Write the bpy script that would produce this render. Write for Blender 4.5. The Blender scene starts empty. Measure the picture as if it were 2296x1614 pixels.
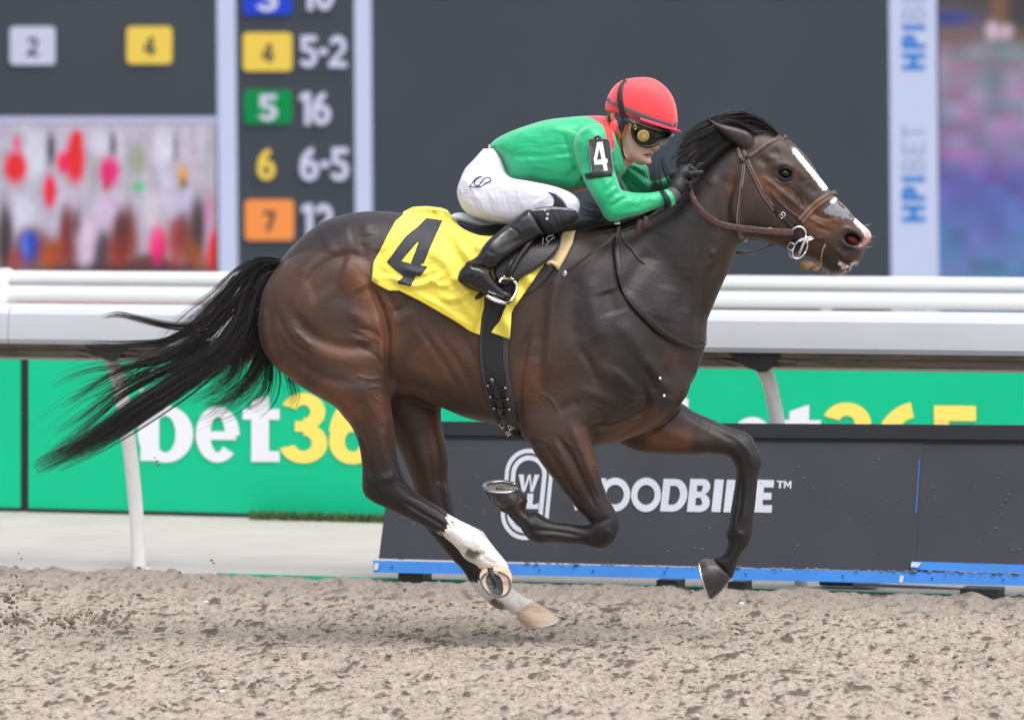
import bpy, bmesh, math, random
import numpy as np
from mathutils import Vector, Matrix
from mathutils.bvhtree import BVHTree

random.seed(7)
rng = np.random.default_rng(7)
scene = bpy.context.scene

# ------------------------------------------------------------------ camera, light, exposure
CAM_D, CAM_Z, FPX, CX, HOR = 16.0, 1.75, 9600.0, 1148.0, 400.0
cam_data = bpy.data.cameras.new("camera")
cam = bpy.data.objects.new("camera", cam_data)
scene.collection.objects.link(cam)
cam.location = (0, -CAM_D, CAM_Z)
cam.rotation_euler = (math.pi / 2, 0, 0)
cam_data.sensor_width = 36.0
cam_data.lens = 36.0 * FPX / 2296.0
cam_data.shift_y = -(807.0 - HOR) / 2296.0
cam_data.clip_end = 2000
cam_data.dof.use_dof = True
cam_data.dof.focus_distance = CAM_D - 0.15
cam_data.dof.aperture_fstop = 2.9
scene.camera = cam

world = bpy.data.worlds.new("World")
scene.world = world
world.use_nodes = True
wn = world.node_tree
wn.nodes.clear()
SUN_EL, SUN_AZ = math.radians(66), math.radians(140)   # azimuth measured from +Y towards +X
sky = wn.nodes.new("ShaderNodeTexSky")
sky.sky_type = 'NISHITA'
sky.sun_disc = False
sky.sun_elevation = SUN_EL
sky.sun_rotation = SUN_AZ
sky.air_density = 1.0
sky.dust_density = 5.0
sky.ozone_density = 1.0
hs = wn.nodes.new("ShaderNodeHueSaturation")
hs.inputs['Saturation'].default_value = 0.42
bg = wn.nodes.new("ShaderNodeBackground")
bg.inputs['Strength'].default_value = 0.15
wo = wn.nodes.new("ShaderNodeOutputWorld")
wn.links.new(sky.outputs[0], hs.inputs['Color'])
wn.links.new(hs.outputs[0], bg.inputs['Color'])
wn.links.new(bg.outputs[0], wo.inputs[0])
sun_d = bpy.data.lights.new("sun", 'SUN')
sun_d.energy = 0.55
sun_d.angle = math.radians(70)
sun_d.color = (1.0, 0.97, 0.93)
sun = bpy.data.objects.new("sun", sun_d)
scene.collection.objects.link(sun)
sd_ = Vector((math.sin(SUN_AZ) * math.cos(SUN_EL), math.cos(SUN_AZ) * math.cos(SUN_EL), math.sin(SUN_EL)))
sun.rotation_euler = sd_.to_track_quat('Z', 'Y').to_euler()
sun.location = (3, -6, 9)
scene.view_settings.view_transform = 'Standard'
scene.view_settings.look = 'None'
scene.view_settings.gamma = 1.0
scene.view_settings.exposure = 0.90
scene.render.engine = 'CYCLES'

# ------------------------------------------------------------------ helpers
def P(px, py, Y=0.0):
    k = (CAM_D + Y) / FPX
    return Vector(((px - CX) * k, Y, CAM_Z - (py - HOR) * k))
def toWorld2(pts, Y):
    k = (CAM_D + Y) / FPX
    pts = np.asarray(pts, float)
    return np.stack([(pts[:, 0] - CX) * k, CAM_Z - (pts[:, 1] - HOR) * k], 1)
def toPx(co):
    k = FPX / (CAM_D + co[:, 1])
    return np.stack([CX + co[:, 0] * k, HOR - (co[:, 2] - CAM_Z) * k], 1)

def link(o):
    scene.collection.objects.link(o)
    return o
def empty(name, label, cat, loc=(0, 0, 0), group=None):
    o = link(bpy.data.objects.new(name, None))
    o.location = loc
    o.empty_display_size = 0.1
    o['label'] = label
    o['category'] = cat
    if group: o['group'] = group
    return o
def tag(o, label=None, cat=None, group=None, kind=None):
    if label: o['label'] = label
    if cat: o['category'] = cat
    if group: o['group'] = group
    if kind: o['kind'] = kind
    return o
def wloc(o):
    L = Vector(o.location)
    if o.parent is not None: L = L + o.matrix_parent_inverse.translation + wloc(o.parent)
    return L
def setparent(o, parent):
    if parent is not None:
        o.parent = parent
        o.matrix_parent_inverse = Matrix.Translation(-wloc(parent))
def mesh_obj(name, verts, faces, mat, parent=None, smooth=True):
    me = bpy.data.meshes.new(name)
    verts = np.asarray(verts, dtype=np.float64)
    me.from_pydata(verts.tolist(), [], [list(map(int, f)) for f in faces])
    me.update()
    if smooth: me.shade_smooth()
    o = link(bpy.data.objects.new(name, me))
    if mat is not None: me.materials.append(mat)
    setparent(o, parent)
    return o
def mesh_np(name, verts, quads, mat, parent=None, smooth=True):
    """fast path for many quads / tris"""
    me = bpy.data.meshes.new(name)
    verts = np.asarray(verts, np.float32)
    quads = np.asarray(quads, np.int32)
    k = quads.shape[1]
    me.vertices.add(len(verts)); me.vertices.foreach_set("co", verts.ravel())
    me.loops.add(quads.size); me.loops.foreach_set("vertex_index", quads.ravel())
    me.polygons.add(len(quads))
    me.polygons.foreach_set("loop_start", np.arange(0, quads.size, k, dtype=np.int32))
    me.update(calc_edges=True)
    me.validate()
    if smooth: me.shade_smooth()
    o = link(bpy.data.objects.new(name, me))
    if mat is not None: me.materials.append(mat)
    setparent(o, parent)
    return o
def set_col(o, cols, name="mask"):
    a = o.data.color_attributes.new(name, 'FLOAT_COLOR', 'POINT')
    c = np.ones((len(cols), 4), np.float32)
    c[:, :cols.shape[1]] = cols
    a.data.foreach_set("color", c.ravel())

def lin(c):
    """sRGB 0-255 -> linear"""
    o = []
    for v in c:
        v = v / 255.0
        o.append(v / 12.92 if v <= 0.04045 else ((v + 0.055) / 1.055) ** 2.4)
    return tuple(o)

def mat(name, color, rough=0.6, metal=0.0, spec=0.5, var=0.0, vscale=20.0, bump=0.0, bscale=60.0,
        sheen=0.0, coat=0.0, emis=0.0, stretch=None, trans=0.0, dirt=None, dscale=6.0, dlo=0.55, dhi=0.75, alpha=1.0):
    m = bpy.data.materials.new(name)
    m.use_nodes = True
    nt = m.node_tree
    b = nt.nodes['Principled BSDF']
    col = (*color, 1.0)
    b.inputs['Base Color'].default_value = col
    b.inputs['Roughness'].default_value = rough
    b.inputs['Metallic'].default_value = metal
    b.inputs['Specular IOR Level'].default_value = spec
    b.inputs['Sheen Weight'].default_value = sheen
    b.inputs['Coat Weight'].default_value = coat
    b.inputs['Coat Roughness'].default_value = 0.15
    b.inputs['Transmission Weight'].default_value = trans
    tc = nt.nodes.new('ShaderNodeTexCoord')
    mp = nt.nodes.new('ShaderNodeMapping')
    if stretch: mp.inputs['Scale'].default_value = stretch
    nt.links.new(tc.outputs['Object'], mp.inputs['Vector'])
    src = None
    if var > 0:
        n = nt.nodes.new('ShaderNodeTexNoise'); n.inputs['Scale'].default_value = vscale
        n.inputs['Detail'].default_value = 5.0
        nt.links.new(mp.outputs[0], n.inputs['Vector'])
        r = nt.nodes.new('ShaderNodeMapRange')
        r.inputs['From Min'].default_value = 0.3; r.inputs['From Max'].default_value = 0.7
        r.inputs['To Min'].default_value = 1 - var; r.inputs['To Max'].default_value = 1 + var
        nt.links.new(n.outputs['Fac'], r.inputs['Value'])
        mx = nt.nodes.new('ShaderNodeVectorMath'); mx.operation = 'SCALE'
        mx.inputs[0].default_value = color
        nt.links.new(r.outputs[0], mx.inputs['Scale'])
        src = mx.outputs[0]
    if dirt is not None:
        n = nt.nodes.new('ShaderNodeTexNoise'); n.inputs['Scale'].default_value = dscale
        n.inputs['Detail'].default_value = 7.0; n.inputs['Roughness'].default_value = 0.65
        nt.links.new(mp.outputs[0], n.inputs['Vector'])
        r = nt.nodes.new('ShaderNodeMapRange')
        r.inputs['From Min'].default_value = dlo; r.inputs['From Max'].default_value = dhi
        nt.links.new(n.outputs['Fac'], r.inputs['Value'])
        mx = nt.nodes.new('ShaderNodeMix'); mx.data_type = 'RGBA'
        mx.inputs['A'].default_value = col; mx.inputs['B'].default_value = (*dirt, 1)
        if src: nt.links.new(src, mx.inputs['A'])
        nt.links.new(r.outputs[0], mx.inputs['Factor'])
        src = mx.outputs['Result']
    if src: nt.links.new(src, b.inputs['Base Color'])
    if bump > 0:
        n = nt.nodes.new('ShaderNodeTexNoise'); n.inputs['Scale'].default_value = bscale
        n.inputs['Detail'].default_value = 4.0
        nt.links.new(mp.outputs[0], n.inputs['Vector'])
        bp = nt.nodes.new('ShaderNodeBump'); bp.inputs['Strength'].default_value = bump
        bp.inputs['Distance'].default_value = 0.01
        nt.links.new(n.outputs['Fac'], bp.inputs['Height'])
        nt.links.new(bp.outputs[0], b.inputs['Normal'])
    if emis > 0:
        b.inputs['Emission Color'].default_value = col
        b.inputs['Emission Strength'].default_value = emis
        if src: nt.links.new(src, b.inputs['Emission Color'])
    return m

# ---- splines
def catmull(pts, closed=False, n=6):
    pts = [np.asarray(p, float) for p in pts]
    N = len(pts)
    out = []
    rngk = range(N) if closed else range(N - 1)
    for i in rngk:
        if closed:
            p0, p1, p2, p3 = pts[(i - 1) % N], pts[i], pts[(i + 1) % N], pts[(i + 2) % N]
        else:
            p1, p2 = pts[i], pts[i + 1]
            p0 = pts[i - 1] if i > 0 else 2 * p1 - p2
            p3 = pts[i + 2] if i + 2 < N else 2 * p2 - p1
        # centripetal
        t01 = max(np.linalg.norm(p1 - p0) ** 0.5, 1e-6); t12 = max(np.linalg.norm(p2 - p1) ** 0.5, 1e-6)
        t23 = max(np.linalg.norm(p3 - p2) ** 0.5, 1e-6)
        m1 = (p2 - p1) + t12 * ((p1 - p0) / t01 - (p2 - p0) / (t01 + t12))
        m2 = (p2 - p1) + t12 * ((p3 - p2) / t23 - (p3 - p1) / (t12 + t23))
        for k in range(n):
            t = k / n
            out.append((2 * t**3 - 3 * t**2 + 1) * p1 + (t**3 - 2 * t**2 + t) * m1 + (-2 * t**3 + 3 * t**2) * p2 + (t**3 - t**2) * m2)
    if not closed: out.append(pts[-1])
    return np.array(out)
def resample(pts, step=None, n=None):
    pts = np.asarray(pts, float)
    seg = np.linalg.norm(np.diff(pts, axis=0), axis=1)
    s = np.concatenate([[0], np.cumsum(seg)])
    if n is None: n = max(2, int(round(s[-1] / step)) + 1)
    t = np.linspace(0, s[-1], n)
    return np.stack([np.interp(t, s, pts[:, i]) for i in range(pts.shape[1])], 1)

# ---- 2D signed distance + Poisson inflation + 3D union
def poly_sd(poly, X, Z):
    """signed distance, + inside. X,Z 1-D flattened"""
    a = poly; b = np.roll(poly, -1, 0)
    d2 = np.full(X.shape, 1e9); ins = np.zeros(X.shape, bool)
    for (ax, az), (bx, bz) in zip(a, b):
        ex, ez = bx - ax, bz - az
        L = ex * ex + ez * ez + 1e-18
        t = np.clip(((X - ax) * ex + (Z - az) * ez) / L, 0, 1)
        dd = (X - ax - t * ex) ** 2 + (Z - az - t * ez) ** 2
        np.minimum(d2, dd, out=d2)
        if ez != 0:
            c = ((az > Z) != (bz > Z)) & (X < ex * (Z - az) / ez + ax)
            ins ^= c
    d = np.sqrt(d2)
    return np.where(ins, d, -d)

def poisson(mask, h):
    """solve lap u = -4 inside mask (u = R^2-r^2 for a disc, 2(R^2-x^2) for a strip)"""
    idx = np.full(mask.shape, -1); idx[mask] = np.arange(mask.sum())
    def A(v):
        g = np.zeros(mask.shape); g[mask] = v
        r = 4 * g
        r[1:] -= g[:-1]; r[:-1] -= g[1:]; r[:, 1:] -= g[:, :-1]; r[:, :-1] -= g[:, 1:]
        return r[mask]
    b = np.full(mask.sum(), 3.0 * h * h)
    x = np.zeros_like(b); r = b.copy(); p = r.copy(); rs = r @ r
    for _ in range(900):
        Ap = A(p); al = rs / (p @ Ap); x += al * p; r -= al * Ap
        rn = r @ r
        if rn < 1e-9 * (b @ b): break
        p = r + rn / rs * p; rs = rn
    g = np.zeros(mask.shape); g[mask] = x
    return g

def blur2(a, n=1):
    for _ in range(n):
        b = np.pad(a, 1, mode='edge')
        a = (b[1:-1, 1:-1] * 4 + 2 * (b[:-2, 1:-1] + b[2:, 1:-1] + b[1:-1, :-2] + b[1:-1, 2:]) + b[:-2, :-2] + b[:-2, 2:] + b[2:, :-2] + b[2:, 2:]) / 16
    return a

class Vol:
    def __init__(s, lo, hi, h):
        s.lo = np.array(lo, float); s.h = h
        s.n = [int(math.ceil((hi[i] - lo[i]) / h)) + 1 for i in range(3)]
        s.ax = [s.lo[i] + h * np.arange(s.n[i]) for i in range(3)]
        s.V = np.full(s.n, 0.2, np.float32)
    def _merge(s, sl, d, k, mode='add'):
        V = s.V[sl]
        if mode == 'add':
            if k > 0:
                hh = np.maximum(k - np.abs(V - d), 0) / k
                s.V[sl] = np.minimum(V, d) - hh * hh * k * 0.25
            else: s.V[sl] = np.minimum(V, d)
        elif mode == 'sub':
            d = -d
            hh = np.maximum(k - np.abs(V - d), 0) / max(k, 1e-6)
            s.V[sl] = np.maximum(V, d) + hh * hh * k * 0.25
        elif mode == 'and':
            s.V[sl] = np.maximum(V, d)
    def _sl(s, lo, hi):
        sl = []
        for i in range(3):
            a = max(0, int(math.floor((lo[i] - s.lo[i]) / s.h))); b = min(s.n[i], int(math.ceil((hi[i] - s.lo[i]) / s.h)) + 1)
            sl.append(slice(a, max(a, b)))
        return tuple(sl)
    def inflate(s, pts_px, yc=0.0, scale=1.0, cap=9.0, k=0.02, Yref=None, ycf=None, smooth=6, p=3.0, offset=0.0, mode='add', scf=None):
        """pts_px closed outline in photo units; yc depth of its middle; ycf list of (x_or_z key) control"""
        Yr = yc if Yref is None else Yref
        poly = toWorld2(catmull(pts_px, True, smooth), Yr)
        lo2 = poly.min(0); hi2 = poly.max(0)
        pad = max(0.05, k + 0.03 + abs(offset))
        hm = min(cap, 0.5 * scale * max(0.02, min(hi2 - lo2))) + 0.06
        ymin = yc - hm - pad; ymax = yc + hm + pad
        if ycf is not None:
            ys = [q[2] for q in ycf]; ymin = min(ys) - hm - pad; ymax = max(ys) + hm + pad
        sl = s._sl((lo2[0] - pad, ymin, lo2[1] - pad), (hi2[0] + pad, ymax, hi2[1] + pad))
        x = s.ax[0][sl[0]]; z = s.ax[2][sl[2]]; y = s.ax[1][sl[1]]
        X, Z = np.meshgrid(x, z, indexing='ij')
        sd = poly_sd(poly, X.ravel(), Z.ravel()).reshape(X.shape)
        mask = sd > 0
        u = poisson(mask, s.h)
        # smooth ratio so that the rim follows the exact outline
        good = sd > min(4.5 * s.h, 0.38 * sd.max())
        q = np.where(good, u / np.maximum(sd, 1e-4), 0); w = good.astype(float)
        for _ in range(22):
            q = blur2(q); w2 = blur2(w)
            q = np.where(good & True, np.where(good, u / np.maximum(sd, 1e-4), 0), q)
            w = np.where(good, 1.0, w2)
        Q = np.where(w > 1e-4, q / np.maximum(w, 1e-4), 0)
        qm = u.max() / max(sd.max(), 1e-4)
        Q = np.where(w > 1e-3, Q, qm)
        Q = np.maximum(Q, 0.004)
        Qb = blur2(Q, 8); mixb = np.clip(1 - (sd / s.h - 3) / 8, 0, 1); Q = Q * (1 - mixb) + Qb * mixb
        un = Q * sd
        if scf is not None:
            kx = np.array([c[0] for c in scf], float); kv = np.array([c[1] for c in scf], float)
            kk = (CAM_D + Yr) / FPX
            pxx = X / kk + CX
            scale = np.interp(pxx, kx, kv)
        hgt = scale * np.sqrt(np.maximum(un, 0))
        hc = hgt * (1 + (hgt / cap) ** p) ** (-1.0 / p)
        U = np.where(un > 0, hc * hc, scale * scale * un)
        bl = np.clip((sd - 2 * s.h) / (8 * s.h), 0, 1); bl = bl * bl * (3 - 2 * bl)
        U = U * (1 - bl) + blur2(U, 4) * bl
        gx, gz = np.gradient(U, s.h)
        g2 = gx * gx + gz * gz
        if ycf is not None:
            # ycf: list of (px,py,Y): inverse distance weighting
            kk = (CAM_D + Yr) / FPX
            pxx = X / kk + CX; pyy = HOR - (Z - CAM_Z) / kk
            num = 0; den = 0
            for (a, b2, c) in ycf:
                ww = 1.0 / (((pxx - a) ** 2 + (pyy - b2) ** 2) + 400.0) ** 1.5
                num = num + ww * c; den = den + ww
            YC = num / den
        else: YC = np.full(X.shape, yc)
        dy = y[None, :, None] - YC[:, None, :]
        F = dy * dy - U[:, None, :]
        D = F / np.sqrt(4 * dy * dy + g2[:, None, :] + 4e-4) + offset
        s._merge(sl, D.astype(np.float32), k, mode)
    def capsule(s, a, b, ra, rb, k=0.01, mode='add'):
        a = np.array(a, float); b = np.array(b, float); r = max(ra, rb) + 0.03 + k
        sl = s._sl(np.minimum(a, b) - r, np.maximum(a, b) + r)
        X = s.ax[0][sl[0]][:, None, None]; Y = s.ax[1][sl[1]][None, :, None]; Z = s.ax[2][sl[2]][None, None, :]
        e = b - a; L = e @ e + 1e-12
        t = np.clip(((X - a[0]) * e[0] + (Y - a[1]) * e[1] + (Z - a[2]) * e[2]) / L, 0, 1)
        D = np.sqrt((X - a[0] - t * e[0]) ** 2 + (Y - a[1] - t * e[1]) ** 2 + (Z - a[2] - t * e[2]) ** 2) - (ra + (rb - ra) * t)
        s._merge(sl, D.astype(np.float32), k, mode)
    def ellipsoid(s, c, axes, radii, k=0.01, mode='add'):
        """axes: 3x3 rows = unit axes"""
        c = np.array(c, float); A = np.array(axes, float); r = max(radii) + 0.03 + k
        sl = s._sl(c - r, c + r)
        X = s.ax[0][sl[0]][:, None, None] - c[0]; Y = s.ax[1][sl[1]][None, :, None] - c[1]; Z = s.ax[2][sl[2]][None, None, :] - c[2]
        q = 0; g = 0
        for i in range(3):
            t = A[i, 0] * X + A[i, 1] * Y + A[i, 2] * Z
            q = q + (t / radii[i]) ** 2; g = g + (t / radii[i] ** 2) ** 2
        k0 = np.sqrt(q); k1 = np.sqrt(g) + 1e-6
        D = k0 * (k0 - 1) / k1
        s._merge(sl, D.astype(np.float32), k, mode)
    def cut(s, fn):
        X = s.ax[0][:, None, None]; Y = s.ax[1][None, :, None]; Z = s.ax[2][None, None, :]
        s.V = np.maximum(s.V, fn(X, Y, Z).astype(np.float32))
    def mesh(s):
        V = s.V; n = V.shape
        ins = V < 0
        c = ins.astype(np.int8)
        sm = sum(c[i:n[0]-1+i, j:n[1]-1+j, k:n[2]-1+k] for i in (0, 1) for j in (0, 1) for k in (0, 1))
        act = (sm > 0) & (sm < 8)
        ii, jj, kk = np.nonzero(act)
        vid = np.full(act.shape, -1, np.int32); vid[ii, jj, kk] = np.arange(len(ii))
        cs = [(a, b, d) for a in (0, 1) for b in (0, 1) for d in (0, 1)]
        val = {q: V[ii + q[0], jj + q[1], kk + q[2]].astype(np.float64) for q in cs}
        acc = np.zeros((len(ii), 3)); cnt = np.zeros(len(ii))
        for q in cs:
            for ax in range(3):
                if q[ax]: continue
                r = list(q); r[ax] = 1; r = tuple(r)
                va, vb = val[q], val[r]
                cr = (va < 0) != (vb < 0)
                t = np.where(cr, va / np.where(cr, va - vb, 1), 0)
                for m in range(3):
                    acc[:, m] += np.where(cr, q[m] + (t if m == ax else 0), 0)
                cnt += cr
        pos = acc / cnt[:, None] + np.stack([ii, jj, kk], 1)
        verts = s.lo + pos * s.h
        quads = []
        for ax in range(3):
            a1, a2 = [(1, 2), (2, 0), (0, 1)][ax]
            sl0 = [slice(1, n[i] - 1) for i in range(3)]; sl0[ax] = slice(0, n[ax] - 1)
            s1 = list(sl0); s1[ax] = slice(1, n[ax])
            A0 = ins[tuple(sl0)]; B0 = ins[tuple(s1)]
            e = np.nonzero(A0 != B0)
            base = np.stack(e, 1) + np.array([sl0[i].start for i in range(3)])
            flip = A0[e]
            def cell(d1, d2):
                b = base.copy(); b[:, a1] -= d1; b[:, a2] -= d2
                return vid[b[:, 0], b[:, 1], b[:, 2]]
            q = np.stack([cell(1, 1), cell(0, 1), cell(0, 0), cell(1, 0)], 1)
            q = np.where(flip[:, None], q, q[:, ::-1])
            quads.append(q)
        quads = np.concatenate(quads)
        quads = quads[(quads >= 0).all(1)]
        # light smoothing
        verts = laplace(verts, quads, 2, 0.5)
        return verts, quads
def laplace(v, quads, it, lam):
    e = np.concatenate([quads[:, [i, (i + 1) % quads.shape[1]]] for i in range(quads.shape[1])])
    cnt = np.bincount(e[:, 0], minlength=len(v)) + np.bincount(e[:, 1], minlength=len(v))
    for t in range(it):
        for l in (lam, -lam * 1.02):
            acc = np.stack([np.bincount(e[:, 0], v[e[:, 1], i], len(v)) + np.bincount(e[:, 1], v[e[:, 0], i], len(v)) for i in range(3)], 1)
            v = v + l * (acc / np.maximum(cnt, 1)[:, None] - v)
    return v
def normals(v, q):
    a = v[q[:, 2]] - v[q[:, 0]]; b = v[q[:, 3]] - v[q[:, 1]]
    fn = np.cross(a, b)
    N = np.zeros_like(v)
    for i in range(4):
        for m in range(3): N[:, m] += np.bincount(q[:, i], fn[:, m], len(v))
    return N / np.maximum(np.linalg.norm(N, axis=1, keepdims=True), 1e-12)

def stroke_w(px, pts, w, smooth=True):
    """gaussian weight of px points around a polyline"""
    pts = np.asarray(pts, float)
    out = np.zeros(len(px))
    if len(pts) == 1:
        lo = pts[0] - 3 * w; hi = pts[0] + 3 * w
    else:
        if smooth and len(pts) > 2: pts = catmull(pts, False, 3)
        lo = pts.min(0) - 3 * w; hi = pts.max(0) + 3 * w
    m = np.nonzero((px[:, 0] > lo[0]) & (px[:, 0] < hi[0]) & (px[:, 1] > lo[1]) & (px[:, 1] < hi[1]))[0]
    if len(m) == 0: return out
    Q = px[m]; d2 = np.full(len(m), 1e12)
    if len(pts) == 1: d2 = ((Q - pts[0]) ** 2).sum(1)
    L = np.linalg.norm(np.diff(pts, axis=0), axis=1).sum() if len(pts) > 1 else 0
    acc = 0
    taper = np.ones(len(m))
    for a, b in zip(pts[:-1], pts[1:]):
        e = b - a; l2 = e @ e + 1e-9
        t = np.clip(((Q - a) @ e) / l2, 0, 1)
        dd = ((Q - a - t[:, None] * e) ** 2).sum(1)
        s = (acc + t * math.sqrt(l2)) / max(L, 1e-6)
        better = dd < d2
        d2 = np.where(better, dd, d2)
        taper = np.where(better, np.clip(np.minimum(s, 1 - s) * 5 + 0.25, 0, 1), taper)
        acc += math.sqrt(l2)
    out[m] = np.exp(-d2 / (w * w)) * taper
    return out

def relief(v, q, strokes, passes=1):
    """displace along normals; strokes: (pts,width_px,amp_mm,side)"""
    n = normals(v, q)
    px = toPx(v)
    disp = np.zeros(len(v))
    for st in strokes:
        pts, w, amp = st[:3]
        side = st[3] if len(st) > 3 else 0
        g = stroke_w(px, pts, w)
        if side < 0: g = g * (v[:, 1] < 0.0)
        if side > 0: g = g * (v[:, 1] > 0.0)
        disp += g * amp * 0.001
    wgt = np.clip(np.abs(n[:, 1]) * 1.5, 0, 1)
    return v + n * (disp * wgt)[:, None]

# ---- generic mesh pieces
class MB:
    def __init__(s): s.v = []; s.f = []
    def add(s, v, f):
        o = len(s.v); s.v += [tuple(map(float, p)) for p in v]; s.f += [tuple(int(i) + o for i in g) for g in f]
        return s
    def box(s, c, size, rot=None, bevel=0.0):
        hx, hy, hz = [k / 2 for k in size]
        if bevel > 0:
            b = bevel; vs = []
            bm = bmesh.new(); bmesh.ops.create_cube(bm, size=1)
            for w in bm.verts: w.co = Vector((w.co.x * size[0], w.co.y * size[1], w.co.z * size[2]))
            bmesh.ops.bevel(bm, geom=bm.edges[:], offset=b, segments=2, affect='EDGES', profile=0.5)
            bm.verts.index_update()
            vs = [w.co.copy() for w in bm.verts]; fs = [[w.index for w in f.verts] for f in bm.faces]
            bm.free()
        else:
            vs = [Vector((x, y, z)) for x in (-hx, hx) for y in (-hy, hy) for z in (-hz, hz)]
            fs = [(0, 1, 3, 2), (4, 6, 7, 5), (0, 4, 5, 1), (2, 3, 7, 6), (0, 2, 6, 4), (1, 5, 7, 3)]
        R = rot if rot is not None else Matrix.Identity(3)
        return s.add([R @ w + Vector(c) for w in vs], fs)
    def tube(s, path, rad, n=10, caps=True, flat=1.0, flatdir=None):
        path = [Vector(p) for p in path]
        m = len(path)
        if not hasattr(rad, '__len__'): rad = [rad] * m
        vs = []; fs = []
        up = Vector((0.13, -0.9, 0.3)) if flatdir is None else Vector(flatdir)
        for i, p in enumerate(path):
            t = (path[min(i + 1, m - 1)] - path[max(i - 1, 0)])
            if t.length < 1e-9: t = Vector((0, 0, 1))
            t.normalize()
            a = up - t * up.dot(t)
            if a.length < 1e-4: a = t.orthogonal()
            a.normalize(); b = t.cross(a)
            if flatdir is None: up = a
            for j in range(n):
                an = 2 * math.pi * j / n
                vs.append(p + a * (math.cos(an) * rad[i] * flat) + b * (math.sin(an) * rad[i]))
        for i in range(m - 1):
            for j in range(n):
                fs.append((i * n + j, i * n + (j + 1) % n, (i + 1) * n + (j + 1) % n, (i + 1) * n + j))
        if caps:
            fs.append(tuple(range(n - 1, -1, -1))); fs.append(tuple((m - 1) * n + j for j in range(n)))
        return s.add(vs, fs)
    def build(s, name, m, parent=None, smooth=True):
        o = mesh_obj(name, s.v, s.f, m, parent, smooth)
        return o
def sharp(o, ang=35):
    """smooth shading with sharp edges above an angle"""
    me = o.data
    bm = bmesh.new(); bm.from_mesh(me)
    for e in bm.edges:
        if len(e.link_faces) == 2 and e.calc_face_angle(0) > math.radians(ang): e.smooth = False
    bm.to_mesh(me); bm.free()
    return o

# ---- ray helpers
CAMP = Vector((0, -CAM_D, CAM_Z))
def ray(px, py):
    return (P(px, py, 0) - CAMP).normalized()
def onplane(px, py, p0, nrm):
    d = ray(px, py)
    t = (Vector(p0) - CAMP).dot(nrm) / d.dot(nrm)
    return CAMP + d * t
# ================================================================== SETTING
TH = math.radians(17.0)
TT = math.tan(TH)
ALONG = Vector((math.cos(TH), -math.sin(TH), 0))       # along the track, towards the right
ACROSS = Vector((math.sin(TH), math.cos(TH), 0))       # away from the camera
def line_at(px, Y0, Zv=None, py=None):
    s = (px - CX) / FPX
    Y = (Y0 - TT * CAM_D * s) / (1 + TT * s)
    X = s * (CAM_D + Y)
    if Zv is None: Zv = CAM_Z - (py - HOR) * (CAM_D + Y) / FPX
    return Vector((X, Y, Zv))

def vnoise(shape, cells, seed):
    """smooth value noise on a grid, cells = (cx, cy)"""
    r = np.random.default_rng(seed)
    g = r.random((int(cells[0]) + 3, int(cells[1]) + 3))
    u = np.linspace(0, cells[0], shape[0], endpoint=False); v = np.linspace(0, cells[1], shape[1], endpoint=False)
    iu = u.astype(int); iv = v.astype(int); fu = u - iu; fv = v - iv
    fu = fu * fu * (3 - 2 * fu); fv = fv * fv * (3 - 2 * fv)
    A = g[iu][:, iv]; B = g[iu + 1][:, iv]; C = g[iu][:, iv + 1]; D = g[iu + 1][:, iv + 1]
    return (A * (1 - fu)[:, None] + B * fu[:, None]) * (1 - fv)[None] + (C * (1 - fu)[:, None] + D * fu[:, None]) * fv[None]

# ---- ground: infield sheet to the horizon, pale apron, dirt track
M_grass = mat('infield_turf', (0.05, 0.085, 0.025), rough=0.9, var=0.3, vscale=3, bump=0.5, bscale=60)
g0 = mesh_obj('ground', [(-600, -300, -0.05), (600, -300, -0.05), (600, 900, -0.05), (-600, 900, -0.05)], [(0, 1, 2, 3)], M_grass, smooth=False)
tag(g0, kind='structure')
M_apron = mat('pale_apron', (0.385, 0.358, 0.340), rough=0.85, var=0.06, vscale=2.2, bump=0.3, bscale=40, dirt=(0.33, 0.31, 0.29), dscale=3, dlo=0.5, dhi=0.8)
a0 = line_at(-1500, 2.30, 0.0); a1 = line_at(3800, 2.30, 0.0)
ap = mesh_obj('pavement', [a0 + ALONG * -20, a1 + ALONG * 20, a1 + ALONG * 20 + ACROSS * 9, a0 + ALONG * -20 + ACROSS * 9], [(0, 1, 2, 3)], M_apron, smooth=False)
tag(ap, kind='structure')
M_gline = mat('green_edge_paint', (0.02, 0.36, 0.2), rough=0.6)
gl = MB(); q0 = line_at(560, 2.36, 0.012); gl.box(q0 + ALONG * 2.0 , (4.3, 0.035, 0.022), Matrix.Rotation(-TH, 3, 'Z'))
tag(gl.build('kerb', M_gline, smooth=False), kind='structure')

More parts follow.
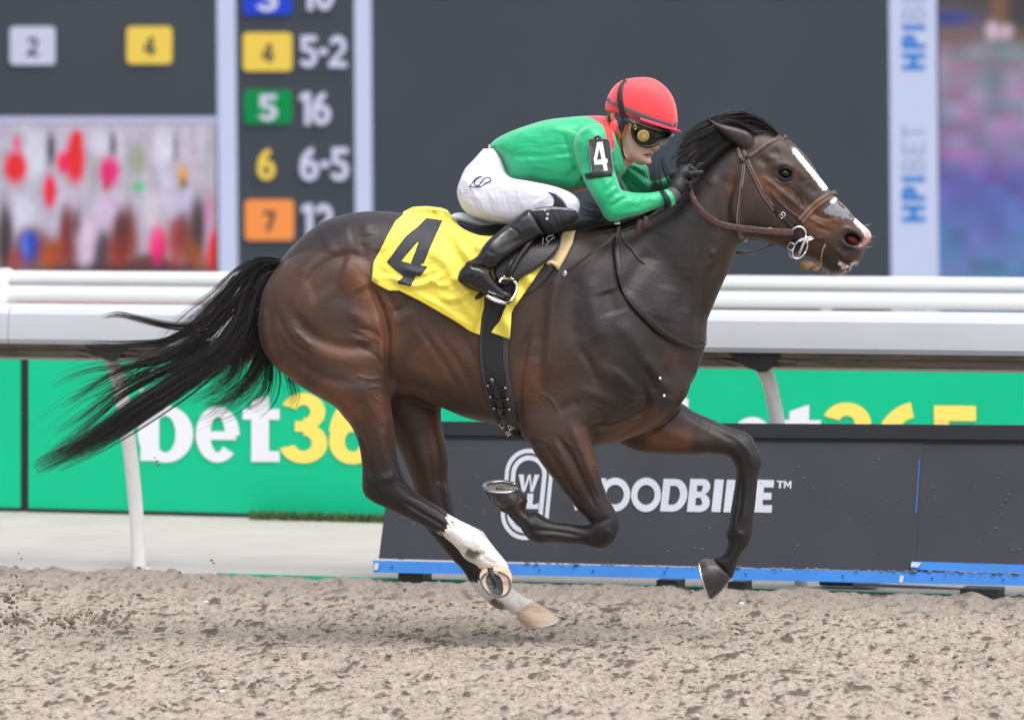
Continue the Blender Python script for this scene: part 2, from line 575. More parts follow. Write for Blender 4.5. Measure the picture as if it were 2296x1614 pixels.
# dirt: fine height field in track coordinates
M_dirt = bpy.data.materials.new('track_dirt'); M_dirt.use_nodes = True
def dirt_nodes(m, hairy=True):
    nt = m.node_tree; b = nt.nodes['Principled BSDF']
    b.inputs['Roughness'].default_value = 0.95; b.inputs['Specular IOR Level'].default_value = 0.15
    at = nt.nodes.new('ShaderNodeAttribute'); at.attribute_name = 'mask'
    sp = nt.nodes.new('ShaderNodeSeparateColor'); nt.links.new(at.outputs['Color'], sp.inputs[0])
    tc = nt.nodes.new('ShaderNodeTexCoord')
    mp = nt.nodes.new('ShaderNodeMapping'); mp.inputs['Rotation'].default_value = (0, 0, TH); mp.inputs['Scale'].default_value = (1.0, 0.42, 1.0)
    nt.links.new(tc.outputs['Object'], mp.inputs[0])
    n = nt.nodes.new('ShaderNodeTexNoise'); n.inputs['Scale'].default_value = 42; n.inputs['Detail'].default_value = 9; n.inputs['Roughness'].default_value = 0.78
    nt.links.new(mp.outputs[0], n.inputs['Vector'])
    cr = nt.nodes.new('ShaderNodeValToRGB')
    e = cr.color_ramp.elements
    e[0].position = 0.36; e[0].color = (0.085, 0.072, 0.060, 1)
    e[1].position = 0.66; e[1].color = (0.455, 0.393, 0.325, 1)
    x = cr.color_ramp.elements.new(0.47); x.color = (0.315, 0.270, 0.220, 1)
    nt.links.new(n.outputs['Fac'], cr.inputs[0])
    mx = nt.nodes.new('ShaderNodeMix'); mx.data_type = 'RGBA'; mx.inputs['B'].default_value = (0.075, 0.060, 0.050, 1)
    nt.links.new(cr.outputs[0], mx.inputs['A']); nt.links.new(sp.outputs[0], mx.inputs['Factor'])
    mx2 = nt.nodes.new('ShaderNodeMix'); mx2.data_type = 'RGBA'; mx2.inputs['B'].default_value = (0.20, 0.175, 0.155, 1)
    nt.links.new(mx.outputs['Result'], mx2.inputs['A']); nt.links.new(sp.outputs[1], mx2.inputs['Factor'])
    nt.links.new(mx2.outputs['Result'], b.inputs['Base Color'])
    n3 = nt.nodes.new('ShaderNodeTexNoise'); n3.inputs['Scale'].default_value = 140; n3.inputs['Detail'].default_value = 6
    nt.links.new(mp.outputs[0], n3.inputs['Vector'])
    bp = nt.nodes.new('ShaderNodeBump'); bp.inputs['Strength'].default_value = 0.8; bp.inputs['Distance'].default_value = 0.010
    nt.links.new(n3.outputs['Fac'], bp.inputs['Height']); nt.links.new(bp.outputs[0], b.inputs['Normal'])
dirt_nodes(M_dirt)
LX, LY, ST = 6.3, 5.7, 0.0072
nx, ny = int(LX / ST), int(LY / ST)
O0 = line_at(1148, 2.34, 0.0) + ALONG * (-LX / 2 + 0.25)
uu = np.arange(nx) * ST; vv = np.arange(ny) * ST
H = np.zeros((nx, ny)); mk = np.zeros((nx, ny))
for cell, amp, sdn in [(0.9, 0.006, 1), (0.32, 0.003, 2), (0.15, 0.0045, 3), (0.075, 0.0065, 4), (0.042, 0.0085, 5), (0.024, 0.0075, 6), (0.015, 0.0045, 7)]:
    nn = vnoise((nx, ny), (LX / cell * 0.8, LY / cell * 0.8), sdn) - 0.5
    if cell < 0.2: nn = np.sign(nn) * np.abs(nn * 2) ** 1.3 * 0.5
    H += nn * 2 * amp
# raised, ragged berm at the inside edge, little hollows everywhere
rag = vnoise((nx, 1), (LX / 0.25, 1), 11)[:, :1] * 0.5 + vnoise((nx, 1), (LX / 0.08, 1), 12)[:, :1] * 0.5
H += 0.028 * np.exp(-((vv[None, :] - 0.28) / 0.22) ** 2) * (0.4 + rag)
H -= np.clip(0.07 + rag * 0.10 - vv[None, :], 0, 1) * 1.6
hol = vnoise((nx, ny), (LX / 0.13 * 0.6, LY / 0.10), 21) * 0.65 + vnoise((nx, ny), (LX / 0.05 * 0.6, LY / 0.045), 22) * 0.35
hm = np.clip((hol - 0.66) / 0.08, 0, 1)
H -= hm * 0.006
edge = np.clip(1 - (vv[None, :] - 0.25) / 0.8, 0, 1) * np.ones((nx, 1))
fl = vnoise((nx, ny), (LX / 0.032, LY / 0.10), 25) * 0.6 + vnoise((nx, ny), (LX / 0.016, LY / 0.045), 26) * 0.4
mk = np.clip((fl - 0.66) / 0.10, 0, 1) * 0.85
H += np.clip((fl - 0.68) / 0.1, 0, 1) * 0.006
# churned hollow on the left where the last hoof struck
UU, VV = np.meshgrid(uu, vv, indexing='ij')
def track_uv(px, py):
    """track coordinates of the ground point seen at a photo position"""
    Y = CAM_Z * FPX / (py - HOR) - CAM_D
    X = (px - CX) / FPX * (CAM_D + Y)
    d = Vector((X, Y, 0)) - O0
    return d.dot(ALONG), -d.dot(ACROSS)
for cx_, cy_, rx, ry, dp in [(150, 1398, .12, .10, .05), (215, 1392, .10, .08, .04), (40, 1380, .08, .10, .03), (290, 1400, .12, .08, .02), (1350, 1440, .2, .14, .012), (890, 1345, .1, .08, .015), (760, 1500, .14, .1, .012), (2000, 1450, .2, .1, .01), (1230, 1380, .10, .09, .012)]:
    a, b = track_uv(cx_, cy_)
    g = np.exp(-((UU - a) / rx) ** 2 - ((VV - b) / ry) ** 2)
    H -= g * dp; mk = np.maximum(mk, np.clip(g * dp * 16 - .1 + (hol - .5), 0, 0.9) * g)
# land on the world
WX = O0.x + UU * ALONG.x - VV * ACROSS.x; WY = O0.y + UU * ALONG.y - VV * ACROSS.y
verts = np.stack([WX, WY, H + 0.012], -1).reshape(-1, 3)
i, j = np.meshgrid(np.arange(nx - 1), np.arange(ny - 1), indexing='ij')
idx = (i * ny + j).ravel()
quads = np.stack([idx, idx + 1, idx + ny + 1, idx + ny], 1)[:, ::-1]
quads = quads[:, ::-1]
dirt = mesh_np('track', verts, quads[:, ::-1], M_dirt)
set_col(dirt, np.stack([mk.ravel(), edge.ravel() * 0.75, mk.ravel() * 0], 1), 'mask')
tag(dirt, kind='structure')
mz = O0 + ALONG * (LX / 2)
mesh_d = mesh_obj('ground', [mz + ALONG * -80 - ACROSS * 0.12 + Vector((0, 0, -.03)), mz + ALONG * 80 - ACROSS * 0.12 + Vector((0, 0, -.03)), mz + ALONG * 80 - ACROSS * 40 + Vector((0, 0, -.03)), mz + ALONG * -80 - ACROSS * 40 + Vector((0, 0, -.03))], [(0, 1, 2, 3)], None, smooth=False)
M_dirt2 = mat('far_dirt', (0.33, 0.28, 0.235), rough=0.95, spec=0.1, var=0.35, vscale=22, bump=0.8, bscale=40)
mesh_d.data.materials.append(M_dirt2); tag(mesh_d, kind='structure')

# clods lying on the track: one mass nobody could count
def lump(r, seed, n=1):
    bm = bmesh.new(); bmesh.ops.create_icosphere(bm, subdivisions=n, radius=1)
    rr = random.Random(seed)
    for v in bm.verts: v.co = v.co * (r * (0.6 + 0.7 * rr.random()))
    vs = [tuple(v.co) for v in bm.verts]; fs = [[w.index for w in f.verts] for f in bm.faces]; bm.free()
    return np.array(vs), np.array(fs)
lv = []; lf = []; lc = []; off = 0
protos = [lump(1, k) for k in range(12)]
rc = np.random.default_rng(5)
for k in range(5200):
    a, b = rc.random() * LX, 0.05 + rc.random() ** 0.85 * (LY - 0.3)
    ia, ib = min(nx - 1, int(a / ST)), min(ny - 1, int(b / ST))
    r = 0.003 + 0.0085 * rc.random() ** 4
    v, f = protos[k % 12]
    ang = rc.random() * 6.28
    vv_ = v * r * np.array([1.35, 1, 0.75]); c, s = math.cos(ang * .2 - TH), math.sin(ang * .2 - TH)
    vv_ = np.stack([vv_[:, 0] * c - vv_[:, 1] * s, vv_[:, 0] * s + vv_[:, 1] * c, vv_[:, 2]], 1)
    p = np.array([O0.x + a * ALONG.x - b * ACROSS.x, O0.y + a * ALONG.y - b * ACROSS.y, H[ia, ib] + 0.012 + r * 0.35])
    lv.append(vv_ + p); lf.append(f + off); off += len(v)
    lc.append(np.full(len(v), 0.75 if rc.random() < 0.16 else rc.random() * 0.3))
cl = mesh_np('clods', np.concatenate(lv), np.concatenate(lf), M_dirt)
lc = np.concatenate(lc); set_col(cl, np.stack([lc * 0.8, lc * 0, lc * 0], 1), 'mask')
tag(cl, 'loose sandy clods scattered over the dirt track', 'clods', kind='stuff')
M_stone = mat('white_pebble', (0.7, 0.7, 0.7), rough=0.6)
for n_, (x, y, r) in enumerate([(463, 1354, .012), (505, 1455, .010), (497, 1557, .009), (1790, 1315, .010), (1662, 1366, .009), (330, 1305, .009), (2078, 1372, .008)]):
    v, f = lump(r, 60 + n_)
    a, b = track_uv(x, y); ia, ib = int(np.clip(a / ST, 0, nx - 1)), int(np.clip(b / ST, 0, ny - 1))
    w = O0 + ALONG * a - ACROSS * b
    o = mesh_np('pebble', v * np.array([1.3, 1, .8]), f, M_stone); o.location = (w.x, w.y, H[ia, ib] + 0.016)
    tag(o, ['white pebble on the dirt left of the lowest hoof', 'white pebble in the dirt at lower middle left', 'flat white pebble near the bottom edge at middle left', 'white pebble in the dirt under the right end of the barrier', 'white pebble in the dirt right below the leading foreleg', 'tiny white pebble at the far edge of the dirt beside the rail post', 'white pebble at far right in the dirt'][n_], 'pebble', 'white pebbles on the dirt track')

# churned spray hanging over the hollow at lower left
lv = []; lf = []; off = 0
for k in range(260):
    cx_, cy_, sx, sy = [(150, 1394, 36, 9), (190, 1384, 60, 12), (30, 1352, 12, 28), (240, 1376, 40, 14), (20, 1396, 30, 9), (120, 1392, 90, 14)][k % 6]
    x, y = cx_ + rc.normal() * sx, cy_ + rc.normal() * sy
    v, f = protos[k % 12]; r = 0.0025 + 0.007 * rc.random() ** 2.5
    p = P(x, y, -0.05 + rc.normal() * .05); lv.append(v * r + np.array(p)); lf.append(f + off); off += len(v)
spray = mesh_np('dirt_spray', np.concatenate(lv), np.concatenate(lf), mat('spray_dirt', (0.20, 0.165, 0.13), rough=0.95, var=0.4, vscale=40))
tag(spray, 'loose spray of dirt kicked up over the track at lower left', 'dirt spray', kind='stuff')
# flying clods thrown up behind
M_clod = mat('flying_dirt', (0.10, 0.078, 0.06), rough=0.95, var=0.4, vscale=60)
fc = [(18,1342,9),(30,1350,7),(22,1360,5),(36,1372,4),(12,1395,8),(60,1330,3),(150,1388,7),(163,1396,9),(176,1384,5),(140,1400,6),(205,1372,4),(232,1340,3),(350,1345,3),(403,1282,4),(474,1256,4),(479,1262,3),(48,1252,3),(42,1240,2.5),(545,1320,2.5),(352,1034,4.5),(355,1043,4),(347,1026,2.5),(90,1378,4),(120,1392,5),(300,1330,3)]
for n_, (x, y, s) in enumerate(fc):
    v, f = lump(s / 600 * 0.62, 100 + n_, 2)
    o = mesh_np('dirt_clod', v * np.array([1.25, 1, 0.9]), f, M_clod); o.location = P(x, y, -0.1 if x > 300 else 0.0)
    lab = 'dark dirt clod in the air behind the hooves at lower left'
    if 340 < x < 360 and y < 1100: lab = 'crumb of dirt in the air before the green board under the tail'
    elif x > 390: lab = 'small dirt crumb flying before the pale apron'
    tag(o, lab, 'clod', {'d': 'dirt clods flying at lower left', 'c': 'dirt crumbs under the tail', 's': 'dirt crumbs before the apron'}[lab[0]])

# ---- flat lettering kit: unit glyphs made of pieces, y up, height 1
def arcp(cx, cy, rx, ry, a0, a1, w, n=28, wy=None):
    wy = w if wy is None else wy
    A = np.radians(np.linspace(a0, a1, n))
    o = np.stack([cx + rx * np.cos(A), cy + ry * np.sin(A)], 1); i_ = np.stack([cx + (rx - w) * np.cos(A), cy + (ry - wy) * np.sin(A)], 1)
    return ('strip', o, i_)
def rect(x0, y0, x1, y1): return ('poly', [(x0, y0), (x1, y0), (x1, y1), (x0, y1)])
def poly(*p): return ('poly', list(p))
def GL(ch, w=0.24):
    g = {
     'O': (1.0, [arcp(.5,.5,.5,.5,0,360,w,40)]),
     'D': (.86, [rect(0,0,w,1), poly((w,1-w*.85),(.4,1-w*.85),(.4,1),(w,1)), poly((w,0),(.4,0),(.4,w*.85),(w,w*.85)), arcp(.4,.5,.46,.5,-90,90,w,24,w*.85)]),
     'B': (.72, [rect(0,0,w,1), rect(w,1-w*.8,.42,1), rect(w,.43,.42,.43+w*.75), rect(w,0,.42,w*.8), arcp(.42,.28,.30,.28,-90,90,w,18,w*.8), arcp(.42,.76,.26,.24,-90,90,w*.95,18,w*.7)]),
     'I': (w, [rect(0,0,w,1)]),
     'N': (.84, [rect(0,0,w*.9,1), rect(.84-w*.9,0,.84,1), poly((w*.9,1),(w*.9,.66),(.84-w*.9,0),(.84-w*.9,.36))]),
     'E': (.6, [rect(0,0,w,1), rect(w,0,.6,w*.85), rect(w,.5-w*.4,.55,.5+w*.4), rect(w,1-w*.85,.6,1)]),
     'W': (1.3, [poly((0,1),(w,1),(.42,.3),(.38,0),(.32,0)), poly((.38,0),(.42,.3),(.6,1),(.7,1),(.7,.8),(.5,0)), poly((.7,.8),(.7,1),(.74,1),(.9,.3),(.96,0),(.84,0)), poly((.9,.3),(1.3-w,1),(1.3,1),(1.0,0),(.96,0))]),
     'T': (.62, [rect(0,1-w,.62,1), rect(.31-w/2,0,.31+w/2,1-w)]),
     'M': (.9, [rect(0,0,w,1), rect(.9-w,0,.9,1), poly((w,1),(w,.6),(.45,.15),(.45,.55)), poly((.45,.55),(.45,.15),(.9-w,.6),(.9-w,1))]),
     'L': (.6, [rect(0,0,w,1), poly((w,0),(.62,0),(.62,.42),(.45,w),(w,w))]),
     'H': (.8, [rect(0,0,w,1), rect(.8-w,0,.8,1), rect(w,.5-w/2,.8-w,.5+w/2)]),
     'P': (.7, [rect(0,0,w,1), rect(w,1-w,.4,1), rect(w,.38,.4,.38+w), arcp(.4,.69,.3,.31,-90,90,w)]),
     'b': (.72, [rect(0,0,.27,1.32), arcp(.36,.5,.40,.53,-180,180,.255,40,.19)]),
     'e': (.76, [arcp(.38,.5,.38,.52,-2,318,.255,44,.19), rect(.2,.40,.70,.56)]),
     't': (.56, [poly((.13,.0),(.56,.0),(.56,.2),(.4,.2),(.4,1.24),(.13,1.12)), rect(0,.78,.13,.98), rect(.4,.78,.56,.98)]),
     '1': (.42, [rect(.18,0,.42,1), poly((0,.72),(.18,.78),(.18,1),(0,.9))]),
     '2': (.7, [arcp(.35,.67,.34,.33,-35,165,.22,24,.2), poly((.0,0),(.7,0),(.7,.2),(.30,.2)), poly((0,0),(.30,.2),(.66,.52),(.5,.6),(.0,.16))]),
     '3': (.7, [arcp(.33,.735,.34,.265,-90,160,.23,24,.17), arcp(.33,.29,.37,.29,-165,90,.24,26,.18), rect(.2,.45,.33,.6)]),
     '4': (.74, [rect(.40,0,.64,1), rect(0,.18,.40,.38), rect(.64,.18,.76,.38), poly((0,.38),(.25,.38),(.40,.78),(.40,1))]),
     '5': (.7, [rect(.05,.8,.66,1), rect(.05,.5,.27,.8), arcp(.33,.32,.36,.32,-160,120,.24,28,.18)]),
     '6': (.72, [arcp(.36,.32,.36,.32,0,360,.24,36,.18), arcp(.60,.42,.60,.60,100,178,.25,18,.2)]),
     '7': (.66, [rect(0,.8,.66,1), poly((.12,0),(.36,0),(.66,.8),(.42,.8))]),
     '0': (.74, [arcp(.37,.5,.37,.5,0,360,.24,36,.2)]),
     '9': (.72, [arcp(.36,.68,.36,.32,0,360,.24,36,.18), arcp(.12,.58,.60,.60,-80,2,.25,18,.2)]),
     '-': (.34, [rect(0,.4,.34,.6)]),
    }
    return g[ch]
def glyph_mesh(items, place, m, name, parent, lift=0.00025):
    """items: list of (char, fn(u,v)->(px,py), weight); place(px,py,lift)->world"""
    mb = MB(); k = 0
    for ch, fn, w in items:
        wd, ps = GL(ch, w)
        for pc in ps:
            k += 1
            L = lift * (k % 7)
            if pc[0] == 'poly':
                vs = [place(*fn(x / wd, y), L) for x, y in pc[1]]; mb.add(vs, [tuple(range(len(vs)))])
            else:
                o, i_ = pc[1], pc[2]; n = len(o)
                vs = [place(*fn(x / wd, y), L) for x, y in o] + [place(*fn(x / wd, y), L) for x, y in i_]
                mb.add(vs, [(a, a + 1, n + a + 1, n + a) for a in range(n - 1)])
    return mb.build(name, m, parent, smooth=False)
def quadfn(bl, br, tr, tl):
    def f(u, v):
        return (bl[0] * (1 - u) * (1 - v) + br[0] * u * (1 - v) + tr[0] * u * v + tl[0] * (1 - u) * v,
                bl[1] * (1 - u) * (1 - v) + br[1] * u * (1 - v) + tr[1] * u * v + tl[1] * (1 - u) * v)
    return f

# ---- video board far behind
TB_Y = 29.0
board = empty('video_board', 'huge dark infield video board showing odds and race pictures', 'video board', (0, TB_Y, 0))
def tbp(px, py, L=0.0): return P(px, py, TB_Y - L)
def tb_rect(name, x0, y0, x1, y1, m, L, depth=None, parent=board):
    a = [tbp(x0, y1, L), tbp(x1, y1, L), tbp(x1, y0, L), tbp(x0, y0, L)]
    return mesh_obj(name, a, [(0, 1, 2, 3)], m, parent, smooth=False)
def led(name, c, s=0.8, **k):
    m = mat(name, c, rough=0.75, emis=0.47, spec=0.15, **k)
    m.node_tree.nodes['Principled BSDF'].inputs['Base Color'].default_value = (c[0] * .12, c[1] * .12, c[2] * .12, 1)
    return m
M_leddark = mat('led_dark', (0.034, 0.040, 0.052), rough=0.75, spec=0.2, emis=0.3, var=0.05, vscale=1)
M_ledwhite = led('led_white', lin((196, 204, 235)), 0.30)
M_tiles = {'yellow': led('led_yellow', lin((238, 205, 88)), 0.42), 'orange': led('led_orange', lin((245, 150, 80)), 0.45), 'green': led('led_green', lin((0, 140, 75)), 0.5), 'blue': led('led_blue', lin((40, 70, 205)), 0.5), 'lilac': led('led_lilac', lin((200, 200, 225)), 0.42)}
M_ledblack = mat('led_black', (0.02, 0.02, 0.03), rough=0.7, emis=0.3)
M_ledtxt = led('led_text', lin((205, 205, 232)), 0.42)
cab = MB(); c0 = tbp(-400, 900, -0.6); c1 = tbp(2700, -260, -0.6)
cab.box(((c0.x + c1.x) / 2, TB_Y + 0.35, (0.12 + c1.z) / 2), (c1.x - c0.x, 0.6, c1.z - 0.12))
cab.build('cabinet', mat('cabinet', (0.05, 0.05, 0.055), rough=0.6), board, smooth=False)
tb_rect('screen', -380, -240, 2680, 720, M_leddark, 0.0)
def vstrip(xt, xb, w, L=0.02):
    a = [tbp(xb, 716, L), tbp(xb + w, 716, L), tbp(xt + w, -240, L), tbp(xt, -240, L)]
    mesh_obj('divider', a, [(0, 1, 2, 3)], M_ledwhite, board, smooth=False)
vstrip(484, 492, 42); vstrip(793, 798, 38); vstrip(1991, 1999, 107)
tb_rect('divider', -380, 262, 486, 276, led('led_lilac_bar', lin((190, 192, 222)), 0.4), 0.02)
tiles = [('lilac', 22, 60, 124, 146, '2'), ('yellow', 284, 60, 386, 144, '4'), ('yellow', 545, 74, 655, 160, '4'), ('green', 547, 202, 655, 278, '5'), ('orange', 549, 448, 659, 539, '7'), ('blue', 545, -50, 655, 34, '3')]
for nm, x0, y0, x1, y1, dg in tiles:
    t = MB(); rr = 10; pts = []
    for cx_, cy_, a in [(x1 - rr, y1 - rr, 0), (x0 + rr, y1 - rr, 90), (x0 + rr, y0 + rr, 180), (x1 - rr, y0 + rr, 270)]:
        for q in range(5):
            an = math.radians(a + q * 22.5); pts.append((cx_ + rr * math.cos(an), cy_ + rr * math.sin(an)))
    t.add([tbp(a, b, 0.03) for a, b in pts], [tuple(range(len(pts)))])
    to = t.build('number_tile', M_tiles[nm], board, smooth=False)
    to['label'] = f'{nm} tile with the number {dg}'
    h = (y1 - y0) * (0.78 if nm in ('green', 'blue') else 0.5); w = h * (0.72 if nm in ('green', 'blue') else .62); xc, yc_ = (x0 + x1) / 2, (y0 + y1) / 2 + 2
    glyph_mesh([(dg, quadfn((xc - w / 2, yc_ + h / 2), (xc + w / 2, yc_ + h / 2), (xc + w / 2, yc_ - h / 2), (xc - w / 2, yc_ - h / 2)), .24)], lambda a, b, L: tbp(a, b, 0.045 + L * 4), M_ledtxt if nm in ('green', 'blue') else M_ledblack, 'digit', to)
def word(txt, x0, y0, h, m, w=.26, sx=.80, parent=board, name='digits'):
    x = x0; it = []
    for ch in txt:
        wd = GL(ch, w)[0] * h * sx
        it.append((ch, quadfn((x, y0), (x + wd, y0), (x + wd, y0 - h), (x, y0 - h)), w)); x += wd + h * 0.035
    glyph_mesh(it, lambda a, b, L: tbp(a, b, 0.045 + L * 4), m, name, parent)
word('5-2', 672, 152, 72, M_ledtxt); word('16', 672, 281, 74, M_ledtxt); word('6-5', 672, 406, 75, M_ledtxt); word('12', 676, 533, 76, M_ledtxt); word('10', 678, 24, 74, M_ledtxt)
word('6', 577, 404, 70, M_tiles['yellow'])
# vertical sponsor text on the right hand strip, reading upwards
M_hb = led('led_hpi_blue', lin((40, 125, 205)), 0.45); M_hg = led('led_bet_grey', lin((165, 175, 205)), 0.3)
for yb, ml in [(158, 1), (498, 1), (838, 1)]:
    y = yb; it = []; itg = []
    for n_, ch in enumerate('HPIBET'):
        hgt = 56; w_ = .26 if n_ < 3 else .2
        wd = GL(ch, w_)[0] * hgt * (0.85 if n_ < 3 else 0.8)
        fn = quadfn((2075, y), (2075, y - wd), (2022, y - wd), (2022, y))
        (it if n_ < 3 else itg).append((ch, fn, w_)); y -= wd + 9
    glyph_mesh(it, lambda a, b, L: tbp(a, b, 0.045 + L * 4), M_hb, 'lettering', board)
    glyph_mesh(itg, lambda a, b, L: tbp(a, b, 0.045 + L * 4), M_hg, 'lettering', board)
# running pictures: coarse LED pixels as coloured cells
def picture(name, x0, y0, x1, y1, step, paint, strength=0.46):
    xs = np.arange(x0, x1 + step, step); ys = np.arange(y0, y1 + step, step)
    Xg, Yg = np.meshgrid(xs, ys, indexing='ij')
    C = paint(Xg, Yg)
    k = (CAM_D + TB_Y - 0.02) / FPX
    V = np.stack([(Xg - CX) * k, np.full(Xg.shape, TB_Y - 0.02), CAM_Z - (Yg - HOR) * k], -1).reshape(-1, 3)
    a, b = Xg.shape; ii, jj = np.meshgrid(np.arange(a - 1), np.arange(b - 1), indexing='ij'); id_ = (ii * b + jj).ravel()
    m = bpy.data.materials.new(name); m.use_nodes = True; nt = m.node_tree; bs = nt.nodes['Principled BSDF']
    at = nt.nodes.new('ShaderNodeAttribute'); at.attribute_name = 'pix'
    bs.inputs['Base Color'].default_value = (0.03, 0.03, 0.03, 1); nt.links.new(at.outputs['Color'], bs.inputs['Emission Color'])
    bs.inputs['Emission Strength'].default_value = strength; bs.inputs['Roughness'].default_value = 0.8; bs.inputs['Specular IOR Level'].default_value = 0.2
    o = mesh_np(name, V, np.stack([id_, id_ + 1, id_ + b + 1, id_ + b], 1), m, board, smooth=False)
    set_col(o, C.reshape(-1, 3), 'pix')
def L3(c): return np.array(lin(c))
def paint_left(X, Y):
    C = np.ones(X.shape + (3,)) * L3((196, 190, 205))
    def blob(cx, cy, rx, ry, c, hard=2.0, amt=1.0):
        g = np.exp(-(((X - cx) / rx) ** 2 + ((Y - cy) / ry) ** 2) ** hard)[..., None] * amt
        nonlocal C
        C = C * (1 - g) + L3(c) * g
    rr = np.random.default_rng(3)
    for k in range(26): blob(rr.random() * 490, 290 + rr.random() * 120, 5 + rr.random() * 8, 40 + rr.random() * 60, [(226, 226, 242), (170, 176, 180), (205, 180, 190), (150, 160, 150)][k % 4], 2, .35)
    for x, y, a, b, c in [(114, 335, 9, 40, (30, 40, 45)), (253, 325, 6, 30, (20, 35, 35)), (392, 330, 6, 34, (50, 60, 65)), (78, 350, 22, 60, (225, 228, 240)), (222, 320, 22, 36, (222, 220, 235)), (365, 330, 26, 50, (228, 226, 238)), (310, 360, 18, 40, (160, 165, 150)),
                          (35, 375, 27, 38, (222, 30, 55)), (38, 322, 9, 22, (225, 120, 150)), (168, 360, 24, 56, (218, 35, 62)), (172, 312, 14, 20, (220, 30, 50)), (140, 365, 14, 26, (230, 75, 110)), (112, 430, 16, 40, (225, 40, 85)), (245, 385, 24, 34, (225, 70, 130)), (240, 420, 12, 16, (190, 60, 90)), (410, 392, 13, 24, (210, 165, 110)), (412, 412, 8, 12, (120, 90, 60)), (312, 420, 15, 12, (110, 190, 130)),
                          (375, 425, 18, 50, (210, 205, 225)), (150, 470, 26, 46, (222, 215, 235)), (250, 470, 40, 46, (215, 200, 222)), (420, 470, 34, 40, (214, 212, 235)), (340, 470, 20, 50, (220, 210, 220)), (48, 480, 30, 40, (225, 222, 238)),
                          (12, 530, 20, 80, (50, 35, 40)), (75, 560, 45, 50, (120, 60, 55)), (62, 555, 26, 40, (60, 70, 130)), (58, 550, 10, 30, (120, 140, 215)), (150, 520, 20, 70, (110, 40, 40)), (125, 570, 26, 40, (150, 75, 50)), (195, 540, 30, 50, (225, 205, 225)), (232, 560, 22, 45, (60, 55, 70)), (280, 540, 34, 70, (135, 60, 50)), (270, 530, 16, 60, (60, 40, 40)), (355, 555, 22, 50, (215, 60, 90)), (352, 545, 9, 34, (240, 150, 190)), (340, 590, 40, 22, (70, 55, 60)), (400, 530, 26, 50, (150, 70, 70)), (440, 520, 20, 80, (70, 40, 40)), (430, 570, 22, 40, (130, 75, 50)), (478, 560, 12, 52, (215, 30, 55)), (470, 470, 14, 50, (190, 150, 170)), (300, 600, 200, 16, (60, 45, 50)), (90, 690, 500, 14, (200, 130, 150))]:
        blob(x, y, a, b, c, 2.2, .97)
    for x, y, a, b, c in [(8, 575, 16, 60, (45, 32, 38)), (34, 590, 18, 34, (150, 50, 45)), (110, 585, 22, 32, (165, 90, 60)), (158, 575, 20, 50, (120, 42, 40)), (172, 500, 11, 40, (90, 40, 40)), (222, 585, 14, 26, (60, 50, 62)), (262, 575, 24, 44, (140, 55, 45)), (288, 500, 13, 44, (95, 45, 45)), (315, 590, 26, 22, (105, 60, 55)), (395, 580, 20, 36, (150, 70, 60)), (412, 510, 12, 44, (110, 50, 50)), (450, 585, 20, 30, (160, 95, 70)), (448, 500, 12, 60, (60, 36, 40)), (478, 590, 14, 30, (205, 30, 50)), (70, 545, 12, 26, (70, 90, 190)), (352, 560, 11, 40, (232, 90, 140)), (190, 600, 14, 24, (215, 200, 222)), (240, 605, 300, 10, (70, 45, 50))]:
        blob(x, y, a, b, c, 1.3, .85)
    nz = vnoise(X.shape, (X.shape[0] / 3, X.shape[1] / 5), 77)[..., None]
    C = C * (0.88 + 0.24 * nz)
    lum = C.mean(-1, keepdims=True); C = np.clip(lum + (C - lum) * 1.45, 0, 1)
    s = (0.5 + 0.5 * np.sin(X * 0.9))[..., None]
    C = np.where((Y > 640)[..., None], C * (0.5 + 0.9 * s), C)
    return np.clip(C, 0, 1)
picture('race_footage', -380, 278, 484, 716, 3.0, paint_left)
def paint_right(X, Y):
    t = np.clip((Y - 60) / 560, 0, 1)[..., None]
    stops = [(0.0, (120, 100, 105)), (0.12, (150, 135, 150)), (0.3, (160, 138, 168)), (0.5, (150, 120, 170)), (0.62, (105, 95, 180)), (0.75, (92, 110, 182)), (1.0, (98, 128, 178))]
    C = np.zeros(X.shape + (3,))
    for m_ in range(3): C[..., m_] = np.interp(t[..., 0], [s[0] for s in stops], [L3(s[1])[m_] for s in stops])
    n1 = vnoise(X.shape, (X.shape[0] / 12, X.shape[1] / 10), 31)[..., None]; n2 = vnoise(X.shape, (X.shape[0] / 10, X.shape[1] / 8), 32)[..., None]
    C = C * (0.75 + 0.5 * n1); C[..., 0] *= 0.62 + 0.5 * n2[..., 0]; C[..., 1] *= 1.1 - 0.3 * n2[..., 0]
    def blob(cx, cy, rx, ry, c, a=1.0):
        nonlocal C
        g = np.exp(-(((X - cx) / rx) ** 2 + ((Y - cy) / ry) ** 2) ** 1.5)[..., None] * a
        C = C * (1 - g) + L3(c) * g
    blob(2200, -40, 200, 90, (60, 55, 62)); blob(2290, 30, 60, 60, (58, 52, 55)); blob(2130, 42, 60, 18, (50, 62, 140)); blob(2240, 20, 22, 50, (120, 82, 62)); blob(2225, 70, 16, 22, (215, 190, 210)); blob(2255, 72, 20, 18, (205, 180, 195)); blob(2300, 80, 30, 14, (110, 82, 62)); blob(2150, 85, 60, 14, (120, 90, 80), .8)
    return np.clip(C, 0, 1)
picture('race_footage', 2106, -240, 2680, 716, 3.5, paint_right)

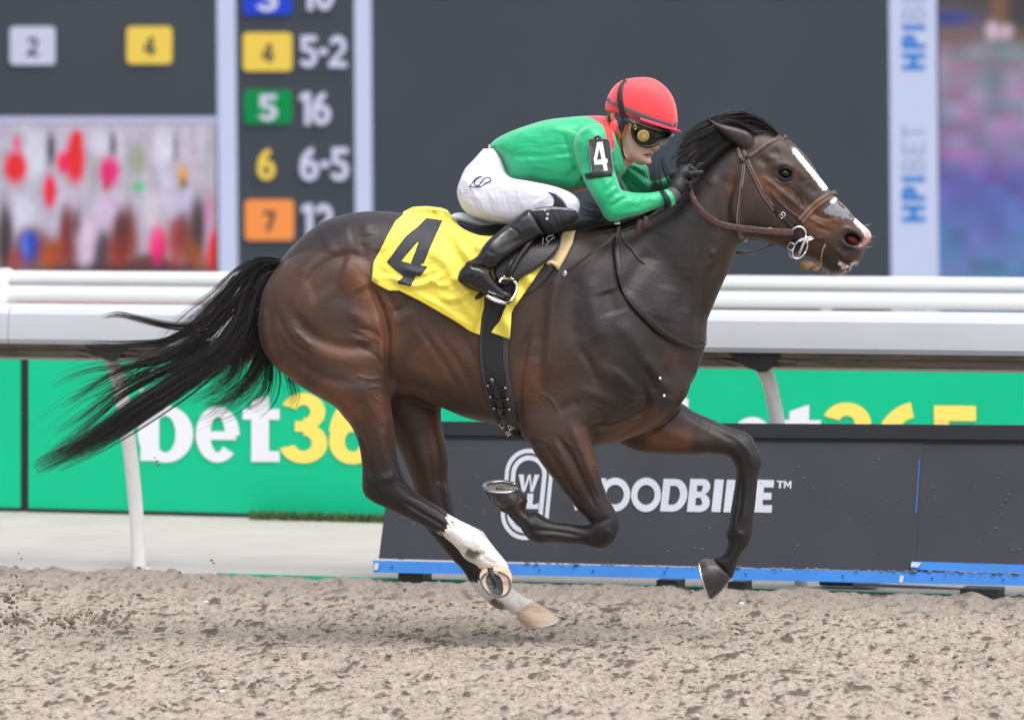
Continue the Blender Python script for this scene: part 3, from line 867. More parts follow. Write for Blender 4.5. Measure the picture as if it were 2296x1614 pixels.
# ---- far rail: white double profile
M_white = mat('white_rail', (0.80, 0.81, 0.82), rough=0.42, var=0.03, vscale=3)
M_whited = mat('white_rail_aged', (0.52, 0.55, 0.60), rough=0.35, coat=0.1, var=0.04, vscale=2, dirt=(0.55, 0.53, 0.50), dscale=7, dlo=0.62, dhi=0.85)
M_under = mat('weathered_beam', (0.17, 0.145, 0.12), rough=0.7, var=0.35, vscale=5, stretch=(1, 1, 8), dirt=(0.06, 0.05, 0.045), dscale=9)
M_black = mat('black_plastic', (0.015, 0.015, 0.018), rough=0.5, var=0.2, vscale=12)
M_pblack = mat('black_plastic', (0.015, 0.015, 0.018), rough=0.5, var=0.2, vscale=12)
def extrude_profile(prof, A, B, m, name, parent, closed=True):
    """prof: list of (across offset away from camera, z); swept from A to B"""
    n = len(prof); vs = []
    for base in (A, B):
        for (o, z) in prof: vs.append(Vector((base.x, base.y, 0)) + ACROSS * o + Vector((0, 0, z)))
    fs = [(i_, (i_ + 1) % n, n + (i_ + 1) % n, n + i_) for i_ in range(n if closed else n - 1)]
    if closed: fs += [tuple(range(n - 1, -1, -1)), tuple(range(n, 2 * n))]
    return sharp(mesh_obj(name, vs, fs, m, parent), 14)
def rounded(x0, x1, z0, z1, r, n=4):
    out = []
    for cx_, cz, a in [(x1 - r, z1 - r, 0), (x0 + r, z1 - r, 90), (x0 + r, z0 + r, 180), (x1 - r, z0 + r, 270)]:
        for q in range(n + 1):
            an = math.radians(a + q * 90 / n); out.append((cx_ + r * math.cos(an), cz + r * math.sin(an)))
    return out
FR0 = 10.0
far_rail = empty('turf_rail', 'far white double-profile rail in front of the video board', 'rail', line_at(1148, FR0, 0.0))
fz = lambda py: CAM_Z - (py - HOR) * (CAM_D + line_at(1148, FR0, 0).Y if False else (CAM_D + line_at(1148, FR0, 0.0).y)) / FPX
zt, z1_, z2_, zb = fz(616), fz(642), fz(648), fz(686)
FA, FB = line_at(-900, FR0, 0), line_at(3200, FR0, 0)
extrude_profile(rounded(-0.03, 0.05, z1_, zt, 0.03), FA, FB, M_white, 'upper_rail', far_rail)
extrude_profile(rounded(0.0, 0.06, z2_ - .002, z1_ - .004, 0.002, 1), FA, FB, mat('rail_groove', (0.42, 0.45, 0.47), rough=0.5), 'groove', far_rail)
extrude_profile(rounded(-0.04, 0.05, zb, z2_ - .003, 0.04), FA, FB, M_white, 'lower_rail', far_rail)
for px_ in (12, 640, 1240, 1848, 2440):
    b = line_at(px_, FR0, 0)
    mb = MB(); mb.tube([b + ACROSS * .12 + Vector((0, 0, 0)), b + ACROSS * .12 + Vector((0, 0, 0.8)), b + ACROSS * .08 + Vector((0, 0, .97)), b + ACROSS * 0.0 + Vector((0, 0, zb + .01))], 0.028, 10)
    mb.build('post', M_white, far_rail)
jb = MB(); b = line_at(8, FR0, 0); jb.box(b + Vector((0, -0.02, (zt + zb) / 2)), (0.07, 0.12, zt - zb + .03), Matrix.Rotation(-TH, 3, 'Z'), 0.01)
jb.build('rail_joint', M_white, far_rail, smooth=False)

# ---- green advertising boards
GB0 = 5.70
M_green = mat('green_board', lin((0, 190, 138)), rough=0.55, spec=0.3, var=0.035, vscale=1.2)
M_btxt = mat('board_white', (0.80, 0.82, 0.86), rough=0.55)
M_bylw = mat('board_yellow', lin((250, 226, 105)), rough=0.55)
gn = -ACROSS
gp0 = line_at(1148, GB0, 0.0)
def gpl(px, py, L=0.0): return onplane(px, py, gp0 - ACROSS * (0.004 + L), ACROSS)
bnd = [(-1100, 45), (64, 1250), (1256, 2390)]
lab = ['plain green advertising board at far left edge, left of the black gap', 'green bet365 advertising board behind the horse tail', 'green bet365 advertising board behind the right-hand post']
gboards = []
for n_, (x0, x1) in enumerate(bnd):
    A_, B_ = line_at(x0, GB0, 0), line_at(x1, GB0, 0)
    e = empty('advertising_board', lab[n_], 'board', (A_ + B_) / 2)
    extrude_profile([(0, 0.02), (0.05, 0.02), (0.05, 0.95), (0, 0.95)], A_, B_, M_green, 'panel', e)
    extrude_profile([(-.012, 0.0), (0.055, 0.0), (0.055, 0.016), (-.012, 0.016)], A_, B_, M_pblack, 'bottom_trim', e)
    gboards.append(e)
for x in (54,):
    b = line_at(x, GB0, 0); mb = MB(); mb.box(b + ACROSS * 0.04 + Vector((0, 0, .48)), (0.045, 0.05, 0.96), Matrix.Rotation(-TH, 3, 'Z'))
    o = mb.build('post', M_pblack, None, smooth=False); tag(o, 'slim black bar standing in for the dark gap between two green boards at far left', 'upright')  # black bar added to fill the dark gap between the boards
def betlogo(parent, f, w_):
    def gq(x0, x1, yb, yt): return quadfn(f(x0, yb), f(x1, yb), f(x1, yt), f(x0, yt))
    wh = [('b', gq(0, 112, 1033, 912), .24), ('e', gq(124, 222, 1033, 912), .24), ('t', gq(229, 312, 1033, 912), .24)]
    ye = [('3', gq(317, 419, 1036, 878), .24), ('6', gq(423, 528, 1037, 878), .24), ('5', gq(536, 634, 1038, 882), .24)]
    glyph_mesh(wh, lambda a, b, L: gpl(a, b, 0.001 + L), M_btxt, 'lettering', parent)['label'] = 'white letters bet'
    glyph_mesh(ye, lambda a, b, L: gpl(a, b, 0.001 + L), M_bylw, 'lettering', parent)['label'] = 'yellow digits 365'
betlogo(gboards[1], lambda x, y: (315 + x, y + x * 0.008), 1)
betlogo(gboards[2], lambda x, y: (1497 + x * 1.10, 899 + (y - 879) * 1.10 + x * 0.012), 1)
rw = random.Random(21)
for gb, xa, xb in ((gboards[0], -20, 50), (gboards[1], 66, 820), (gboards[2], 1560, 2296)):
    mb = MB(); x = xa
    while x < xb:
        if rw.random() < 0.62:
            for q in range(rw.randint(2, 6)):
                w_ = 1.5 + rw.random() * 5; y = 794 + x * 0.0130 + rw.random() * 2; h_ = 3 + rw.random() * 4
                mb.add([gpl(x, y + h_, .003), gpl(x + w_, y + h_, .003), gpl(x + w_ + 1.5, y, .003), gpl(x + 1.5, y, .003)], [(0, 1, 2, 3)]); x += w_ + 2 + rw.random() * 5
        x += rw.random() * 40
    tag(mb.build('label_remnants', M_btxt, gb, smooth=False), kind='stuff')
# weeds at the foot of the boards
M_weed = mat('weeds', (0.06, 0.10, 0.02), rough=0.8, var=0.4, vscale=30)
mb = MB(); rw = random.Random(9)
for k in range(900):
    b = line_at(560 + 320 * rw.random(), GB0 - 0.03 - rw.random() * 0.14, 0.0); hgt = 0.02 + rw.random() * 0.035
    a = rw.random() * 6.28; w = 0.006
    mb.add([b + Vector((math.cos(a) * w, math.sin(a) * w, 0)), b - Vector((math.cos(a) * w, math.sin(a) * w, 0)), b + Vector((rw.uniform(-.02, .02), rw.uniform(-.02, .02), hgt))], [(0, 1, 2)])
tag(mb.build('weeds', M_weed, smooth=False), 'low green weeds along the foot of the green board', 'weeds', kind='stuff')

# ---- running rail beside the track
RR0 = 2.62
rail = empty('running_rail', 'white running rail with curved overhanging cover and gooseneck posts beside the track', 'rail', line_at(1148, RR0, 0.0))
yr = CAM_D + line_at(1148, RR0, 0).y
rz = lambda py: CAM_Z - (py - HOR) * yr / FPX
zt = rz(694); z_edge = rz(711); z_low = rz(770); z_bot = rz(779)
cover = [(-0.10, z_edge - .004), (-0.085, zt - .012), (-0.06, zt), (0.10, zt + .004), (0.16, zt - .02), (0.17, zt - .07), (0.155, zt - .07), (0.145, zt - .03), (0.09, zt - .012), (-0.05, zt - .016), (-0.082, z_edge - .01), (-0.100, z_low), (-0.088, z_bot + .002), (-0.06, z_bot + .006), (-0.06, z_bot - .002), (-0.092, z_bot - .006), (-0.108, z_low - .002), (-0.106, (z_edge + z_low) / 2)]
secs = [(-1600, 39.0), (40.6, 1246.0), (1247.5, 3400)]
for x0, x1 in secs:
    A_, B_ = line_at(x0, RR0, 0), line_at(x1, RR0, 0)
    extrude_profile(cover, A_, B_, M_whited, 'rail_cover', rail)
    extrude_profile(rounded(-0.02, 0.06, rz(818), rz(792), 0.008, 2), A_, B_, M_under, 'beam', rail)
    extrude_profile([(-0.045, rz(794)), (-0.035, rz(794)), (-0.035, rz(780)), (-0.045, rz(780))], A_, B_, M_under, 'lip', rail)
    extrude_profile([(-0.05, rz(820)), (-0.02, rz(820)), (-0.02, rz(814)), (-0.05, rz(814))], A_, B_, mat('beam_edge', (0.3, 0.26, 0.21), rough=0.6), 'beam_edge', rail)
M_post = mat('white_post', (0.74, 0.73, 0.72), rough=0.42, var=0.06, vscale=6, dirt=(0.42, 0.38, 0.34), dscale=9, dlo=0.58, dhi=0.8)
for (x, pts_) in [(310, [(312, 1300), (310, 1230), (303, 1120), (290, 1000), (275, 900), (262, 840), (248, 800), (236, 778)]), (1725, [(1800, 1330), (1790, 1240), (1768, 1080), (1745, 960), (1735, 900), (1722, 850), (1706, 820), (1690, 795)])]:
    mb = MB()
    path = []
    for (a, b_) in catmull(pts_, False, 5):
        f_ = np.clip((1300 - b_) / 500, 0, 1)
        path.append(onplane(a, b_, line_at(x, RR0, 0) + ACROSS * (0.16 - 0.12 * f_ ** 2), ACROSS))
    mb.tube(path, [0.032] * len(path), 16)
    po = mb.build('post', M_post, rail)
    top = path[-2]
    mb = MB(); q = lambda a, b_, o: onplane(a, b_, line_at(x, RR0, 0) + ACROSS * o, ACROSS)
    s_ = 1 if x < 1000 else 1.25
    tx, ty = pts_[-1]
    out = [(-50, -8), (44, -8), (50, 0), (34, 20), (22, 30), (10, 30), (-22, 16)]
    f1 = [q(tx + a * s_, ty + 2 + b_ * s_, -0.055) for a, b_ in out]; f2 = [q(tx + a * s_, ty + 2 + b_ * s_, 0.07) for a, b_ in out]
    n_ = len(out)
    mb.add(f1 + f2, [tuple(range(n_)), tuple(range(2 * n_ - 1, n_ - 1, -1))] + [(i_, i_ + n_, (i_ + 1) % n_ + n_, (i_ + 1) % n_) for i_ in range(n_)])
    mb.build('bracket', M_black, rail, smooth=False)
    mb = MB(); mb.tube([q(tx - 70 * s_, ty + 8, -.03), q(tx - 20 * s_, ty + 24, -.045), q(tx + 40 * s_, ty + 12, -.045), q(tx + 76 * s_, ty + 16, -.03)], 0.008, 8)
    mb.build('strut', M_under, rail)

# ---- dark track-side barrier with lettering
BP0 = line_at(1148, 2.20, 0.05); lean = 0.27
zbot, ztop = 0.05, 0.70
UPV = (ACROSS * lean + Vector((0, 0, ztop - zbot))).normalized()
BN = ALONG.cross(UPV).normalized()
def bpl(px, py, L=0.0):
    return onplane(px, py, BP0 + (BN * L if BN.dot(Vector((0, -1, 0))) > 0 else BN * -L), BN)
M_panel = mat('dark_vinyl', (0.030, 0.034, 0.043), rough=0.62, spec=0.35, var=0.12, vscale=3, dirt=(0.12, 0.11, 0.10), dscale=55, dlo=0.72, dhi=0.80)
M_panel2 = mat('black_vinyl', (0.010, 0.011, 0.015), rough=0.6, spec=0.3, var=0.15, vscale=3, dirt=(0.09, 0.085, 0.08), dscale=50, dlo=0.73, dhi=0.82)
M_blue = mat('blue_board', lin((45, 118, 196)), rough=0.5, var=0.08, vscale=4, dirt=(0.16, 0.15, 0.14), dscale=30, dlo=0.74, dhi=0.82)
M_bwhite = mat('barrier_white', (0.47, 0.50, 0.56), rough=0.6, var=0.05, vscale=8)
bar = empty('track_barrier', 'long dark leaning barrier lettered WOODBINE with blue foot boards', 'barrier', (BP0.x, BP0.y, 0))
def bquad(name, pts_, m, L, th=0.0, parent=bar):
    f1 = [bpl(a, b_, L) for a, b_ in pts_]; n_ = len(f1)
    if th == 0: return mesh_obj(name, f1, [tuple(range(n_))], m, parent, smooth=False)
    f2 = [bpl(a, b_, L - th) for a, b_ in pts_]
    return mesh_obj(name, f1 + f2, [tuple(range(n_)), tuple(range(2 * n_ - 1, n_ - 1, -1))] + [(i_, i_ + n_, (i_ + 1) % n_ + n_, (i_ + 1) % n_) for i_ in range(n_)], m, parent, smooth=False)
def by(x, yl, yr_): return yl + (yr_ - yl) * (x - 850) / (2296 - 850)
bquad('panel', [(849, 1252), (2052, by(2052, 1252, 1288)), (2069, by(2060, 971, 982)), (885, 969)], M_panel, 0.0, 0.02)
bquad('panel', [(2040, by(2054, 1252, 1288)), (2900, by(2900, 1252, 1288)), (2900, by(2900, 971, 982)), (2056, by(2062, 971, 982))], M_panel, -0.003, 0.017)
bquad('blue_seam', [(2052, 1150), (2055.5, 1150), (2063, 1030), (2060, 1030)], mat('blue_tape', lin((45, 85, 150)), rough=0.5), 0.004, 0.001)
bquad('top_rail', [(880, 975), (2900, by(2900, 980, 988)), (2900, by(2900, 944, 953)), (888, 944)], M_panel2, 0.014, 0.03)
bquad('blue_edging', [(884, 981), (2900, by(2900, 985, 993)), (2900, by(2900, 981, 989)), (884, 977)], mat('blue_edge', (0.006,0.009,0.02), rough=0.5), 0.006, 0.002)
# body behind, so that the barrier has depth
for x0 in (900, 1700, 2500):
    mb = MB(); b0_, b1_ = bpl(x0, by(x0, 1250, 1286), -0.03), bpl(x0, by(x0, 960, 970), -0.03)
    mb.tube([b0_, b1_], 0.02, 8); mb.tube([b0_ + ACROSS * .45, b1_], 0.02, 8); mb.build('frame', M_pblack, bar)
bquad('foot_board', [(838, 1283), (2320, by(2320, 1283, 1313)), (2320, by(2320, 1256, 1287)), (836, 1256)], M_blue, 0.05, 0.03)
bquad('foot_board', [(2042, 1276), (2900, by(2900, 1252, 1286) + 16), (2900, by(2900, 1236, 1270)), (2044, 1258)], M_blue, 0.015, 0.012)
bquad('board_end', [(838, 1277), (846, 1278), (850, 1262), (840, 1262)], M_bwhite, 0.058, 0.004)
bquad('paint_chip', [(2042, 1270), (2058, 1272), (2066, 1261), (2044, 1259)], M_bwhite, 0.022, 0.003)
bquad('paint_chip', [(2016, 1305), (2024, 1305), (2026, 1290), (2018, 1290)], M_bwhite, 0.056, 0.003)
for x in (880, 1040, 1210, 1330, 1490, 1672, 1890, 2090, 2250):
    mb = MB(); c_ = bpl(x, by(x, 1270, 1300), 0.054); mb.tube([c_, c_ + BN * (0.006 if BN.y < 0 else -0.006)], 0.0035, 8); mb.build('bolt', M_pblack, bar)
for x0, w in ((900, 60), (1480, 50), (1640, 40), (2160, 90)):
    mb = MB(); c_ = bpl(x0 + w / 2, by(x0, 1290, 1325), 0.0); mb.box((c_.x, c_.y + 0.04, 0.03), (w * 0.0018, 0.14, 0.07), Matrix.Rotation(-TH, 3, 'Z'), 0.004); mb.build('foot', M_pblack, bar, smooth=False)
# letters
def bq(xl, xr, yb, yt, sl=8): return quadfn((xl, yb), (xr, yb + 1), (xr + sl, yt + 1), (xl + sl, yt))
it = [('W', bq(1268, 1352, 1143, 1071), .27), ('O', bq(1344, 1412, 1146, 1070, 2), .21), ('O', bq(1414, 1481, 1147, 1070, 2), .21), ('D', bq(1480, 1537, 1146, 1073), .25), ('B', bq(1540, 1589, 1147, 1073), .25), ('I', bq(1595, 1615, 1147, 1074), .25), ('N', bq(1622, 1682, 1148, 1075), .28), ('E', bq(1690, 1730, 1148, 1075, 6), .27), ('T', bq(1741, 1756, 1094, 1077, 1), .2), ('M', bq(1757, 1774, 1094, 1077, 1), .2)]
glyph_mesh(it, lambda a, b, L: bpl(a, b, 0.003 + L), M_bwhite, 'lettering', bar)['label'] = 'white word WOODBINE'
def stadium(cx_, cyt, cyb, rx, w, lift):
    """upright rounded loop drawn on the panel"""
    o = []; n_ = 20
    for q in range(n_ + 1):
        a = math.pi * q / n_; o.append((cx_ + 5 - rx * math.cos(a), cyt - rx * 1.08 * math.sin(a), rx, w))
    for q in range(n_ + 1):
        a = math.pi * q / n_; o.append((cx_ - 4 + rx * math.cos(a), cyb + rx * 1.08 * math.sin(a), rx, w))
    outer = [(a, b_) for a, b_, _, _ in o]
    inner = []
    for (a, b_, r, w2) in o:
        cx2 = cx_ + (5 if b_ <= cyt else -4); cy2 = cyt if b_ <= cyt else cyb
        inner.append((cx2 + (a - cx2) * (r - w2) / r, cy2 + (b_ - cy2) * (r - w2) / r))
    n_ = len(outer); vs = [bpl(a, b_, lift) for a, b_ in outer + inner]
    return mesh_obj('logo_ring', vs, [(i_, (i_ + 1) % n_, n_ + (i_ + 1) % n_, n_ + i_) for i_ in range(n_)], M_bwhite, bar, smooth=False)
stadium(1181, 1064, 1152, 54, 9, 0.003); stadium(1181, 1064, 1152, 40, 10, 0.0034)
glyph_mesh([('W', bq(1159, 1206, 1102, 1063, 4), .32), ('L', bq(1180, 1206, 1140, 1106, 3), .3)], lambda a, b, L: bpl(a, b, 0.003 + L), M_bwhite, 'logo_letters', bar)
# dirt that has settled on top of the foot board
mb = MB(); rw = random.Random(4)
for k in range(170):
    x = 1150 + rw.random() ** 0.8 * 1200; c_ = bpl(x, by(x, 1254.5, 1285.5), 0.03 + rw.random() * .03); r_s = 0.002 + rw.random() ** 2 * 0.006
    v, f = protos[k % 12]; mb.add([Vector(p * r_s * np.array([1.8, 1, .6])) + c_ for p in v], f.tolist())
tag(mb.build('settled_dirt', mat('settled_dirt', (0.24, 0.19, 0.145), rough=0.95), bar), kind='stuff')
mb = MB(); rw = random.Random(14)
for k in range(210):
    x = 900 + rw.random() * 1400; y = by(x, 990, 1000) + rw.random() ** 0.8 * 245; c_ = bpl(x, y, 0.002); r_s = 0.0012 + rw.random() ** 3 * 0.0035
    v, f = protos[k % 12]; mb.add([Vector(p * r_s * np.array([2.2, .3, 0.9])) + c_ for p in v], f.tolist())
tag(mb.build('mud_specks', mat('mud_specks', (0.15, 0.135, 0.12), rough=0.95), bar), kind='stuff')
# things seen under the barrier
mb = MB(); b = line_at(1905, 2.75, 0.035); mb.box(b, (0.25, 0.10, 0.05), Matrix.Rotation(-TH, 3, 'Z'), 0.01)
o = mb.build('tarpaulin', mat('green_tarpaulin', (0.01, 0.09, 0.055), rough=0.6), None, smooth=False); tag(o, 'folded dark green tarpaulin on the ground under the blue foot board', 'tarpaulin')
mb = MB(); b = line_at(2060, 2.55, 0.028); mb.tube([b - ALONG * .28, b - ALONG * .22 + Vector((0, 0, .006)), b + ALONG * .2], [.011, .009, .006], 8)
o = mb.build('hose', M_bwhite, None); tag(o, 'short white hose lying under the right end of the barrier', 'hose')
# ================================================================== HORSE
HB = Vol((-0.98, -0.36, 0.02), (1.40, 0.36, 2.02), 0.0048)
trunk = [(583,745),(580,723),(593,653),(610,613),(637,573),(670,537),(720,500),(767,482),(827,474),(877,475),(930,482),(1000,494),(1070,503),(1150,500),(1220,492),(1280,492),(1340,502),(1420,520),(1500,590),(1555,680),(1577,745),(1573,795),(1560,840),(1546,866),(1531,893),(1515,925),(1480,955),(1430,975),(1387,990),(1330,1000),(1270,995),(1215,985),(1160,970),(1113,952),(1047,937),(987,912),(930,888),(860,880),(790,885),(720,878),(650,835),(605,795)]
HB.inflate(trunk, 0.0, 1.0, 0.262, scf=[(560,0.62),(700,0.80),(950,0.80),(1150,0.76),(1300,0.66),(1450,0.62),(1600,0.6)], p=4.0, k=0.0)
neck = [(1300,500),(1380,500),(1440,482),(1500,447),(1550,405),(1590,365),(1630,328),(1680,300),(1740,310),(1760,400),(1735,480),(1700,530),(1657,547),(1640,593),(1617,643),(1593,700),(1580,735),(1574,765),(1540,830),(1440,850),(1330,780),(1270,620)]
HB.inflate(neck, 0.0, 0.66, 0.150, k=0.05, p=3.0)
head = [(1660,310),(1700,296),(1737,302),(1764,310),(1784,326),(1805,347),(1822,369),(1834,390),(1847,409),(1861,427),(1876,444),(1895,463),(1915,486),(1935,505),(1949,518),(1954,530),(1951,543),(1941,556),(1936,570),(1930,582),(1917,592),(1910,598),(1906,606),(1895,612),(1877,614),(1860,609),(1848,601),(1838,588),(1812,577),(1784,568),(1765,561),(1750,553),(1720,543),(1695,537),(1670,534),(1650,522),(1636,490),(1632,440),(1640,370)]
HB.inflate(head, 0.0, 1.0, 0.098, k=0.022, p=3.5, scf=[(1630,0.85),(1700,0.80),(1780,0.70),(1850,0.72),(1900,0.82),(1955,0.9)])
# cheek plate and brow fullness
for s in (-1, 1):
    HB.ellipsoid(P(1690, 455, 0) + Vector((0, s * 0.045, 0)), [(0.82, 0, -0.57), (0, 1, 0), (0.57, 0, 0.82)], (0.135, 0.048, 0.115), k=0.02)
    HB.ellipsoid(P(1750, 378, 0) + Vector((0, s * 0.062, 0)), [(0.82, 0, -0.57), (0, 1, 0), (0.57, 0, 0.82)], (0.060, 0.030, 0.035), k=0.025)
# haunches and hind legs
nhind = [(600,640),(584,700),(581,740),(586,773),(613,817),(640,840),(670,863),(720,893),(753,913),(772,935),(787,953),(800,980),(808,1010),(812,1047),(812,1073),(813,1097),(820,1112),(840,1126),(867,1138),(903,1154),(960,1183),(1003,1209),(1027,1231),(1038,1247),(1050,1257),(1068,1266),(1076,1274),(1100,1280),(1140,1274),(1140,1268),(1133,1256),(1113,1232),(1094,1207),(1080,1188),(1050,1175),(1020,1160),(980,1133),(933,1103),(912,1080),(897,1047),(890,1013),(885,963),(878,913),(875,867),(867,807),(862,773),(852,733),(838,690),(815,640),(770,595),(690,580)]
HB.inflate(nhind, -0.125, 1.0, 0.142, k=0.06, p=3.2, scf=[(560,0.8),(880,0.8),(960,0.95),(1200,0.95)], ycf=[(620,700,-.110),(760,700,-.118),(820,950,-.15),(850,1100,-.14),(1000,1180,-.13),(1100,1240,-.13)])
fhind = [(600,650),(584,700),(582,745),(600,790),(640,835),(720,880),(790,915),(850,950),(880,985),(893,1010),(911,1053),(922,1080),(930,1110),(940,1150),(955,1180),(973,1203),(1013,1250),(1035,1272),(1060,1311),(1080,1332),(1093,1345),(1117,1362),(1137,1364),(1152,1374),(1175,1372),(1196,1350),(1197,1344),(1175,1334),(1155,1320),(1125,1300),(1090,1264),(1060,1222),(1035,1180),(1024,1155),(1013,1113),(1005,1073),(1005,1040),(1003,1013),(990,947),(985,905),(950,870),(880,840),(850,760),(830,690),(800,630),(740,595),(660,590)]
HB.inflate(fhind, 0.135, 1.0, 0.13, k=0.06, p=3.2, scf=[(560,0.8),(880,0.8),(960,0.95),(1300,0.95)], ycf=[(620,700,.125),(760,700,.135),(900,900,.14),(960,1100,.12),(1050,1250,.09),(1150,1350,.08)])
# forelegs
nfore = [(1200,900),(1250,860),(1310,850),(1350,880),(1345,930),(1322,955),(1322,978),(1330,1003),(1339,1035),(1349,1077),(1363,1113),(1376,1138),(1386,1158),(1389,1176),(1386,1194),(1376,1212),(1360,1225),(1343,1228),(1320,1223),(1303,1219),(1270,1217),(1237,1214),(1218,1216),(1202,1214),(1184,1206),(1173,1192),(1163,1176),(1147,1163),(1137,1151),(1124,1145),(1118,1130),(1150,1100),(1178,1112),(1183,1122),(1178,1137),(1190,1146),(1199,1144),(1213,1152),(1230,1162),(1247,1167),(1267,1169),(1287,1172),(1308,1174),(1320,1170),(1310,1157),(1298,1145),(1273,1113),(1247,1080),(1223,1050),(1200,1017),(1187,993),(1170,970),(1170,930)]
HB.inflate(nfore, -0.13, 1.0, 0.11, k=0.03, p=3.0, scf=[(1100,0.8),(1180,0.9),(1400,0.9)], ycf=[(1270,880,-.155),(1280,1000,-.165),(1350,1170,-.15),(1200,1190,-.15)])
ffore = [(1400,930),(1430,900),(1480,890),(1530,905),(1553,921),(1600,942),(1633,957),(1667,967),(1684,978),(1697,1000),(1706,1023),(1707,1043),(1701,1060),(1697,1093),(1693,1133),(1688,1167),(1686,1200),(1679,1220),(1663,1240),(1651,1267),(1640,1295),(1622,1290),(1602,1262),(1601,1250),(1617,1243),(1624,1235),(1631,1213),(1627,1197),(1633,1173),(1640,1133),(1647,1093),(1650,1060),(1646,1040),(1633,1024),(1600,1018),(1550,1020),(1500,1019),(1460,1017),(1433,1013),(1407,1003),(1389,990),(1385,960)]
HB.inflate(ffore, 0.12, 1.0, 0.10, k=0.025, p=3.0, scf=[(1380,0.8),(1700,0.9)], ycf=[(1420,950,.12),(1550,970,.13),(1690,1020,.12),(1640,1250,.11)])
# far shoulder / both upper arms
for s in (-1, 1):
    HB.ellipsoid(P(1300, 800, 0) + Vector((0, s * 0.165, 0)), [(0.75, 0, 0.66), (0, 1, 0), (-0.66, 0, 0.75)], (0.27, 0.075, 0.20), k=0.06)
    HB.ellipsoid(P(1480, 870, 0) + Vector((0, s * 0.075, 0)), [(0.85, 0, 0.5), (0, 1, 0), (-0.5, 0, 0.85)], (0.11, 0.075, 0.085), k=0.035)
# breast groove between the pectorals
HB.capsule(P(1560, 860, 0) + Vector((0.015, 0, 0)), P(1530, 940, 0) + Vector((0.015, 0, 0)), 0.012, 0.014, k=0.02, mode='sub')
# throat hollow under the jaw
# ears
ear = [(1586,266),(1605,274),(1628,280),(1657,288),(1682,299),(1692,320),(1684,336),(1662,332),(1636,316),(1612,296),(1596,280)]
for s in (-1, 1):
    HB.inflate(ear, s * 0.062, 0.9, 0.026, k=0.008)
    HB.inflate([(1592,272),(1610,284),(1632,300),(1650,318),(1640,320),(1618,304),(1600,288)], s * 0.092, 0.8, 0.020, k=0.004, mode='sub')
# nostril
for s in (-1, 1):
    c = P(1909, 537, 0) + Vector((0.0, s * 0.060, 0))
    HB.ellipsoid(c, [(0.93, 0, -0.36), (0, 1, 0), (0.36, 0, 0.93)], (0.037, 0.034, 0.0235), k=0.006, mode='sub')
# orbit hollow
for s in (-1, 1):
    HB.ellipsoid(P(1757, 389, 0) + Vector((0.0, s * 0.098, 0)), [(0.9, 0, -0.42), (0, 1, 0), (0.42, 0, 0.9)], (0.027, 0.024, 0.018), k=0.008, mode='sub')
# mouth cleft, slightly parted lips
for s in (-1, 1):
    for a, b, r0, r1 in [((1832,535),(1856,549),.004,.006),((1856,549),(1882,573),.006,.007),((1882,573),(1908,596),.007,.008)]:
        HB.capsule(P(*a, 0) + Vector((0, s * 0.055, 0)), P(*b, 0) + Vector((0, s * 0.048, 0)), r0, r1, k=0.004, mode='sub')
hv, hq = HB.mesh()
del HB

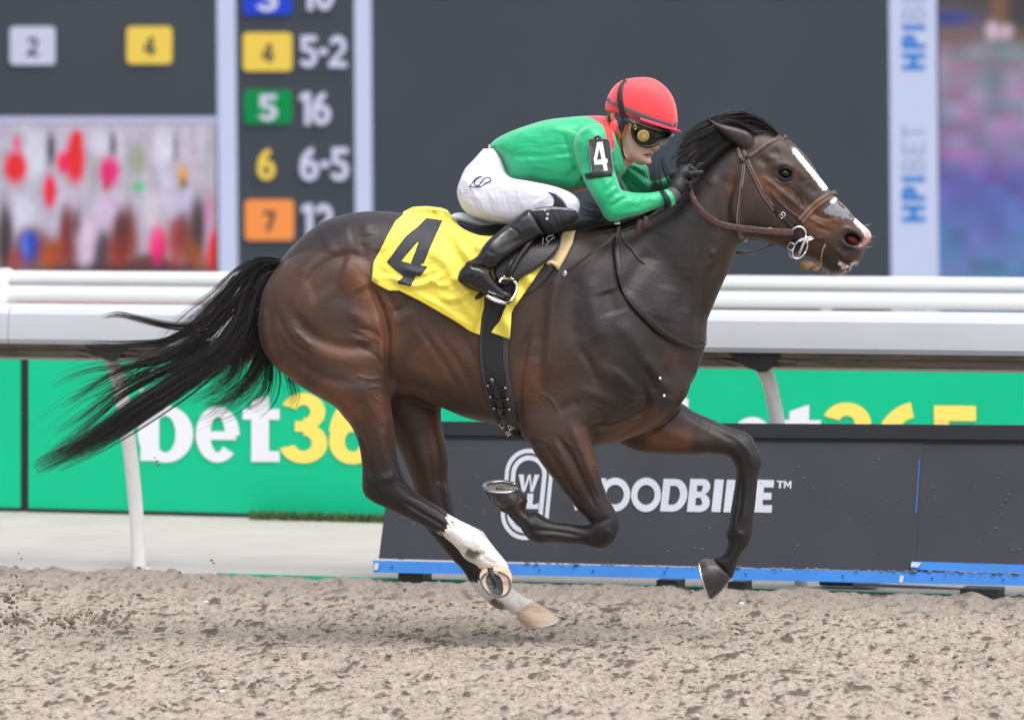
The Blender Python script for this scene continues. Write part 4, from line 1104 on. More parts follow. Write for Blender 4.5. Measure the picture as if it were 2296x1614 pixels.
# ---- muscle and bone relief, (outline in photo units, width, mm, side)
R = [
 # haunch
 ([(650,690),(690,742),(730,768),(790,780),(848,772)],13,-6.5), ([(630,730),(680,775),(740,800),(800,806),(850,798)],20,5.5),
 ([(765,600),(800,615),(822,650)],34,13), ([(690,660),(740,650),(790,670)],32,-6),
 ([(682,650),(700,615),(735,588),(790,572),(822,585)],10,-7), ([(670,620),(700,585),(760,556)],16,5),
 ([(822,622),(842,662),(860,707),(868,745),(868,793),(871,840),(874,880)],8,-13), ([(838,700),(854,755),(858,800),(862,850)],11,7),
 ([(823,500),(824,530)],16,5), ([(860,560),(850,620)],26,-5), ([(812,545),(820,580)],10,-3),
 ([(612,640),(603,700),(610,770),(640,825)],9,-6), ([(592,690),(596,760)],7,4),
 ([(640,600),(690,545),(760,510)],18,-4), ([(720,545),(790,530)],22,5),
 ([(826,752),(822,768)],13,7), ([(800,735),(840,745),(856,765)],5,-4), ([(795,760),(845,778)],4,3), ([(790,745),(830,760)],4,-3),
 ([(800,775),(845,800),(858,830)],5,-3), ([(780,700),(820,720),(845,750)],14,5),
 ([(760,640),(700,690),(680,740)],14,4), ([(700,840),(770,870),(830,880)],24,4), ([(660,800),(720,845),(790,860)],12,-4),
 # flank folds
 ([(842,640),(868,682),(880,712)],3.5,-2.2), ([(854,640),(880,684),(892,716)],3.5,-2.2), ([(866,650),(892,690)],3.5,-2), ([(848,655),(874,700)],3,1.6),
 ([(880,700),(905,690),(925,665)],7,-4), ([(885,725),(930,700)],10,3),
 # barrel: ribs and abdominal line
 ([(1000,760),(1050,820),(1075,880)],14,3), ([(960,740),(1010,810),(1045,870)],13,3), ([(980,750),(1030,816),(1060,876)],8,-2.5),([(925,730),(970,800),(1010,860)],12,2.5),
 ([(880,850),(940,880),(1010,905),(1080,930)],12,-3), ([(900,820),(980,860),(1070,890)],20,3),
 ([(1030,740),(1068,810)],7,-2), ([(940,735),(990,806),(1028,868)],6,-2),
 # gaskin and hock
 ([(803,975),(818,1010),(828,1045),(832,1075)],7,-8,-1), ([(870,985),(882,1030),(903,1080),(935,1112)],6,-6,-1), ([(850,960),(868,1030),(888,1080)],12,5,-1),
 ([(835,905),(850,950)],3,1.6,-1), ([(825,900),(842,935)],3,1.4,-1), ([(855,1075),(880,1070)],9,5,-1), ([(830,1085),(850,1110)],8,-3,-1),
 ([(905,1125),(960,1158),(1005,1184)],4.5,-5,-1), ([(905,1140),(960,1172),(1000,1195)],4.5,3,-1), ([(925,1115),(985,1150),(1020,1172)],5,3,-1),
 ([(1060,1200),(1075,1225)],8,4,-1), ([(1040,1230),(1068,1244),(1090,1240)],5,-6,-1), ([(1075,1245),(1105,1262),(1135,1265)],5,-3,-1),
 ([(960,960),(975,1040),(985,1100)],12,-5,1), ([(985,1080),(1000,1110)],7,5,1), ([(1010,1180),(1050,1250)],4,-3,1),
 # shoulder
 ([(1252,600),(1240,680),(1233,760),(1226,850)],13,9), ([(1215,620),(1208,700),(1200,780)],18,-5), ([(1290,610),(1282,700),(1290,770)],17,-5),([(1325,620),(1332,700),(1352,770)],20,6),
 ([(1188,740),(1174,800),(1165,870),(1165,940)],8,-8), ([(1200,800),(1190,880)],13,4),
 ([(1362,650),(1380,705)],22,-9), ([(1395,660),(1430,606),(1458,560)],17,-6), ([(1425,665),(1465,595)],24,2), ([(1385,720),(1440,790),(1480,850)],18,5),
 ([(1450,700),(1500,760),(1530,800)],16,-3), ([(1340,820),(1400,860),(1430,890)],16,5), ([(1300,870),(1380,900),(1430,895)],12,4),
 ([(1444,872),(1456,902),(1446,922),(1414,940),(1368,958),(1312,953)],6,-11), ([(1436,896),(1398,924),(1350,940)],11,6),
 ([(1450,925),(1425,955),(1388,978)],5,-5), ([(1532,878),(1514,920),(1478,952),(1452,972)],6,-11), ([(1505,885),(1482,922),(1457,943)],12,8), ([(1440,800),(1478,850),(1500,880)],12,6), ([(1470,880),(1462,850),(1440,820)],8,-5),
 ([(1250,920),(1300,900)],12,-4), ([(1168,965),(1190,985)],8,4),
 # neck
 ([(1622,565),(1592,622),(1576,680),(1562,740)],10,-8), ([(1595,560),(1603,580),(1590,600)],8,5), ([(1648,585),(1625,632),(1600,690)],6,3),
 ([(1632,385),(1618,440),(1612,480),(1622,530)],16,-9), ([(1560,470),(1530,540),(1520,620)],28,4), ([(1480,520),(1460,590)],22,-4), ([(1500,640),(1480,720)],28,4), ([(1545,620),(1530,700)],14,-3),
 ([(1595,395),(1600,410),(1585,402)],9,3),
 # forearm and knee (near)
 ([(1256,985),(1285,1030),(1313,1087),(1335,1135)],6,-8,-1), ([(1282,955),(1312,1040),(1335,1100)],10,6,-1), ([(1228,1005),(1268,1075),(1305,1130)],5,-4,-1), ([(1240,985),(1270,1045),(1300,1100)],7,4,-1),
 ([(1292,1000),(1320,1075),(1345,1125)],4,-3,-1), ([(1206,985),(1228,990),(1234,1003)],3,2,-1), ([(1310,1160),(1340,1172),(1368,1160)],6,-4,-1), ([(1355,1190),(1372,1195)],9,4,-1), ([(1330,1200),(1345,1215)],7,-3,-1),
 ([(1190,1188),(1237,1190),(1303,1200)],4.5,-4,-1), ([(1195,1200),(1240,1202),(1310,1210)],5,3,-1), ([(1200,1160),(1230,1172),(1290,1182)],5,2,-1), ([(1178,1160),(1192,1180)],6,4,-1),
 # far foreleg
 ([(1545,925),(1600,962),(1650,990)],7,-4,1), ([(1470,960),(1530,980),(1600,1000)],14,4,1), ([(1560,915),(1570,940),(1560,955)],3,1.5,1), ([(1655,985),(1682,1020),(1685,1050)],6,4,1),
 ([(1663,1070),(1660,1130),(1650,1180)],4.5,-4,1), ([(1676,1070),(1672,1130),(1668,1180)],5,3,1), ([(1650,1195),(1668,1200)],8,4,1),
 # head
 ([(1712,398),(1745,424),(1775,450),(1796,466)],5.5,5), ([(1785,435),(1800,466)],5,-6), ([(1775,420),(1810,455),(1835,485)],9,-4), ([(1700,415),(1730,455),(1755,500)],9,-3),
 ([(1652,392),(1638,428),(1631,465),(1636,505),(1650,530)],7,-9), ([(1668,400),(1652,440),(1648,480),(1658,512)],7,5),
 ([(1735,376),(1748,368),(1764,369),(1780,382)],5,3), ([(1738,396),(1752,403),(1768,402),(1780,396)],4.5,-3.5), ([(1740,404),(1756,411),(1774,408)],4,2.5), ([(1700,352),(1720,368)],10,-6), ([(1730,346),(1748,340)],9,-4),
 ([(1722,356),(1738,350)],6,3), ([(1770,365),(1795,390),(1815,420)],7,3), ([(1800,400),(1830,435)],9,-3),
 ([(1820,476),(1848,490),(1872,486)],4,-3), ([(1812,488),(1845,505)],4,2.5), ([(1830,508),(1862,520)],5,-3), ([(1850,470),(1880,500)],6,3),
 ([(1884,520),(1896,512),(1918,520),(1930,538),(1922,552),(1900,552),(1884,538)],4.5,5), ([(1895,560),(1925,562)],5,-3), ([(1868,560),(1900,580)],7,3), ([(1846,575),(1866,596)],7,3),
 ([(1830,536),(1846,532)],5,3), ([(1760,500),(1790,520)],8,-3), ([(1700,530),(1740,540)],6,3),
]
R += [([(1236,1000),(1246,1020),(1262,1030)],2.2,2.0,-1), ([(1262,985),(1285,1000),(1305,1010)],2.2,1.8,-1), ([(1300,960),(1312,985),(1330,1000)],2.2,1.8,-1), ([(1320,1040),(1340,1045)],2.2,1.6,-1),
 ([(842,905),(848,925),(856,945),(850,958)],2.4,2.0,-1), ([(830,880),(850,900),(870,905)],2.2,1.8,-1), ([(845,960),(862,975)],2.2,1.6,-1), ([(826,870),(846,866),(862,872)],2.6,2,-1), ([(800,842),(830,850),(856,846)],3,2.2,-1),
 ([(1390,880),(1420,893),(1450,890)],2.4,2), ([(1330,905),(1370,925)],2.4,1.8), ([(1210,880),(1240,900),(1250,925)],2.6,2), ([(1575,925),(1590,945),(1582,965)],2.2,1.8,1), ([(1560,560),(1555,600)],4,2),
 ([(1800,470),(1822,478),(1840,470)],2.4,2), ([(1815,500),(1835,496),(1852,502)],2.2,-1.6), ([(1775,440),(1790,452),(1793,470)],2.4,2), ([(1760,410),(1780,420),(1790,436)],2.2,1.6),
 ([(860,655),(884,690),(898,704)],2.4,-1.8), ([(838,648),(864,690),(876,720)],2.4,-1.8), ([(832,660),(856,705)],2.2,-1.6), ([(1100,800),(1110,850)],6,2), ([(660,740),(700,775)],5,3), ([(620,700),(650,760),(700,800)],7,-3),
 ([(1300,780),(1330,830),(1340,860)],9,-4), ([(1380,830),(1420,870)],7,3)]
# split the relief in three passes so later strokes follow the new normals
hv = relief(hv, hq, [(r[0], r[1], r[2] * 1.3, *r[3:]) for r in R])
hv = laplace(hv, hq, 1, 0.4)

# ---- coat colour zones: r tan, g black, b white, plus pink channel in second attribute
hpx = toPx(hv); NV = len(hv)
hn = normals(hv, hq)
near = hv[:, 1] < 0
def zone(items):
    o = np.zeros(NV)
    for it in items:
        pts, w, a = it[:3]
        g = stroke_w(hpx, pts, w) * a
        if len(it) > 3: g = g * ((hv[:, 1] * it[3]) > 0)
        o = np.maximum(o, g)
    return np.clip(o, 0, 1)
def ramp(x, a, b): return np.clip((x - a) / (b - a), 0, 1)
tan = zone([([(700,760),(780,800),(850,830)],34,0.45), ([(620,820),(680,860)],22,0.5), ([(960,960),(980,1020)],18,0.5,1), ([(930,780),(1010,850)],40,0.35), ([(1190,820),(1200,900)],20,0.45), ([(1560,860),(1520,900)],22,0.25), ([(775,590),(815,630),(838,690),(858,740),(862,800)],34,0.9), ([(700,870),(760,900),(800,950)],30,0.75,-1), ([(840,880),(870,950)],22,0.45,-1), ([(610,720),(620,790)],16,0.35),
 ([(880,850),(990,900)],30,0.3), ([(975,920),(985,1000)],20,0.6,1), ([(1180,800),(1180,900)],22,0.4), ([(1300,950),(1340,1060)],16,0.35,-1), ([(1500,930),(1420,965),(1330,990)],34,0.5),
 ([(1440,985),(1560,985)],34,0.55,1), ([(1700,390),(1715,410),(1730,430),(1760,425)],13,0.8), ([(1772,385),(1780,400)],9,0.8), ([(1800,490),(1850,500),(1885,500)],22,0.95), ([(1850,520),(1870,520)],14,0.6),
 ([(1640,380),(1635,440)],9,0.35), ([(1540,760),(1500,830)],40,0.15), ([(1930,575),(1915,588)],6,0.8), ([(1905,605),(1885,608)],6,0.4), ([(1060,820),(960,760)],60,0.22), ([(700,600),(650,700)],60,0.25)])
black = np.zeros(NV)
X, Y = hpx[:, 0], hpx[:, 1]
# lower legs
m_nh = near & (Y > 900) & (X < 1155) & (X < 1180)
m_nf = near & (Y > 985) & (X > 1080) & (Y + 0.2 * X > 1250)
black = np.maximum(black, np.where(m_nh, ramp(Y + 0.15 * (X - 850), 985, 1075), 0))
black = np.maximum(black, np.where(near & (X > 1080) & (X < 1420), ramp(Y, 1085, 1170), 0))
black = np.maximum(black, np.where(~near & (X < 1260), ramp(Y, 1060, 1200), 0))
black = np.maximum(black, np.where(~near & (X > 1350) & (Y > 860), np.maximum(ramp(X, 1575, 1660), ramp(Y, 1040, 1090)), 0))
black = np.maximum(black, zone([([(1560,900),(1620,950)],12,0.6,1), ([(1560,1015),(1640,1015)],12,0.9,1), ([(1740,386),(1757,381),(1776,392),(1768,402),(1745,400)],5.5,0.9), ([(1757,389)],14,1.0), ([(1588,268),(1603,284),(1622,300),(1645,318),(1660,328)],12,1.3),
  ([(1845,560),(1870,590),(1890,600)],14,0.75), ([(1890,545),(1900,560),(1925,563)],9,0.8), ([(1700,300),(1640,330),(1560,400),(1480,455),(1380,495)],18,0.8), ([(803,975),(815,1050)],10,0.8,-1), ([(870,790),(876,850)],7,0.5)]))
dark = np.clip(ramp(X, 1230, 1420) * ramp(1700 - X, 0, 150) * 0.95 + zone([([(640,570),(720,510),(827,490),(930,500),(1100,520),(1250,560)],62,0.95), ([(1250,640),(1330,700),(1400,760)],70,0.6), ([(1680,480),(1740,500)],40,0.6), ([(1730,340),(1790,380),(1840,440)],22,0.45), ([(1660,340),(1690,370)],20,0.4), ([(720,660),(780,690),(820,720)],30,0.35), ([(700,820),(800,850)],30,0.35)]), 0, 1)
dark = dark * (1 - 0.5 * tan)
white = zone([([(1775,330),(1793,352),(1814,378),(1835,404),(1854,428)],6.3,1.25), ([(1836,402),(1854,426)],8,1.1), ([(1779,336),(1786,346)],6,1.0), ([(1866,446),(1874,452)],8,1.6), ([(1918,488),(1932,504),(1946,520),(1948,534)],9,1.4), ([(1884,603),(1908,594),(1925,586)],5,0.8), ([(1880,588),(1893,598)],4.5,1.0)])
# socks
nz = 7 * np.sin(hv[:, 2] * 90) + 6 * np.sin(hv[:, 0] * 160 + 1.3) + 5 * np.sin(hv[:, 0] * 310 + hv[:, 2] * 270)
sock = np.where(near & (X > 960) & (X < 1160) & (Y > 1150 + 0.5 * (X - 1000)), ramp(X + 0.35 * (Y - 1170) + nz, 996, 1012), 0)
sock2 = np.where(~near & (X > 1020) & (X < 1215) & (Y > 1240), ramp(Y + 0.5 * (X - 1080) + nz, 1292, 1306), 0)
white = np.clip(np.maximum(white, np.maximum(sock, sock2)), 0, 1)
stain = zone([([(1044,1234),(1060,1244),(1078,1240)],9,1.3,-1), ([(1100,1343),(1118,1358),(1130,1352)],12,1.2,1), ([(1105,1200),(1070,1195)],10,0.25), ([(1020,1170),(1040,1190)],8,.3), ([(1085,1320),(1110,1330)],9,.35,1), ([(1160,1345),(1175,1360)],7,.3,1)])
pink = zone([([(1938,516),(1948,530),(1938,545),(1922,552)],7,0.9), ([(1885,592),(1896,600)],4.5,0.9), ([(1909,536)],17,0.0)])
mouthk = zone([([(1828,533),(1842,541),(1856,549),(1870,560),(1883,574),(1896,588),(1908,597)],2.6,1.6)])  # dark line along the mouth, shade of the cleft put into the colour
nost = np.exp(-(((X - 1907) / 25) ** 2 + ((Y - 537) / 18) ** 2) ** 3)
body_cols = np.stack([tan * (1 - nost), np.clip(np.maximum(np.maximum(black * (1 - sock) * (1 - sock2), nost), mouthk), 0, 1), white * (1 - nost) * (1 - mouthk)], 1)
body_cols2 = np.stack([dark * (1 - white), np.maximum(stain, 0), pink], 1)

def coat_material():
    m = bpy.data.materials.new("bay_coat"); m.use_nodes = True
    nt = m.node_tree; b = nt.nodes['Principled BSDF']
    def N(t): return nt.nodes.new(t)
    A = N('ShaderNodeAttribute'); A.attribute_name = 'mask'
    B = N('ShaderNodeAttribute'); B.attribute_name = 'mask2'
    sa = N('ShaderNodeSeparateColor'); sb = N('ShaderNodeSeparateColor')
    nt.links.new(A.outputs['Color'], sa.inputs[0]); nt.links.new(B.outputs['Color'], sb.inputs[0])
    tc = N('ShaderNodeTexCoord')
    # hair direction streaks
    mp = N('ShaderNodeMapping'); mp.inputs['Rotation'].default_value = (0, math.radians(35), 0); mp.inputs['Scale'].default_value = (1.0, 1.0, 1.8)
    nt.links.new(tc.outputs['Object'], mp.inputs[0])
    n1 = N('ShaderNodeTexNoise'); n1.inputs['Scale'].default_value = 190; n1.inputs['Detail'].default_value = 6
    nt.links.new(mp.outputs[0], n1.inputs['Vector'])
    n2 = N('ShaderNodeTexNoise'); n2.inputs['Scale'].default_value = 9; n2.inputs['Detail'].default_value = 5
    nt.links.new(tc.outputs['Object'], n2.inputs['Vector'])
    def mix(f, a, bcol):
        x = N('ShaderNodeMix'); x.data_type = 'RGBA'
        if isinstance(a, tuple): x.inputs['A'].default_value = (*a, 1)
        else: nt.links.new(a, x.inputs['A'])
        if isinstance(bcol, tuple): x.inputs['B'].default_value = (*bcol, 1)
        else: nt.links.new(bcol, x.inputs['B'])
        if isinstance(f, float): x.inputs['Factor'].default_value = f
        else: nt.links.new(f, x.inputs['Factor'])
        return x.outputs['Result']
    def jit(src, amt=0.35):
        """roughen a mask edge with noise"""
        r = N('ShaderNodeMapRange'); r.inputs['From Min'].default_value = 0.3; r.inputs['From Max'].default_value = 0.7
        r.inputs['To Min'].default_value = 1 - amt; r.inputs['To Max'].default_value = 1 + amt
        nt.links.new(n2.outputs['Fac'], r.inputs['Value'])
        q = N('ShaderNodeMath'); q.operation = 'MULTIPLY'; q.use_clamp = True
        nt.links.new(src, q.inputs[0]); nt.links.new(r.outputs[0], q.inputs[1])
        return q.outputs[0]
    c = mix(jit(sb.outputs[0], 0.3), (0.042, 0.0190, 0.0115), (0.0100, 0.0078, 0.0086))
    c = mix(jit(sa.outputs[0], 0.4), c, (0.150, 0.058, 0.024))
    c = mix(jit(sa.outputs[1], 0.25), c, (0.0056, 0.0050, 0.0058))
    # white with soft hair edge
    e = N('ShaderNodeMath'); e.operation = 'ADD'
    r1 = N('ShaderNodeMapRange'); r1.inputs['From Min'].default_value = 0.3; r1.inputs['From Max'].default_value = 0.7; r1.inputs['To Min'].default_value = -0.32; r1.inputs['To Max'].default_value = 0.32
    nt.links.new(n1.outputs['Fac'], r1.inputs['Value'])
    nt.links.new(sa.outputs[2], e.inputs[0]); nt.links.new(r1.outputs[0], e.inputs[1])
    r2 = N('ShaderNodeMapRange'); r2.inputs['From Min'].default_value = 0.34; r2.inputs['From Max'].default_value = 0.74
    nt.links.new(e.outputs[0], r2.inputs['Value'])
    c = mix(r2.outputs[0], c, (0.80, 0.77, 0.73))
    c = mix(jit(sb.outputs[2], 0.1), c, (0.52, 0.27, 0.25))
    c = mix(jit(sb.outputs[1], 0.3), c, (0.11, 0.088, 0.062))
    # fine hair value variation
    rv = N('ShaderNodeMapRange'); rv.inputs['From Min'].default_value = 0.3; rv.inputs['From Max'].default_value = 0.7; rv.inputs['To Min'].default_value = 0.74; rv.inputs['To Max'].default_value = 1.26
    nt.links.new(n1.outputs['Fac'], rv.inputs['Value'])
    vs = N('ShaderNodeVectorMath'); vs.operation = 'SCALE'; nt.links.new(c, vs.inputs[0]); nt.links.new(rv.outputs[0], vs.inputs['Scale'])
    # dust specks
    vo = N('ShaderNodeTexVoronoi'); vo.inputs['Scale'].default_value = 38
    nt.links.new(tc.outputs['Object'], vo.inputs['Vector'])
    lt = N('ShaderNodeMath'); lt.operation = 'LESS_THAN'; lt.inputs[1].default_value = 0.055
    nt.links.new(vo.outputs['Distance'], lt.inputs[0])
    g = N('ShaderNodeMath'); g.operation = 'GREATER_THAN'; g.inputs[1].default_value = 0.57
    nt.links.new(n2.outputs['Fac'], g.inputs[0])
    an = N('ShaderNodeMath'); an.operation = 'MULTIPLY'; nt.links.new(lt.outputs[0], an.inputs[0]); nt.links.new(g.outputs[0], an.inputs[1])
    an2 = N('ShaderNodeMath'); an2.operation = 'MULTIPLY'; an2.inputs[1].default_value = 0.5; nt.links.new(an.outputs[0], an2.inputs[0])
    c2 = mix(an2.outputs[0], vs.outputs[0], (0.2, 0.16, 0.13))
    nt.links.new(c2, b.inputs['Base Color'])
    b.inputs['Roughness'].default_value = 0.46
    rr = N('ShaderNodeMapRange'); rr.inputs['From Min'].default_value = 0.3; rr.inputs['From Max'].default_value = 0.7; rr.inputs['To Min'].default_value = 0.39; rr.inputs['To Max'].default_value = 0.55
    nt.links.new(n2.outputs['Fac'], rr.inputs['Value']); nt.links.new(rr.outputs[0], b.inputs['Roughness'])
    b.inputs['Specular IOR Level'].default_value = 0.48
    b.inputs['Sheen Weight'].default_value = 0.05
    b.inputs['Sheen Roughness'].default_value = 0.4
    bp = N('ShaderNodeBump'); bp.inputs['Strength'].default_value = 0.30; bp.inputs['Distance'].default_value = 0.002
    nt.links.new(n1.outputs['Fac'], bp.inputs['Height']); 
    bp2 = N('ShaderNodeBump'); bp2.inputs['Strength'].default_value = 0.10; bp2.inputs['Distance'].default_value = 0.012
    n3 = N('ShaderNodeTexNoise'); n3.inputs['Scale'].default_value = 26; n3.inputs['Detail'].default_value = 3; n3.inputs['Distortion'].default_value = 0.6
    nt.links.new(tc.outputs['Object'], n3.inputs['Vector']); nt.links.new(n3.outputs['Fac'], bp2.inputs['Height'])
    mp4 = N('ShaderNodeMapping'); mp4.inputs['Rotation'].default_value = (0, math.radians(-55), 0); mp4.inputs['Scale'].default_value = (1.0, 1.0, 4.0)
    nt.links.new(tc.outputs['Object'], mp4.inputs[0])
    n4 = N('ShaderNodeTexNoise'); n4.inputs['Scale'].default_value = 13; n4.inputs['Detail'].default_value = 4; n4.inputs['Distortion'].default_value = 0.8
    nt.links.new(mp4.outputs[0], n4.inputs['Vector'])
    bp4 = N('ShaderNodeBump'); bp4.inputs['Strength'].default_value = 0.05; bp4.inputs['Distance'].default_value = 0.02
    nt.links.new(n4.outputs['Fac'], bp4.inputs['Height']); nt.links.new(bp4.outputs[0], bp2.inputs['Normal'])
    nt.links.new(bp2.outputs[0], bp.inputs['Normal'])
    nt.links.new(bp.outputs[0], b.inputs['Normal'])
    return m
M_coat = coat_material()
horse = empty('racehorse', 'dark bay racehorse galloping with white blaze and white hind socks', 'horse', P(1150, 1450, 0))
body = mesh_np('body', hv, hq, M_coat, horse)
set_col(body, body_cols, 'mask'); set_col(body, body_cols2, 'mask2')
BV = BVHTree.FromPolygons([tuple(map(float, p)) for p in hv], [tuple(map(int, f)) for f in hq])
def near_hit(px, py, bv=None):
    h = (bv or BV).ray_cast(CAMP, ray(px, py), 60)
    return h[0], h[1]

# ---- eye, nostril lining, teeth
M_eye = mat('eye_black', (0.004, 0.0028, 0.0022), rough=0.12, spec=0.4)
M_red = mat('nostril_lining', (0.22, 0.02, 0.02), rough=0.35, var=0.3, vscale=80)
M_gum = mat('lip_pink', (0.5, 0.25, 0.22), rough=0.4, var=0.2, vscale=60)
M_teeth = mat('teeth', (0.6, 0.52, 0.36), rough=0.3)
def ball(name, c, axes, radii, m, parent, seg=20):
    bm = bmesh.new(); bmesh.ops.create_uvsphere(bm, u_segments=seg, v_segments=seg // 2 + 2, radius=1)
    A = Matrix(axes).transposed()
    for v in bm.verts: v.co = Vector(c) + A @ Vector((v.co.x * radii[0], v.co.y * radii[1], v.co.z * radii[2]))
    me = bpy.data.meshes.new(name); bm.to_mesh(me); bm.free(); me.shade_smooth()
    o = link(bpy.data.objects.new(name, me)); me.materials.append(m); setparent(o, parent); return o
ax_h = [(0.9, 0, -0.42), (0, 1, 0), (0.42, 0, 0.9)]
for s in (-1, 1):
    ball('eye', P(1757, 389, 0) + Vector((0, s * 0.079, 0)), ax_h, (0.0215, 0.017, 0.0160), M_eye, horse)
    ball('nostril_lining', P(1910, 537, 0) + Vector((0, s * 0.028, 0)), ax_h, (0.03, 0.012, 0.018), M_red, horse)
# eyelids as thin rims
M_lid = mat('eyelid_skin', (0.007, 0.005, 0.005), rough=0.55, spec=0.3)
for s in (-1, 1):
    for path, r in [([(1738,392),(1745,382),(1757,377),(1769,382),(1777,393)], 0.0040), ([(1738,392),(1746,400),(1758,403),(1770,400),(1777,393)], 0.0034)]:
        mb = MB(); pts = catmull(path, False, 6)
        pp = []
        for i, (a, b2) in enumerate(pts):
            h = near_hit(a, b2)[0]
            t = i / (len(pts) - 1)
            y = 0.096 - 0.010 * abs(2 * t - 1) ** 2
            q = P(a, b2, 0); pp.append(Vector((q.x, s * (y - 0.002), q.z)))
        mb.tube(pp, [r * (0.5 + math.sin(math.pi * i / (len(pp) - 1)) * 0.6) for i in range(len(pp))], 8)
        mb.build('eyelid', M_lid, horse)
for s in (-1, 1):
    mb = MB()
    mb.tube([P(1884, 588, 0) + Vector((0, s * .030, 0)), P(1894, 597, 0) + Vector((0, s * .026, 0)), P(1903, 600, 0) + Vector((0, s * .018, 0))], 0.0045, 8)
    mb.build('gum', M_teeth, horse)

M_fleck = mat('foam_fleck', (0.75, 0.75, 0.72), rough=0.6)
for x, y in ((1480, 848), (1489, 887)):
    h_ = near_hit(x, y)[0]
    if h_ is not None: ball('foam_fleck', h_ + Vector((0, -.002, 0)), [(1,0,0),(0,1,0),(0,0,1)], (.005,.003,.006), M_fleck, horse, 10)
# ---- hooves
M_hoof_l = mat('pale_hoof', (0.66, 0.50, 0.37), rough=0.42, var=0.12, vscale=14, stretch=(1, 1, 5), dirt=(0.36, 0.17, 0.06), dscale=12, dlo=0.52, dhi=0.72)
M_hoof_d = mat('dark_hoof', (0.035, 0.033, 0.035), rough=0.38, var=0.3, vscale=16, dirt=(0.14, 0.12, 0.10), dscale=18, dlo=0.5, dhi=0.75)
M_shoe = mat('aluminium_shoe', (0.62, 0.63, 0.66), rough=0.28, metal=0.9, var=0.1)
M_shoe_d = mat('dull_shoe', (0.12, 0.12, 0.12), rough=0.5, metal=0.5)
M_frog = mat('black_sole', (0.02, 0.02, 0.022), rough=0.35, bump=0.6, bscale=90)
def hoof(sc, sa, sb, cc, ca, cb, m, label, sole=M_frog, narrow=None):
    """sole centre / toe axis / side axis, then the coronet the same way"""
    root = None
    n = 36; rings = 9
    vs = []; fs = []
    def prof(t, a, b):
        # D shape: rounder at the toe, flatter at the heel
        c, s = math.cos(t), math.sin(t)
        k = 1.0 if c > 0 else (0.86 if not narrow else 0.62)
        return a * (c * k) + b * (s * (1.0 if c > -0.3 else 1.0 - 0.25 * (-0.3 - c)))
    for i in range(rings):
        f = i / (rings - 1)
        for j in range(n):
            t = 2 * math.pi * j / n
            p = (Vector(sc) + prof(t, Vector(sa), Vector(sb))) * (1 - f) + (Vector(cc) + prof(t, Vector(ca), Vector(cb))) * f
            mid = Vector(sc) * (1 - f) + Vector(cc) * f
            p = mid + (p - mid) * (1 + 0.11 * math.sin(math.pi * f) - 0.03 * f + (0.05 if i == rings - 1 else 0) * -1 + 0.008 * math.sin(f * 40))
            vs.append(p)
    for i in range(rings - 1):
        for j in range(n):
            fs.append((i * n + j, i * n + (j + 1) % n, (i + 1) * n + (j + 1) % n, (i + 1) * n + j))
    fs.append(tuple((rings - 1) * n + j for j in range(n)))
    h = mesh_obj('hoof', vs, fs, m, horse); h['label'] = label
    nrm = Vector(sa).cross(Vector(sb)).normalized()
    if (Vector(sc) - Vector(cc)).dot(nrm) < 0: nrm = -nrm
    # sole disc, slightly recessed
    if narrow:
        vs = [Vector(sc) - nrm * 0.004]; fs = []
        for j in range(n): vs.append(Vector(sc) - nrm * 0.002 + prof(2 * math.pi * j / n, Vector(sa), Vector(sb)) * 0.99)
        for j in range(n): fs.append((0, 1 + j, 1 + (j + 1) % n))
        mesh_obj('sole_wall', vs, fs, m, h)
        sb_full = Vector(sb); sb = Vector(sb) * narrow; sc = Vector(sc) + nrm * 0.006 + sb_full * -0.08; 
    vs = [Vector(sc) - nrm * 0.006]; fs = []
    for r_ in (0.45, 0.86):
        for j in range(n): vs.append(Vector(sc) - nrm * (0.008 if r_ < .5 else 0.003) + prof(2 * math.pi * j / n, Vector(sa), Vector(sb)) * r_)
    for j in range(n):
        fs.append((0, 1 + j, 1 + (j + 1) % n)); fs.append((1 + j, 1 + n + j, 1 + n + (j + 1) % n, 1 + (j + 1) % n))
    mesh_obj('sole', vs, fs, sole, h)
    mb = MB()
    fr = [Vector(sc) - Vector(sa) * 0.8 + Vector(sb) * 0.35, Vector(sc) - Vector(sa) * 0.8 - Vector(sb) * 0.35, Vector(sc) + Vector(sa) * 0.35]
    vs = [p + nrm * 0.001 for p in fr] + [p - nrm * 0.006 for p in fr]
    mb.add(vs, [(0, 1, 2), (0, 2, 5, 3), (1, 4, 5, 2), (0, 3, 4, 1)]).build('frog', sole, h)
    # shoe
    rad_s = 0.0085
    if narrow: sb = sb_full; sc = Vector(sc) - nrm * 0.004 + sb_full * 0.08; rad_s = 0.0038
    mb = MB(); path = []
    for j in range(33):
        t = math.radians(-152 + 304 * j / 32)
        path.append(Vector(sc) + prof(t, Vector(sa), Vector(sb)) * 0.93 + nrm * 0.004)
    mb.tube(path, rad_s, 8, flat=0.55, flatdir=nrm)
    mb.build('horseshoe', M_shoe_d if narrow else M_shoe, h)
    return h
# near fore: folded up, sole to the sky
k0 = 1 / 600.0
M_sole_g = mat('grey_sole', (0.20, 0.18, 0.15), rough=0.7, bump=0.6, bscale=90, var=0.3, vscale=60)
hoof(P(1127, 1093, -0.15), (-0.072, 0, -0.001), (0.006, -0.058, -0.018), P(1149, 1128, -0.15), (-0.050, 0, -0.022), (0.004, -0.042, -0.006), M_hoof_d, 'dark near fore hoof folded up', sole=M_sole_g)
# far fore: toe down, sole to the tail
hoof(P(1582, 1296, 0.11), (0.022, 0.0, -0.078), (0.012, 0.058, 0.0), P(1620, 1272, 0.11), (0.036, 0.0, -0.036), (0.008, 0.044, 0.0), M_hoof_d, 'dark far fore hoof toe down')
